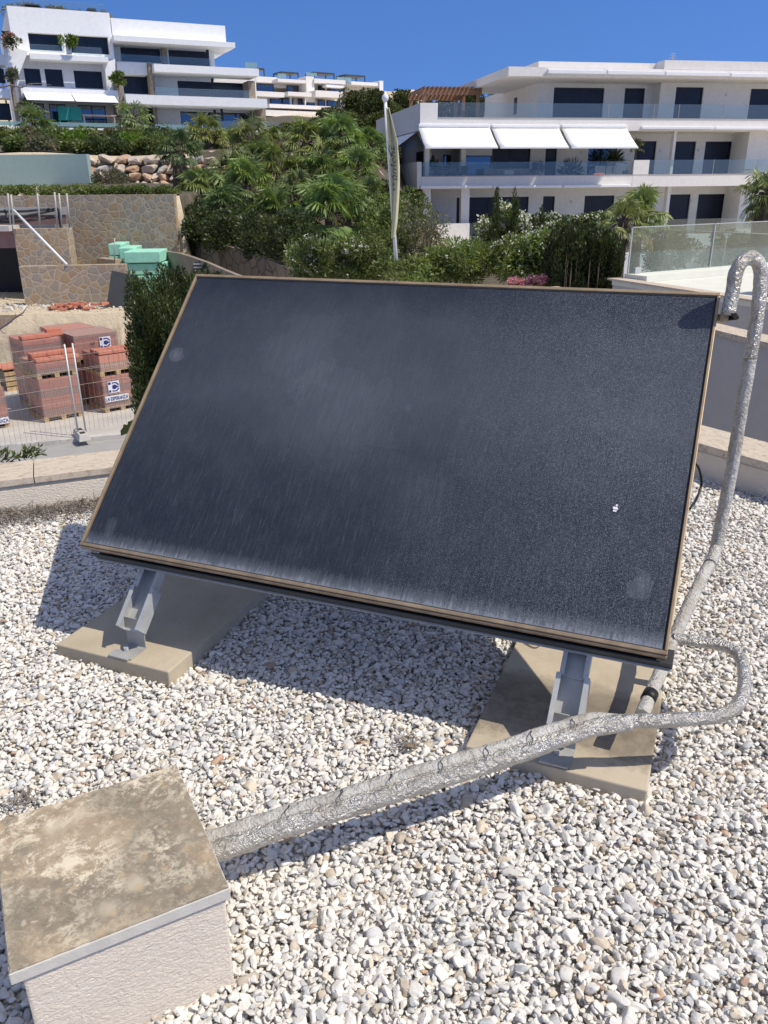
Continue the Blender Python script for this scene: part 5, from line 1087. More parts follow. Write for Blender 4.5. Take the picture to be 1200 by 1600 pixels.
# ================================================================== CONSTRUCTION PLOT
CZ = -1.5
def wallbox(name, label, cat, a, b_, mat, z0, z1, th, group=None, cap=None):
    d = (np.array(b_[:2]) - np.array(a[:2])); Lw = np.linalg.norm(d); az = math.degrees(math.atan2(d[1], d[0]))
    t = thing(name, label, cat, (a[0], a[1], z0), az, group); m = MB(); m.box(0, Lw, 0, th, -0.3, z1 - z0); m.build('masonry', M[mat], t)
    if cap: m = MB(); m.box(-.01, Lw + .01, -.02, th + .02, z1 - z0 + .001, z1 - z0 + .05); m.build('cap', M[cap], t)
    return t
# tall rubble retaining wall
ta = PY(-60, 305, 28.2); tb = PY(271, 305, 28.2)
wallbox('stone_wall', 'tall tan rubble stone retaining wall behind the mint foam blocks', 'stone wall', ta, tb, 'rubble', CZ - .3, ta[2] * .5 + tb[2] * .5, 0.45)
# house shell stone piers and the low wall
la = PY(29, 414, 23.6); lb_ = PY(196, 416, 24.0); zl = PZ
wallbox('stone_wall', 'low tan rubble stone wall in front of the dark garage opening', 'stone wall', la, lb_, 'rubble', CZ - .1, (la[2] + lb_[2]) / 2, 0.35)
rb2 = PY(196, 416, 24.36); rc2 = PY(150, 398, 26.4); wallbox('stone_wall', 'short stub of rubble wall running back beside the foam blocks', 'stone wall', rc2, PY(178, 401, 25.6), 'rubble', CZ - .1, la[2] - .05, .3)
pa_ = PY(20, 358, 25.2); pb_ = PY(104, 360, 25.4)
wallbox('stone_wall', 'rubble clad pier wall above the garage opening with formwork on top', 'stone wall', pa_, pb_, 'rubble', CZ, pa_[2], .8)
# garage: lintel, dark recess
t = thing('garage_shell', 'unfinished concrete garage with a dark opening at the left edge', 'garage', PY(0, 470, 25.3) * (1, 1, 0) + (0, 0, CZ), 3)
g0 = PY(-70, 360, 25.2); g1 = PY(19, 360, 25.2); zt0 = g0[2]
def gbx(name, mat, x0, x1, y0, y1, z0, z1): m = MB(); m.box(x0, x1, y0, y1, z0, z1); return m.build(name, M[mat], t, world=True)
gbx('roof_slab', 'concrete_pale', g0[0], g1[0], 25.0, 27.6, zt0 - .03, zt0 + .12); zlin = PY(10, 388, 25.2)[2]
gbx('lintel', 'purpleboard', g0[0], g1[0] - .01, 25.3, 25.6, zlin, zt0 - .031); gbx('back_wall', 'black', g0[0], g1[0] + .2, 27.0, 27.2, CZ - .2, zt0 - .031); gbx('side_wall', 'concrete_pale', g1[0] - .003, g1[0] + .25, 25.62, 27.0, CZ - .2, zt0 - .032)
# formwork boards and props on the slab
t = thing('formwork', 'reddish formwork boards with steel guard posts above the garage slab', 'formwork', PY(50, 358, 25.5), 2)
f0, f1 = PY(-30, 325, 25.9), PY(100, 325, 25.9)
m = MB(); m.box(f0[0], f1[0], 25.9, 25.95, PY(50, 351, 25.9)[2], PY(50, 336, 25.9)[2]); m.build('reddish_board', M['purpleboard'], t, world=True)
m = MB(); m.box(f0[0], f1[0] + .1, 25.88, 25.96, PY(50, 336, 25.9)[2] + .002, PY(50, 324, 25.9)[2]); m.box(f0[0], f1[0] + .1, 25.86, 25.97, PY(50, 359, 25.9)[2], PY(50, 351, 25.9)[2] - .002); m.build('concrete_band', M['concrete_pale'], t, world=True)
for px, top in ((12, 302), (17, 304), (58, 302), (85, 300), (92, 302), (104, 302)):
    p = PY(px, top, 25.6); q = PY(px + 5, 356, 25.6); m = MB(); m.tube([q, p], .03, 6); m.build('guard_post', M['galvdull'], t, world=True)
for (x0, y0), (x1, y1) in (((-10, 331), (90, 325)), ((-10, 348), (92, 338)), ((-5, 344), (95, 326)), ((7, 327), (20, 358)), ((91, 325), (95, 357))):
    m = MB(); m.tube([PY(x0, y0, 25.75), PY((x0 + x1) / 2, (y0 + y1) / 2 + 2, 25.75), PY(x1, y1, 25.75)], .035, 6); m.build('rail', M['steel_dark'], t, world=True)
m = MB(); m.tube([PY(21, 328, 25.3), PY(105, 414, 23.75)], .035, 8); o = m.build('white_pole', M['whitepaint']); tag(o, 'white painted pole leaning diagonally across the rubble stone pier', 'pole')
m = MB(); m.tube([PY(179, 372, 24.4), PY(179, 412, 24.4)], .02, 6); o = m.build('steel_rod', M['galvdull']); tag(o, 'thin upright rod in front of the mint foam blocks', 'rod')
# mint foam blocks
fz = CZ + 0.25
cols = ((166, 186, 374, 26.8), (183, 206, 380, 26.2), (194, 250, 386, 25.4))
labs = ('small mint foam block stack at the back against the stone wall', 'middle narrow mint foam block stack beside the rod', 'large front mint foam block stack above the near hedge')
for k, (x0, x1, yt, Yd) in enumerate(cols):
    a = PY(x0, yt + 6, Yd); c_ = PY(x1, yt + 6, Yd); t = thing('foam_stack', labs[k], 'foam blocks', (a[0], a[1], CZ - .1), 4, 'mint green foam stacks'); z = a[2]; nb = 5; hh = (z - CZ + .4) / nb
    for i in range(nb):
        m = MB(); j = random.uniform(-.05, .05); m.box(j, c_[0] - a[0] + j, 0 + j, 1.3, i * hh - .3, (i + 1) * hh - .3 - .03); m.build('foam_block', M['foam'], t, bevel=.02)
# curved concrete wall with vent
P_ = [PY(x, y, Yd) for x, y, Yd in ((248, 393, 27.0), (262, 393.5, 26.5), (280, 396, 25.6), (300, 402, 24.6), (325, 411, 23.4), (350, 422, 22.2), (380, 434, 21))]
m = MB(); n = len(P_); vs = []; 
for p in P_: vs += [p, p + (0, .3, 0), p - (0, -.3, 2.4), p - (0, 0, 2.4)]
fs = [];
for i in range(n - 1):
    a = i * 4
    for j in range(4): fs.append((a + j, a + (j + 1) % 4, a + 4 + (j + 1) % 4, a + 4 + j))
m.add(vs, fs); t = thing('curved_wall', 'low curved concrete wall with a small vent at top left of the collector', 'wall', P_[2] - (0, 0, 2.4)); m.build('concrete', M['brownwall'], t, world=True)
p = PY(311, 418, 24.0); m = MB(); m.tube([p + (0, .1, 0), p + (0, -.05, 0)], .17, 14); v_ = m.build('vent', M['steel_dark'], t, world=True)
for k in range(3): m = MB(); m.box(p[0] - .14, p[0] + .14, p[1] - .08, p[1] - .05, p[2] - .1 + .09 * k, p[2] - .06 + .09 * k); m.build('louvre', M['galvdull'], v_, world=True)
# low dry stone wall under the palms
P_ = [PY(x, y, Yd) for x, y, Yd in ((285, 372, 30), (320, 375, 28.6), (360, 386, 27), (400, 398, 25.4), (430, 410, 24.4), (470, 428, 23))]
t = thing('dry_stone_wall', 'shaded low dry stone wall under the palms', 'stone wall', P_[2] - (0, 0, 1.6)); m = MB(); vs = []; fs = []
for p in P_: vs += [p, p + (0, .5, 0), p + (0, .5, -2.2), p - (0, 0, 2.2)]
for i in range(len(P_) - 1):
    for j in range(4): a = i * 4; fs.append((a + j, a + (j + 1) % 4, a + 4 + (j + 1) % 4, a + 4 + j))
m.add(vs, fs); m.build('masonry', M['greystone'], t, world=True)
# turquoise wall + boulder wall
a = PY(-40, 241, 37.5); c_ = PY(135, 242, 37.5); wallbox('rendered_wall', 'smooth pale turquoise rendered wall beside the boulder wall', 'wall', a, c_, 'turquoise', 1.2, (a[2] + c_[2]) / 2, .4)
rng = np.random.default_rng(5)
bt = thing('boulder_wall', 'retaining wall of stacked pinkish limestone boulders behind the tall palm', 'boulder wall', PY(220, 290, 38.6))
rows = ((243, 258), (258, 271), (270, 283), (282, 297)); prb = [stone_proto(2, 7, rng) for _ in range(6)]; kk = 0
for r_, (y0, y1) in enumerate(rows):
    x = 133 - r_ * 2 + (r_ % 2) * 5
    while x < 420:
        w = rng.uniform(12, 30) * (1.0 if r_ < 2 else .8); px = x + w / 2; Yd = 38.9 - r_ * .25; c0 = PY(px, (y0 + y1) / 2, Yd); s_ = (w / 2) * Yd / 1359 * 1.12; sz = (y1 - y0) / 2 * Yd / 1468 * 1.25
        v_, f_ = prb[rng.integers(0, 6)]; Rm = rotm(rng, 1, .4)[0]; vv = (v_ @ Rm.T) ; vv = vv / np.abs(vv).max(0) * np.array([s_, .55, sz]) + c0
        m = MB(); m.add([tuple(q) for q in vv], [tuple(q) for q in f_]); m.build('boulder', M[['boulder', 'boulder_orange', 'boulder_grey', 'boulder'][rng.integers(0, 4)]], bt, world=True, bevel=0); x += w; kk += 1
# retaining step behind the pallets, rubble faced
a = PY(-60, 496, 22.0); c_ = PY(230, 496, 22.3); wallbox('stone_wall', 'low rubble faced step wall behind the stacked brick pallets', 'stone wall', a, c_, 'rubble', GZ - .1, CZ - .02, .12)
# rubble and brick fragments on the sandy shelf (countless crumbs)
n = 900; X_ = rng.uniform(-17, -5.5, n); Y_ = 22.3 + rng.beta(2.2, .9, n) * 1.6; P_ = np.c_[X_, Y_, np.full(n, CZ + .02)]; vv, ff, cc = scatter(P_, rng.uniform(.015, .07, n), prb, rng, 1.0)
o = npmesh('rubble_crumbs', vv, ff, M['pebble'], color=cc * 0.75); tag(o, 'scattered stone crumbs and debris on the sandy shelf', 'rubble', kind='stuff')
n = 1500; X_ = rng.uniform(-16, -5.5, n); Y_ = rng.uniform(22.3, 28, n); P_ = np.c_[X_, Y_, np.full(n, CZ + .01)]; vv, ff, cc = scatter(P_, rng.uniform(.01, .04, n), prb, rng, 1.0); o = npmesh('sand_grit', vv, ff, M['pebble'], color=cc * np.array([.75, .62, .42])); tag(o, 'pale grit scattered over the sandy shelf', 'grit', kind='stuff')
# loose orange brick bits pile
c0 = PY(110, 474, 22.9); m = MB()
for k in range(26):
    p = c0 + rng.normal(size=3) * (.35, .15, .05); p[2] = CZ + rng.uniform(.02, .16); a = rng.uniform(0, 3.1); d = azv(math.degrees(a)); m.fbox(p, d, (-d[1], d[0], 0), (0, 0, 1), -.12, .12, -.05, .05, -.03, .03)
o = m.build('broken_bricks', M['loosebrick']); tag(o, 'small heap of broken orange bricks at the foot of the low rubble wall', 'brick heap', kind='stuff')
m = MB(); p = PY(184, 452, 23.2); m.fbox([p[0], p[1], CZ], (1, .2, 0), (-.2, 1, 0), (0, 0, 1), -.35, .35, -.05, .0, 0, .95); o = m.build('dark_board', M['steel_dark'], bevel=.01); o.rotation_euler = (rad(-14), rad(12), 0); tag(o, 'dark board leaning against the right end of the low rubble wall', 'board')

# ---- brick pallets
b0 = PZ(71, 661, GZ + .1); b1 = PZ(131, 650, GZ + .1); baz = math.degrees(math.atan2(*(b1 - b0)[1::-1])); bu, bv = azv(baz), azv(baz + 90); PWd = np.linalg.norm((b1 - b0)[:2])
print('pallet az', baz, 'w', PWd, b0)
def text(s_, size, mat, parent, origin, ux, uz, name='lettering', th=.004, shear=0, sx=1.0):
    cu = bpy.data.curves.new('t', 'FONT'); cu.body = s_; cu.size = size; cu.extrude = th; cu.shear = shear; ob = bpy.data.objects.new('t', cu); LINK(ob)
    dg = bpy.context.evaluated_depsgraph_get(); me = bpy.data.meshes.new_from_object(ob.evaluated_get(dg)); bpy.data.objects.remove(ob)
    ux = np.array(ux, float); uz = np.array(uz, float); nn_ = np.cross(ux, uz); o3 = np.array(origin, float)
    v = np.array([q.co[:] for q in me.vertices]); w = o3 + v[:, :1] * ux * sx + v[:, 1:2] * uz + v[:, 2:3] * nn_
    mi = np.array(pmat(parent).inverted()); w = w @ mi[:3, :3].T + mi[:3, 3]
    for q, c_ in zip(me.vertices, w): q.co = c_
    me.name = name; me.materials.clear(); me.materials.append(M[mat]); o = bpy.data.objects.new(name, me); LINK(o); o.parent = parent; return o
def pallet(org_, h, label, wrap=True, logo=False, w=None, dpt=1.0, bands=((.0, .2, 'brickholes'), (.2, .52, 'brick'), (.52, .7, 'brickholes'), (.7, 1.0, 'brick')), leftlogo=False):
    w = w or PWd; t = thing('brick_pallet', label, 'brick pallet', org_, baz, 'wrapped pallets of bricks')
    m = MB()
    for k in range(5): m.box(0.0, w, .02 + k * (dpt - .12) / 4, .1 + k * (dpt - .12) / 4, .10, .125)
    for k in range(3): m.box(.0 + k * (w - .1) / 2, .1 + k * (w - .1) / 2, 0.02, dpt - .02, .0, .0995)
    m.build('pallet_base', M['palletwood'], t)
    H0 = h - .13
    for a, c_, mt in bands: m = MB(); m.box(.015, w - .015, .015, dpt - .015, .13 + a * H0, .13 + c_ * H0 - .004); m.build('brick_layer', M[mt], t)
    if wrap:
        m = MB(); e = .012; zs = [.11 + (h - .10) * i / 8 for i in range(9)]; nn_ = 10; ring = []
        for z in zs:
            for (x0, y0, x1, y1) in ((-e, -e, w + e, -e), (w + e, -e, w + e, dpt + e), (w + e, dpt + e, -e, dpt + e), (-e, dpt + e, -e, -e)):
                for i in range(nn_):
                    q = i / nn_; x = x0 + (x1 - x0) * q; y = y0 + (y1 - y0) * q; jn = .012 * noise.noise(Vector((x * 6 + org_[0], y * 6, z * 6))); ring.append((x + jn, y + jn, z))
        k_ = 4 * nn_; fs = [(i * k_ + j, i * k_ + (j + 1) % k_, (i + 1) * k_ + (j + 1) % k_, (i + 1) * k_ + j) for i in range(len(zs) - 1) for j in range(k_)]; m.add(ring, fs, False); m.add([(-e, -e, h + .012), (w + e, -e, h + .012), (w + e, dpt + e, h + .02), (-e, dpt + e, h + .012)], [(0, 1, 2, 3)]); m.build('plastic_wrap', M['wrap'], t)
    O_ = np.array(org_, float)
    def F_(x, y, z): return O_ + bu * x + bv * y + np.array([0, 0, z])
    if logo:
        lx, lz = logo; pt = MB(); pt.fbox(F_(lx, -.022, lz), bu, bv, (0, 0, 1), 0, .27, 0, .006, 0, .27); lp = pt.build('label_sheet', M['whitelabel'], t, world=True)
        def disc(cx_, cz_, r0, r1, a0, a1, name='emblem', n=22):
            mm = MB(); vs = []; 
            for i in range(n + 1):
                a = rad(a0 + (a1 - a0) * i / n); vs += [F_(lx + cx_ + r1 * 1.05 * math.cos(a), -.026, lz + cz_ + r1 * .95 * math.sin(a)), F_(lx + cx_ + r0 * math.cos(a), -.026, lz + cz_ + r0 * math.sin(a))]
            mm.add(vs, [(2 * i, 2 * i + 1, 2 * i + 3, 2 * i + 2) for i in range(n)]); return mm.build(name, M['blueink'], lp, world=True)
        disc(.15, .135, .0, .055, 0, 360); disc(.15, .135, .085, .115, 20, 120); disc(.15, .135, .085, .115, 235, 335)
        mm = MB()
        for x0, x1, z0, z1 in ((.10, .25, .118, .15), (.01, .07, .2, .255), (.01, .06, .02, .07)): mm.quad(F_(lx + x0, -.0275, lz + z0), F_(lx + x1, -.0275, lz + z0), F_(lx + x1, -.0275, lz + z1), F_(lx + x0, -.0275, lz + z1))
        mm.build('emblem', M['blueink'], lp, world=True)
        pt = MB(); pt.fbox(F_(lx - .1, -.022, lz - .2), bu, bv, (0, 0, 1), 0, min(.56, w - lx + .08), 0, .006, 0, .14); l2 = pt.build('label_strip', M['whitelabel'], t, world=True)
        text('LA ESPERANZA', .115, 'blueink', l2, F_(lx - .09, -.026, lz - .17), bu, (0, 0, 1), sx=.68)
        text('CE', .085, 'darkink', l2, F_(lx - .22, -.024, lz + .13), bu, (0, 0, 1))
    return t, F_
brick_n = [0]
def bricks_on(F_, rows_, group, lab):
    for k, (x, y, z, rz, ll) in enumerate(rows_):
        p = F_(x, y, z); m = MB(); m.box(-.165, .165, -.12, .12, 0, .07); m.box(-.158, .158, -.121, -.1201, .012, .058); o = placed(m, 'brick', M['loosebrick'], p, baz + rz, .004, 1); tag(o, ll, 'brick', group)
# column A : two tiers at front left
hA = .95; AO = b0 * (1, 1, 0) + (0, 0, GZ + .10)
_, FA1 = pallet(AO, hA, 'lower wrapped brick pallet at the fence, left of the paired fence posts')
hA2 = ztop((AO + bu * .5)[:2], 101, 568) - (GZ + .1 + hA); hA2 = max(.35, hA2)
_, FA2 = pallet(AO + (0, 0, hA + .012), hA2, 'torn open brick pallet stacked on the lower one left of the fence posts', bands=((.0, .4, 'brickholes'), (.4, 1.0, 'brick')))
g_ = 'loose red bricks on the torn pallet'
bricks_on(FA2, [(.2 + .31 * (k % 3), .14 + .3 * (k // 3), hA2 + .015, 0, 'loose red brick lying on the torn open pallet left of the fence posts') for k in range(6)] + [(.2 + .33 * k, .42, hA2 + .088, 2, 'loose red brick lying on the torn open pallet left of the fence posts') for k in range(3)], g_, '')
# column B behind A
BO = AO + bu * .18 + bv * 1.25; hB = .92
pallet(BO, hB, 'rear left brick pallet at the bottom of the tall column'); hB2 = ztop((BO + bu * .4)[:2], 70, 530) - (GZ + .1 + hB + .01)
_, FB2 = pallet(BO + (0, 0, hB + .01), hB2, 'rear left brick pallet on top of the tall column', bands=((.0, .3, 'brickholes'), (.3, .62, 'brick'), (.62, .8, 'brickholes'), (.8, 1, 'brick')))
bricks_on(FB2, [(.2, .2, hB2 + .02, 0, 'loose brick at the left front edge of the rear left pallet top'), (.52, .2, hB2 + .02, 0, 'loose brick in the middle of the rear left pallet top'), (.84, .3, hB2 + .02, 8, 'lower brick of the pair on the right of the rear left pallet top'), (.84, .36, hB2 + .092, -6, 'upper brick of the pair on the right of the rear left pallet top')], 'loose bricks on the rear pallet', '')
# column C right
C0 = PZ(166, 646, GZ + .1); CO = C0 * (1, 1, 0) + (0, 0, GZ + .1); hC = ztop(C0[:2], 163, 590) - GZ - .1
pallet(CO, hC, 'lower right brick pallet with a blue emblem, beside the near hedge', logo=(.12, hC - .38))
_, FC2 = pallet(CO + (0, 0, hC + .01), .48, 'half height open brick pallet on top of the lower right one', wrap=False, bands=((.0, .5, 'brickholes'), (.5, 1, 'brick')), w=PWd)
bricks_on(FC2, [(.2 + .34 * (k % 3), .14 + .28 * (k // 3), .495, 0, 'loose red brick on the half height open pallet beside the near hedge') for k in range(6)], 'loose red bricks on the right pallet', '')
DO = CO - bu * .08 + bv * 1.15; hD = .95; pallet(DO, hD, 'rear right brick pallet at the bottom of the column with the blue emblem'); hD2 = ztop((DO + bu * .4)[:2], 150, 522) - (GZ + .1 + hD + .01)
pallet(DO + (0, 0, hD + .01), hD2, 'rear right brick pallet on top, showing a big blue emblem and lettering', logo=(.60, hD2 - .36), w=1.05, bands=((.0, .25, 'brick'), (.25, .8, 'brick'), (.8, 1., 'brickholes')))
pallet(DO + bv * 1.08 - bu * .06 + (0, 0, 0), hD + hD2, 'tall wrapped brick pallet right at the back of the right column', w=1.0)
# column E at the left frame edge
E1 = PZ(17, 667, GZ + .1); EO = (E1 - bu * PWd) * (1, 1, 0) + (0, 0, GZ + .1); hE = ztop(E1[:2], 8, 605) - GZ - .1; pallet(EO, hE, 'lower brick pallet cut by the left edge of the photo', logo=(.40, .3)); pallet(EO + bu * -.04 + (0, 0, hE + .01), .42, 'upper brick pallet cut by the left edge of the photo', bands=((0, .5, 'brickholes'), (.5, 1, 'brick')))
# open crate of planks between the columns
cr0 = PZ(12, 612, GZ + .1); t = thing('plank_crate', 'dark timber crate with an orange plank top between the left pallets', 'crate', (cr0[0], cr0[1], GZ + .1), baz); m = MB()
for k in range(4): m.box(0, 1.1, 0, .02, k * .13, k * .13 + .10)
m.build('side_boards', M['palletwood'], t); m = MB(); m.box(-.02, 1.12, -.02, .8, .55, .58); m.build('top_plank', M['loosebrick'], t); m = MB(); m.box(.02, 1.08, .03, .7, 0.0, .5); m.build('inside', M['steel_dark'], t)

# ---- temporary mesh fence
ff0 = PZ(128, 684, GZ + .1); 
def fence(label, x0, x1, Yoff, lean):
    base_ = ff0 + bu * 0; t = thing('mesh_fence', label, 'fence', (ff0[0], ff0[1] + Yoff, GZ + .1), baz, 'temporary mesh fence panels')
    hF = 1.95; m = MB()
    for x in np.arange(x0, x1, .10): m.tube([(x, 0, .12), (x, 0, hF - .03)], .0026, 4, False, cap=False)
    for z in [.12, .3, .5, .53, .8, 1.1, 1.4, 1.43, 1.7, hF - .03]: m.tube([(x0, .004, z), (x1, .004, z)], .0026, 4, False, cap=False)
    m.build('wire_mesh', M['mesh'], t)
    for x in (x0, x1): m = MB(); m.tube([(x, 0, .0), (x, 0, hF)], .019, 10); m.build('post', M['galv'], t)
    t.rotation_euler = (rad(-lean), 0, rad(baz)); return t
fence('mesh fence panel left of the paired posts in front of the brick pallets', -3.5, -.06, 0, 0); fence('mesh fence panel right of the paired posts, running behind the near hedge', .10, 3.5, .0, 0)
t = thing('fence_foot', 'grey concrete foot holding the two fence posts', 'fence foot', (ff0[0], ff0[1], GZ + .104), baz + 80, None); m = MB(); m.add([(-.33, -.12, 0), (.33, -.12, 0), (.33, .12, 0), (-.33, .12, 0), (-.30, -.09, .14), (.30, -.09, .14), (.30, .09, .14), (-.30, .09, .14)], [(0, 3, 2, 1), (4, 5, 6, 7), (0, 1, 5, 4), (1, 2, 6, 5), (2, 3, 7, 6), (3, 0, 4, 7)]); m.build('block', M['concrete_pale'], t, bevel=.01)
m = MB(); m.box(-.22, -.08, -.05, .05, .1405, .15); m.box(.08, .22, -.05, .05, .1405, .15); m.build('socket', M['steel_dark'], t)

# ================================================================== NEIGHBOUR'S TERRACE (right)
# parapet with coping, shaded face towards us
def poly3(name, mat, pts, par=None, th=None):
    m = MB()
    if th is None: m.add(pts, [tuple(range(len(pts)))])
    else: m.prism(pts, th)
    return m.build(name, M[mat], par, world=par is not None)
WY0, WY1 = 8.2, 6.6
wa = PY(1040, 505, 9.0); wb = PY(1240, 523, 7.2); wd_ = (wb - wa) * (1, 1, 0); wl = np.linalg.norm(wd_); waz = math.degrees(math.atan2(wd_[1], wd_[0])); zw = PY(1160, 514, 8.2)[2]
t = thing('terrace_wall', 'smooth grey shaded terrace wall with a pinkish coping, left of the riser pipe', 'wall', (wa[0], wa[1], GZ), waz)
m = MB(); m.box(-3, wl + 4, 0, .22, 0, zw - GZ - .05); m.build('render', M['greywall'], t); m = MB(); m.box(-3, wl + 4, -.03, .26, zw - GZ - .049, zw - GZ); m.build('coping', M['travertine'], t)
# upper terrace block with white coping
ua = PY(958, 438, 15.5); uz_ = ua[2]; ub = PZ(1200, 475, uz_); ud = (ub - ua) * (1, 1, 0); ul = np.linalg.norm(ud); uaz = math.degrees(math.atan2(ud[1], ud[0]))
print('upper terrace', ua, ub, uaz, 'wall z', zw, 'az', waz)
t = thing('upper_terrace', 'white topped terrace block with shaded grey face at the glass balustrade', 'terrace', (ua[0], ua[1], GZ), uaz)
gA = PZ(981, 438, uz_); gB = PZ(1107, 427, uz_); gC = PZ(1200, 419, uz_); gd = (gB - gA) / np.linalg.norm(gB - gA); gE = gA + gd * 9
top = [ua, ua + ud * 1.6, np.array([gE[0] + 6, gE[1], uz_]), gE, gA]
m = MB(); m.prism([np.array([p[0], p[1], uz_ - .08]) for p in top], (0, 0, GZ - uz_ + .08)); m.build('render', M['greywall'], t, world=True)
m = MB(); cen = sum(top) / len(top); m.prism([np.array([p[0], p[1], uz_ - .079]) + (p - cen) * (0.004, 0.004, 0) for p in top], (0, 0, .079)); m.build('paving', M['terrace'], t, world=True)
m = MB(); un = np.array([-ud[1], ud[0], 0]) / ul; uu = ud / ul; m.fbox([ua[0], ua[1], uz_], uu, un, (0, 0, 1), -.1, ul * 1.6, -.06, .22, .003, .035); m.build('coping', M['travertine'], t, world=True)
m = MB(); m.fbox([gA[0], gA[1], uz_], gd, (-gd[1], gd[0], 0), (0, 0, 1), 0, 9, -.45, .1, .003, .11); m.build('plinth_kerb', M['terrace'], t, world=True)
# glass balustrades
def ztp(p, px, py): return ztop(p[:2], px, py)
gn = np.array([-gd[1], gd[0], 0]); hg = ztop(gA[:2], 991, 356) - uz_
t = thing('glass_balustrade', 'frameless green tinted glass balustrade on the white terrace kerb', 'balustrade', (gA[0], gA[1], uz_), math.degrees(math.atan2(gd[1], gd[0])))
gl = np.linalg.norm(gB - gA)
for k, (x0, x1) in enumerate(((.0, gl), (gl + .03, gl * 2), (gl * 2 + .03, gl * 3))):
    m = MB(); m.box(x0, x1, .0, .02, .12, hg); p_ = m.build('glass_panel', M['greenglass'], t); m = MB(); m.box(x0, x1, -.002, .022, hg + .001, hg + .014); m.box(x1 + .004, x1 + .022, -.004, .024, .12, hg); m.build('edge', M['galv'], p_)
m = MB(); m.box(-.02, -.003, -.004, .024, .12, hg); m.build('end_edge', M['galv'], t); m = MB(); m.box(.15, .3, -.02, .04, .115, .22); m.build('clamp', M['galv'], t)
h0 = PY(1000, 357, 24.0); h1 = PY(1240, 368, 21.0); hd = (h1 - h0) * (1, 1, 0); hll = np.linalg.norm(hd); t = thing('glass_balustrade', 'second glass balustrade seen through the first, sloping towards the riser pipe', 'balustrade', (h0[0], h0[1], h0[2] - 1.0), math.degrees(math.atan2(hd[1], hd[0])))
h_e = h1[2] - h0[2]
m = MB(); m.add([(0, 0, -.2), (hll, 0, -.2), (hll, 0, 1.0 + h_e), (0, 0, 1.0), (0, .02, -.2), (hll, .02, -.2), (hll, .02, 1.0 + h_e), (0, .02, 1.0)], [(0, 1, 2, 3), (7, 6, 5, 4), (0, 4, 5, 1), (1, 5, 6, 2), (2, 6, 7, 3), (3, 7, 4, 0)]); p_ = m.build('glass_panel', M['greenglass'], t)
m = MB(); m.tube([(0, .01, 1.008), (hll, .01, 1.008 + h_e)], .012, 6); xx = hll * .60; m.tube([(xx, .01, -.2), (xx, .01, 1.0 + h_e * .6)], .014, 6); m.build('edge', M['galv'], p_)
# rounded white block on the terrace
p = PZ(1172, 459, uz_ + .003); m = MB(); m.box(0, 1.2, 0, .5, 0, .42); o = placed(m, 'planter_block', M['terrace'], p, uaz + 10, .1, 4); tag(o, 'rounded pale block on the white terrace behind the riser pipe', 'planter')
# terrace floors and low walls beyond the glass
q0 = PY(985, 415, 24.0)
m = MB(); q = PZ(1100, 400, -1.6); m.box(q0[0] - 1, q0[0] + 14, 21.5, 33, GZ, -1.45); o = m.build('lower_terrace', M['concrete_pale']); tag(o, kind='structure')
m = MB(); a = PY(985, 367, 33); m.box(a[0], a[0] + 18, 33.0, 33.3, GZ, a[2]); t = thing('garden_wall', 'long low white garden wall seen through the glass balustrade', 'wall', (a[0], 33, GZ), 0); m.build('render', M['white'], t, world=True)
a = PY(975, 396, 27.0); m = MB(); m.box(a[0], a[0] + 14, 27.0, 27.25, GZ, a[2]); t = thing('garden_wall', 'lower white garden wall nearer the glass balustrade', 'wall', (a[0], 27, GZ), 0); m.build('render', M['white'], t, world=True)

# ================================================================== FLAG
fb = PY(620, 422, 19.2); ft = PY(602, 160, 19.5); gz0 = fb[2] - 1.2
fl = thing('flagpole', 'white flagpole carrying a furled narrow cream flag in front of the oleanders', 'flagpole', (fb[0], fb[1], gz0)); dirp = (fb - ft); 
m = MB(); m.tube([fb + dirp * .25, ft], [.046, .036], 12); m.build('pole', M['whitepaint'], fl, world=True)
m = MB(); c0 = ft + (0, 0, .09); vs = []; lathe(m, [(.015, -.10), (.035, -.09), (.075, -.02), (.068, .04), (.022, .09), (.006, .13)], 12); m.v = [tuple(np.array(v) + c0) for v in m.v]; m.build('finial', M['whitepaint'], fl, world=True)
prof = [(168, 604, 608), (180, 604.5, 611), (200, 605.5, 616), (222, 607, 621.5), (240, 608.5, 622.5), (260, 609.5, 624), (290, 611, 624), (320, 611.5, 622.5), (345, 612, 621), (370, 611, 617.5), (372.5, 611.5, 616)]
m = MB(); vs = []; nC = 9
for y, xl, xr in prof:
    for j in range(nC):
        q = j / (nC - 1); px = xl + (xr - xl) * q; Yd = 19.40 - (y - 168) / 260 * .3 + .07 * math.sin(q * 7.0 + y * .02) - .10 * q; vs.append(tuple(PY(px, y, Yd)))
m.add(vs, [(i * nC + j, i * nC + j + 1, (i + 1) * nC + j + 1, (i + 1) * nC + j) for i in range(len(prof) - 1) for j in range(nC - 1)], True); fg = m.build('flag', M['flag'], fl, world=True); fg.modifiers.new('s', 'SOLIDIFY').thickness = .012
X1 = PY(619, 302, 18.9) ; upd = -dirp / np.linalg.norm(dirp); rt = np.cross(upd, (0, 1, 0)); rt = np.array([rt[0], 0, rt[2]])
sidev = np.array([1.0, 0, 0]); text('ument', .27, 'steel_dark', fg, PY(620.5, 284, 19.02), -(dirp / np.linalg.norm(dirp)) * 1.0, np.array([-.62, 0, 0.02]), shear=.25)
text('C', .30, 'steel_dark', fg, PY(617, 243, 19.06), -(dirp / np.linalg.norm(dirp)), np.array([-.62, 0, .02])); 
m = MB()
for (px, py) in ((611.5, 243), (612, 258), (614, 276), (615, 288), (615.5, 296)): c_ = PY(px, py, 19.12); m.fbox(c_, (1, 0, 0), (0, 1, 0), (0, 0, 1), -.018, .018, -.004, .004, -.025, .025)
m.build('lettering', M['steel_dark'], fg, world=True)

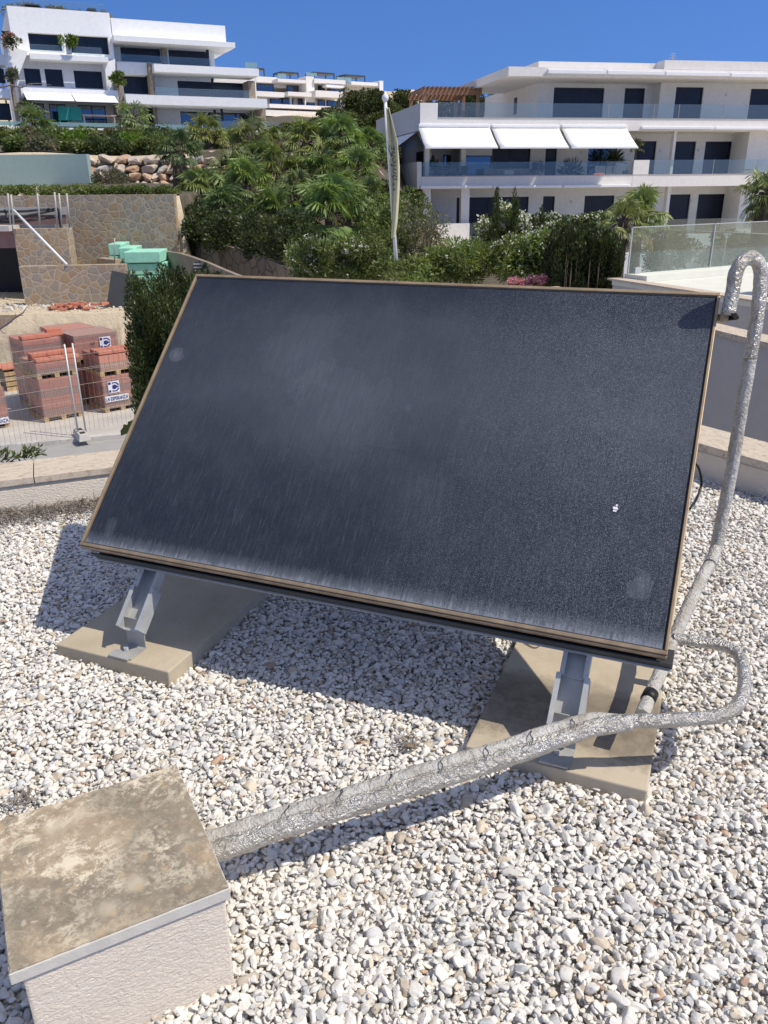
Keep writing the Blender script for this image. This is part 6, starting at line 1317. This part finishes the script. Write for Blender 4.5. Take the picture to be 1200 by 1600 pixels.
# ================================================================== VEGETATION
def at_base(px, py, Y, drop): p = PY(px, py, Y); return p
# fan palms : (px, py crown centre, radius px, Y, label, seed)
palms = [
 (278, 228, 34, 33, 'solitary tall fan palm with a bare dark trunk before the boulder wall', 9, .17, 300),
 (322, 212, 36, 41, 'fan palm left of the palm group, rising in front of the white terrace base', 8, .15, None),
 (392, 220, 36, 40, 'fan palm with brown dead skirt below the stone pillar of the left building', 12, .16, None),
 (362, 268, 36, 36, 'fan palm behind the front left palm of the group', 6, .14, None),
 (436, 228, 34, 42, 'upper fan palm under the middle of the far white building', 8, .14, None),
 (478, 222, 38, 40, 'fan palm with pale dead leaves under the pine trees', 12, .15, None),
 (530, 214, 40, 40, 'broad upper fan palm between the pines and the flag', 9, .15, None),
 (577, 228, 32, 41, 'fan palm touching the corner of the right building balcony', 10, .14, None),
 (318, 300, 46, 33, 'large bright fan palm at the left front of the palm group', 3, .2, None),
 (385, 290, 46, 33, 'large fan palm at the centre left of the palm group', 5, .2, None),
 (436, 268, 44, 35, 'tall spiky fan palm in the middle of the palm group', 8, .16, None),
 (500, 275, 42, 35, 'fan palm with long fronds right of the middle of the group', 6, .16, None),
 (556, 268, 40, 35, 'fan palm left of the balcony wall of the right building', 8, .15, None),
 (430, 335, 46, 29, 'fan palm with hanging dead fronds over the dry stone wall', 10, .2, None),
 (518, 335, 64, 27, 'largest front fan palm with wide glossy fans left of the flag', 5, .22, None),
 (362, 226, 28, 42, 'small fan palm in the gap under the terrace wall', 6, .13, None),
 (465, 300, 40, 32, 'fan palm with fresh upright fans above the hanging dead fronds', 4, .18, None),
 (540, 300, 38, 31, 'fan palm with silvery fans behind the largest one', 4, .17, None),
 (352, 325, 40, 30, 'low fan palm above the dry stone wall', 4, .18, None),
 (505, 245, 34, 39, 'upper fan palm between the two broad ones', 8, .14, None),
 (405, 250, 32, 38, 'fan palm with tall narrow crown under the terrace', 8, .14, None),
 (575, 310, 34, 31, 'small fan palm just left of the flag', 4, .15, None),
]
for k, (px, py, rpx, Yd, lab, dead, tr, gpy) in enumerate(palms):
    c_ = PY(px, py, Yd); R_ = rpx * Yd / 1400 * 1.28; g = gz(c_[0], c_[1]) if gpy is None else gz(c_[0], c_[1])
    fan_palm('fan_palm', lab, c_, g, R_, nf=30 if rpx < 50 else 40, seed=k, dead=dead, trunk_r=tr, blades=18 if rpx < 45 else 22, bright=1.5 if 'large' in lab or 'largest' in lab else 1.25)
c_ = PY(1000, 332, 23.5); fan_palm('fan_palm', 'bright yellow green fan palm behind the clipped hedge on the right', c_, gz(c_[0], c_[1]) - .3, .95, nf=30, seed=40, dead=3, bright=1.7, group=None)
c_ = PY(974, 345, 22.5); fan_palm('fan_palm', 'smaller bright fan palm beside the top right corner of the clipped hedge', c_, gz(c_[0], c_[1]) - .3, .75, nf=24, seed=41, dead=2, bright=1.6, group=None)
c_ = PY(1203, 300, 27.0); fan_palm('fan_palm', 'thick trunked palm cut by the right edge of the photo', c_, gz(c_[0], c_[1]) - .3, 1.1, nf=26, seed=42, dead=3, bright=1.3, trunk_r=.32, group=None)
# small palms at the left building
for k, (px, py, R_, lab) in enumerate(((52, 190, 1.5, 'feathery palm in front of the left end of the white terrace'), (208, 183, 1.5, 'yellowish palm growing from the stone planter between the two wings'), (68, 205, 1.0, 'small palm below the feathery one at the left terrace'))):
    c_ = PY(px, py, 56); fan_palm('garden_palm', lab, c_, gz(c_[0], c_[1]) - .2, R_, nf=26, seed=50 + k, dead=2, bright=1.7 if k == 1 else 1.2, blades=10, group=None)

# under-planting and shrubs
def SH(px, py, Y, rx, rz, mat, lab, name='shrub', cat='shrub', ry=None, zbase=None, **k):
    """crown centre at pixel, radii in metres"""
    c_ = PY(px, py, Y); b_ = c_[2] - rz * .95 if zbase is None else zbase
    return shrub(name, lab, cat, (c_[0], c_[1], b_), (rx, ry or rx, rz), mat, zc=c_[2] - b_, **k)
sd_ = [0]
def nx():
    sd_[0] += 1; return sd_[0]
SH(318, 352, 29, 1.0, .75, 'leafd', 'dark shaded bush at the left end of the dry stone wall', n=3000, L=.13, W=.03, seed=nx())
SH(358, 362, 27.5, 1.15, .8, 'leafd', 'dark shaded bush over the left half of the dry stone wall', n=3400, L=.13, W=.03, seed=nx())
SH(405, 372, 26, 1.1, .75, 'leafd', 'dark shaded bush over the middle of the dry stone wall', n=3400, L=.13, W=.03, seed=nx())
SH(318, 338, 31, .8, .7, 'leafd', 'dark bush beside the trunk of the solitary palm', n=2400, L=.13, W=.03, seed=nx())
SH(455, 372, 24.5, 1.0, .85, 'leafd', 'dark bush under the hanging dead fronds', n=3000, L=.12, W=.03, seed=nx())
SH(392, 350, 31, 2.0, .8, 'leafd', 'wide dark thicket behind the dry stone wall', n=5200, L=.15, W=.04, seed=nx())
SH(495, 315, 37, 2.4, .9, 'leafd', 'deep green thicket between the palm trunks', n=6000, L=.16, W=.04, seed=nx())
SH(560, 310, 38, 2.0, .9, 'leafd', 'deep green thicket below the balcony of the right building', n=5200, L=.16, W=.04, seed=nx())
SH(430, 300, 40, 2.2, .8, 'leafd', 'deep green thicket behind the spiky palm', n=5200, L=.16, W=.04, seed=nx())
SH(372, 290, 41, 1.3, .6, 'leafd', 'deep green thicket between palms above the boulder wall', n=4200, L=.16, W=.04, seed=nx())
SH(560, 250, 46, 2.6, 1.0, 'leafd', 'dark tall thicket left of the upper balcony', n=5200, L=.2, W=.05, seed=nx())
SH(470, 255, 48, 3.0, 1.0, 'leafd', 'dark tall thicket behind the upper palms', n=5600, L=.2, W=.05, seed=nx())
SH(480, 412, 20.5, .75, .65, 'leafm', 'leggy bush with pale leaves left of the front palm base', n=2800, L=.11, W=.022, seed=nx(), flowers=18)
SH(533, 408, 20.5, .95, .62, 'leafm', 'oleander bush with white flowers under the front palm', 'oleander', 'oleander', n=4600, L=.13, W=.018, seed=nx(), flowers=60, group='oleander bushes')
SH(585, 405, 20.5, .85, .62, 'leafm', 'oleander bush left of the flagpole foot', 'oleander', 'oleander', n=4400, L=.13, W=.018, seed=nx(), flowers=40, group='oleander bushes', bright=1.15)
SH(590, 345, 27, .9, 1.0, 'leafm', 'bright green bush behind the flag', n=3600, L=.13, W=.03, seed=nx(), bright=1.2, flowers=0)
SH(655, 375, 24, 1.05, .95, 'leafo', 'rounded grey green olive bush right of the flagpole', 'olive_bush', 'olive', n=6500, L=.07, W=.014, seed=nx(), clumps=40)
SH(650, 428, 19, .9, .35, 'leafm', 'low green bush right of the flagpole foot', n=3200, L=.11, W=.018, seed=nx(), bright=1.2)
SH(722, 412, 19.5, .95, .55, 'leafm', 'dense pale green oleander bush above the middle of the collector', 'oleander', 'oleander', n=5200, L=.14, W=.018, seed=nx(), flowers=10, group='oleander bushes', bright=1.3)
SH(786, 365, 23, .85, .85, 'leafm', 'tall oleander covered with white flowers', 'oleander', 'oleander', n=5000, L=.13, W=.02, seed=nx(), flowers=150, fsize=.07, group='oleander bushes')
SH(805, 408, 19.5, .95, .62, 'leafm', 'oleander bush below the white flowering one', 'oleander', 'oleander', n=5000, L=.14, W=.018, seed=nx(), flowers=26, group='oleander bushes', bright=1.25)
SH(850, 405, 19.0, .6, .7, 'leafm', 'oleander bush left of the clipped hedge', 'oleander', 'oleander', n=4000, L=.14, W=.018, seed=nx(), flowers=36, group='oleander bushes', bright=1.3)
SH(860, 356, 30, 1.1, .55, 'leafd', 'dark oleander hedge with white flowers before the ground floor', 'oleander', 'oleander', n=3400, L=.13, W=.03, seed=nx(), flowers=40, fsize=.09, group='oleander bushes', bright=1.5)
SH(925, 350, 30, 1.0, .45, 'leafd', 'low oleander with white flowers behind the clipped hedge', 'oleander', 'oleander', n=3000, L=.13, W=.03, seed=nx(), flowers=30, fsize=.09, group='oleander bushes', bright=1.5)
SH(826, 440, 17.2, .42, .12, 'leafm', 'low plant with pink flowers at the top edge of the collector', 'flowering_plant', 'flowers', n=900, L=.07, W=.02, seed=nx(), flowers=260, fmat='pink', fsize=.045, stems=3)
for k, (px, py, lab) in enumerate(((774, 342, 'slim cypress spike left of the white oleander'), (843, 372, 'slim cypress spike between the oleanders'), (804, 352, 'slim cypress spike behind the white oleander'))):
    c_ = PY(px, py, 22.4); shrub('cypress', lab, 'cypress', (c_[0], c_[1], c_[2] - 1.0), (.11, .11, .95), 'cyp', n=900, L=.12, W=.012, clumps=26, cr=.3, seed=60 + k, upright=1.6, stems=1, zc=1.0, group='slim cypress spikes')
SH(296, 372, 29.2, .55, .45, 'leafd', 'dark bush in the gap between the tall stone wall and the dry stone wall', n=2600, L=.12, W=.03, seed=nx())
SH(626, 345, 33, 1.3, 1.3, 'leafm', 'green bush filling the gap between the flag and the right building', n=4200, L=.13, W=.035, seed=nx(), bright=1.1)
SH(596, 390, 24, 1.0, .8, 'leafm', 'leafy bush directly behind the flagpole', n=3800, L=.12, W=.03, seed=nx())
SH(1045, 395, 24.5, .95, .75, 'leafd', 'round dark bush seen through the left glass panel', n=4200, L=.1, W=.028, seed=nx(), group=None)
SH(1132, 392, 26.0, .95, .7, 'leafo', 'brownish bush seen through the middle glass panels', n=3600, L=.1, W=.028, seed=nx(), bright=.6)
# strip hedge above the tall stone wall and planting over the boulders
for k in range(8):
    px = 8 + k * 36; SH(px, 299, 29.4, .55, .22, 'leafm', ['first', 'second', 'third', 'fourth', 'fifth', 'sixth', 'seventh', 'eighth'][k] + ' low green bush from the left on top of the tall stone wall', 'hedge_bush', 'hedge', n=1500, L=.08, W=.02, seed=nx(), group='hedge above the stone wall', bright=1.25 if k < 4 else 1.0)
SH(172, 285, 35.5, .95, .62, 'leafo', 'round silvery bush in front of the boulder wall', 'silver_bush', 'shrub', n=4200, L=.09, W=.016, seed=nx(), bright=.72, clumps=34)
pos2 = [(15, 214, 1.0, .55, 'leafm'), (45, 212, .9, .5, 'leafo'), (82, 214, 1.2, .6, 'leafm'), (118, 212, 1.2, .55, 'leafy'), (150, 216, 1.1, .5, 'leafm'), (182, 215, 1.1, .55, 'leafo'), (215, 214, 1.2, .6, 'leafm'), (250, 214, 1.1, .6, 'leafd'), (285, 222, 1.2, .6, 'leafd'), (330, 224, 1.2, .6, 'leafd'), (375, 222, 1.2, .6, 'leafm'), (415, 226, 1.2, .6, 'leafo')]
for k, (px, py, rx, rz, mt) in enumerate(pos2): SH(px, py, 54, rx * 1.15, rz, mt, 'bush ' + ['first', 'second', 'third', 'fourth', 'fifth', 'sixth', 'seventh', 'eighth', 'ninth', 'tenth', 'eleventh', 'twelfth'][k] + ' from the left in the row at the foot of the left building', 'slope_bush', 'shrub', n=2400, L=.17, W=.045, seed=nx(), group='bushes on the slope below the left building', bright=1.15)
pos = [(30, 228, .9, .5, 'leafm'), (66, 230, 1.0, .5, 'leafo'), (98, 228, 1.2, .6, 'leafm'), (140, 231, 1.1, .5, 'leafm'), (122, 222, .8, .5, 'leafy'), (170, 232, 1.3, .6, 'leafd'), (206, 228, 1.1, .7, 'leafy'), (240, 229, 1.1, .6, 'leafm'), (262, 226, 1.0, .5, 'leafd'), (304, 228, 1.2, .45, 'leafd'), (350, 226, 1.2, .5, 'leafo')]
ords = ['at the left photo edge', 'beside the left edge of the slope', 'under the feathery palm', 'above the turquoise wall end', 'below the terrace glass', 'above the first boulders', 'bright and yellow green above the boulders', 'under the thatched canopy', 'left of the second tall palm', 'behind the solitary palm crown', 'pale and loose under the base of the left building']
for k, (px, py, rx, rz, mt) in enumerate(pos): SH(px, py, 44 if k % 2 else 46, rx, rz, mt, 'slope bush ' + ords[k], 'slope_bush', 'shrub', n=2600, L=.17, W=.045, seed=nx(), group='bushes on the slope below the left building', bright=1.15)
# green privacy netting left of the palm
a = PY(118, 238, 43); c_ = PY(215, 240, 43)
# pines on the hill
pines = [(563, 168, 78, 34, 30, 'tallest dark pine between the far building and the flag', .95), (592, 166, 74, 24, 26, 'bright green pine just left of the flag top', 1.15), (530, 190, 72, 34, 24, 'low spreading pine above the upper palms', 1.1), (498, 205, 68, 34, 22, 'olive green pine under the right half of the far white building', 1.2), (462, 212, 66, 34, 18, 'olive green pine under the left half of the far white building', 1.25), (432, 214, 64, 22, 14, 'small pine below the balcony of the far building', 1.2), (560, 205, 64, 34, 24, 'wide pine behind the palm that touches the right building', 1.1), (590, 205, 62, 26, 26, 'dense pine left of the corner parapet of the right building', 1.0), (632, 166, 86, 26, 24, 'pine behind the left end of the wooden pergola', 1.0), (614, 184, 82, 24, 24, 'pine peeking out behind the flag finial', 1.2), (700, 172, 90, 26, 20, 'pine seen through the glass left of the pergola post', .9), (738, 166, 88, 24, 22, 'pine seen under the wooden pergola', .9), (772, 168, 96, 22, 18, 'small pine right of the pergola post', .9), (664, 176, 92, 24, 18, 'far pine above the corner parapet', 1.0)]
for k, (px, py, Yd, rx, rz, lab, br) in enumerate(pines):
    c_ = PY(px, py, Yd); rx, rz = rx * Yd / 1360, rz * Yd / 1468; g = min(gz(c_[0], c_[1]), c_[2] - rz - 1.0); tree('pine_tree', lab, 'pine', (c_[0], c_[1], g), c_[2] + rz - g, (rx, rx, rz), 'leafp', n=8000, L=.22, W=.055, clumps=60, cr=.26, seed=k, group='pines on the hill', bright=br, trunk_r=.16)
# roof garden plants of the left building
for k, (px, py, r_) in enumerate(((25, 4, 1.0), (48, 5, .9), (85, 8, 1.1), (112, 11, .9), (158, 14, .8))):
    x, z = LB.loc(px, py, 1.6); p = LW(x, 1.6, LZ(100, 20) - .3); shrub('roof_plant', 'roof garden plant, number %s from the left on the white building' % ['one', 'two', 'three', 'four', 'five'][k], 'plant', p, (r_, .5, .5), 'leafo', n=700, L=.2, W=.04, clumps=14, seed=70 + k, group='roof garden plants', bright=1.3)
for k, (px, py, lab) in enumerate(((107, 64, 'potted plant hanging over the white planter between the upper windows'), (184, 124, 'plant on top of the stone pillar beside the middle window'), (20, 118, 'plant on top of the left stone pillar'), (38, 162, 'dark fern on the lower stone pillar'), (18, 65, 'plant with red flowers on the far left balcony'))):
    x, z = LB.loc(px, py, -1.3); p = LW(x, -1.3, z - .4); shrub('potted_plant', lab, 'plant', p, (.7, .4, .4), 'leafy' if k < 2 else 'leafo', n=600, L=.22, W=.04, clumps=10, seed=80 + k, group=None, flowers=20 if k == 4 else 0, fmat='pink', fsize=.12)
# plants on the right building balcony
for k, (px, yo, h, r_, lab, mt) in enumerate(((671, .7, 1.5, .42, 'tall broad leaved plant in a white pot at the left end of the balcony', 'leafd'), (840, 1.8, 1.2, .35, 'dark rounded potted tree in front of the beige balcony wall', 'leafd'), (891, .8, .8, .62, 'spreading cycad in a low box on the balcony', 'leafd'), (957, 1.6, 2.0, .55, 'tall palm pot plant behind the loungers', 'leafd'))):
    x = on_balc(px, yo); p = RW(x, yo, zf); t = thing('potted_plant', lab, 'plant', p, 11); m = MB(); lathe(m, [(.14, 0), (.2, .02), (.24, .36), (.22, .38)], 14); m.build('pot', M['whitepaint' if k == 0 else 'blueceramic'], t); rng = np.random.default_rng(k); n = 260
    a = rng.uniform(0, 6.28, n); el = rng.uniform(-.2, 1.3, n); d = np.c_[np.cos(a) * np.cos(el), np.sin(a) * np.cos(el), np.sin(el)]; Pp = p + np.array([0, 0, h * .55]) + d * rng.uniform(0, r_, (n, 1)) * np.array([1, .8, 1]); V_, F_ = leafquads(Pp, unit(d + (0, 0, .1)), unit(rng.normal(size=(n, 3))), np.full(n, r_ * .7), np.full(n, .035), rng); npmesh('leaves', V_, F_, M[mt], t, color=np.repeat(rng.uniform(.8, 1.3, (n, 1)) * np.ones(3), 4, 0)); m = MB(); m.tube([(0, 0, .3), (0, 0, h * .6)], .03, 6); m.build('stalk', M['bark'], t)
x = (x990 + x1013) / 2; p = RW(x - .2, .45, zp); fan_palm('garden_palm', 'small palm growing on the balcony corner pier', (p[0], p[1], p[2] + .75), p[2], .6, nf=20, seed=90, dead=0, bright=1.6, trunk_r=.05, blades=9, group=None)
x = on_balc(978, .8); p = RW(x, .8, zf); m = MB(); lathe(m, [(.16, 0), (.22, .1), (.2, .5), (.24, .58)], 16); o = m.build('ceramic_pot', M['blueceramic']); o.location = tuple(p); tag(o, 'empty dark grey pot beside the balcony corner pier', 'pot')

# clipped cypress hedge (right): upright plumes
def plume_hedge(name, label, corners_px, Y, dep, base_z, n_pl, seed, mat='cyp', L=.055, W=.009, nleaf=130, bright=1.0, topvar=.15, pl_r=.13, hgt_=(.7, 1.1)):
    rng = np.random.default_rng(seed); (xl, xr, ytop) = corners_px
    a = PY(xl, ytop, Y); b_ = PY(xr, ytop, Y); t = thing(name, label, 'cypress hedge', ((a[0] + b_[0]) / 2, Y + dep / 2, base_z)); Pv, Dv, Nv, Lv, Wv, Tv = [], [], [], [], [], []; stems = MB()
    for i in range(n_pl):
        fx = rng.uniform(0, 1); fy = rng.uniform(0, 1) ** 1.3; x = a[0] + (b_[0] - a[0]) * fx; y = Y + dep * fy; edge_ = min(fx, 1 - fx) * 2
        top_ = a[2] - topvar * rng.uniform(0, 1) - .28 * max(0, .25 - edge_) * 3; layer = rng.uniform(0, 1); zt_p = base_z + (top_ - base_z) * (layer ** .55); hh = rng.uniform(*hgt_); r = pl_r * rng.uniform(.7, 1.3)
        lean = np.array([(fx - .5) * .12, (fy - .75) * .4, 1.0]); lean /= np.linalg.norm(lean); n = nleaf; s_ = rng.uniform(0, 1, n); an = rng.uniform(0, 6.28, n); rr = r * (np.sin(np.pi * np.clip(s_ * .92 + .06, 0, 1)) ** .7) * rng.uniform(.5, 1, n)
        P = np.array([x, y, zt_p]) - lean * hh * (1 - s_)[:, None] + np.c_[np.cos(an), np.sin(an), np.zeros(n)] * rr[:, None]; D = unit(np.c_[np.cos(an) * .55, np.sin(an) * .55, np.ones(n)] + rng.normal(size=(n, 3)) * .3)
        Pv.append(P); Dv.append(D); Nv.append(unit(rng.normal(size=(n, 3)) + np.c_[np.cos(an), np.sin(an), np.zeros(n)])); Tv.append(np.full(n, rng.uniform(.6, 1.35)) * rng.uniform(.8, 1.2, n) * bright)
        if i % 6 == 0: stems.tube([(x, y, base_z), (x, y, zt_p - hh * .3)], [.02, .008], 5)
    P = np.vstack(Pv); n = len(P); V_, F_ = leafquads(P, np.vstack(Dv), np.vstack(Nv), L * rng.uniform(.6, 1.4, n), W * rng.uniform(.7, 1.4, n), rng); npmesh('foliage', V_, F_, M[mat], t, color=np.repeat(np.concatenate(Tv)[:, None] * np.ones(3), 4, 0)); stems.build('stem', M['bark'], t, world=True); return t
zb_ = PY(925, 447, 16.5)[2] - .7
plume_hedge('cypress_hedge', 'dense dark clipped hedge left of the glass balustrade', (874, 978, 352), 16.5, 1.6, zb_, 330, 21, L=.085, W=.014, nleaf=260, topvar=.22, pl_r=.14, bright=.75)
# near hedge on the left, growing up from below our roof
plume_hedge('cypress_hedge', 'near dark cypress foliage between the brick pallets and the collector', (181, 330, 426), 7.2, 1.5, -3.0, 620, 22, L=.045, W=.0055, nleaf=560, topvar=.12, pl_r=.095, hgt_=(.4, .75), bright=.95)
# lobed leaf poking out below the hedge, small shrub over the parapet, bare twigs
def leafblade(name, label, cat, pts, mat, th=.003):
    m = MB(); m.prism(pts, (0, th, 0)); o = m.build(name, M[mat]); tag(o, label, cat); return o
lobed = [(189, 681), (188, 673), (192, 668), (193, 663), (199, 664), (200, 659), (206, 657), (212, 655), (217, 659), (214, 667), (208, 672), (200, 677)]
a_ = MB(); a_.prism([PY(x, y, 6.4 + .004 * (x - 190)) for x, y in lobed], (0, .004, 0)); o = a_.build('fig_leaf', M['leafd']); 
at = o.data.color_attributes.new('tint', 'FLOAT_COLOR', 'POINT'); at.data.foreach_set('color', [1.0] * (4 * len(o.data.vertices))); tag(o, 'single dark lobed leaf hanging beside the left edge of the collector', 'leaf')
def sprig(label, pts_list, Y, mat='leafm', seed=0):
    rng = np.random.default_rng(seed); Pv = []; Dv = []; m = MB(); 
    for (x0, y0, x1, y1) in pts_list:
        p, q = PY(x0, y0, Y), PY(x1, y1, Y); m.tube([p, (p + q) / 2 + (0, 0, .01), q], [.004, .003, .001], 5)
        for k in range(16):
            s_ = rng.uniform(.15, 1); Pv.append(p + (q - p) * s_); d = (q - p) / np.linalg.norm(q - p) * .6 + rng.normal(size=3) * .55; Dv.append(d)
    P = np.array(Pv); n = len(P); t = thing('low_shrub', label, 'shrub', PY(pts_list[0][0], pts_list[0][1], Y)); V_, F_ = leafquads(P, unit(np.array(Dv)), unit(rng.normal(size=(n, 3)) + (0, -.4, .6)), rng.uniform(.035, .06, n), np.full(n, .0055), rng); npmesh('foliage', V_, F_, M[mat], t, color=np.repeat(rng.uniform(.7, 1.3, (n, 1)) * np.ones(3), 4, 0)); m.build('stem', M['bark'], t, world=True)
sprig('leafy shrub tips peeking over the left parapet coping', [(-5, 722, 8, 706), (2, 722, 16, 708), (10, 722, 28, 711), (16, 722, 36, 713), (38, 716, 46, 703), (40, 715, 55, 702), (44, 715, 62, 699), (48, 716, 70, 705), (42, 716, 40, 702), (-5, 722, -2, 705)], 4.62, seed=4)
def twig(label, main_, subs, Y):
    m = MB(); pts = [PY(x, y, Y) for x, y in main_]; m.tube(pts, [.009 * (1 - .75 * i / (len(pts) - 1)) for i in range(len(pts))], 6)
    for s_ in subs: q = [PY(x, y, Y + .02) for x, y in s_]; m.tube(q, [.004, *([.0025] * (len(q) - 2)), .001], 5)
    o = m.build('bare_twig', M['drybark']); tag(o, label, 'twig')
twig('grey bare twig reaching in from the left over the brick pallets', [(-20, 520), (0, 513), (12, 506), (25, 495), (36, 489), (43, 478)], [[(12, 506), (18, 500), (18, 494)], [(25, 495), (24, 488)], [(14, 504), (22, 503)], [(0, 513), (4, 520), (10, 521)], [(30, 492), (37, 493)], [(36, 489), (38, 484)]], 5.0)
twig('grey bare twig crossing in front of the left white building', [(-20, 137), (0, 136), (18, 133), (34, 137), (46, 131), (62, 130.5), (80, 133)], [[(34, 137), (38, 129)], [(34, 137), (40, 134)], [(18, 133), (14, 127)], [(46, 131), (52, 134)], [(0, 136), (6, 131)]], 8.0)
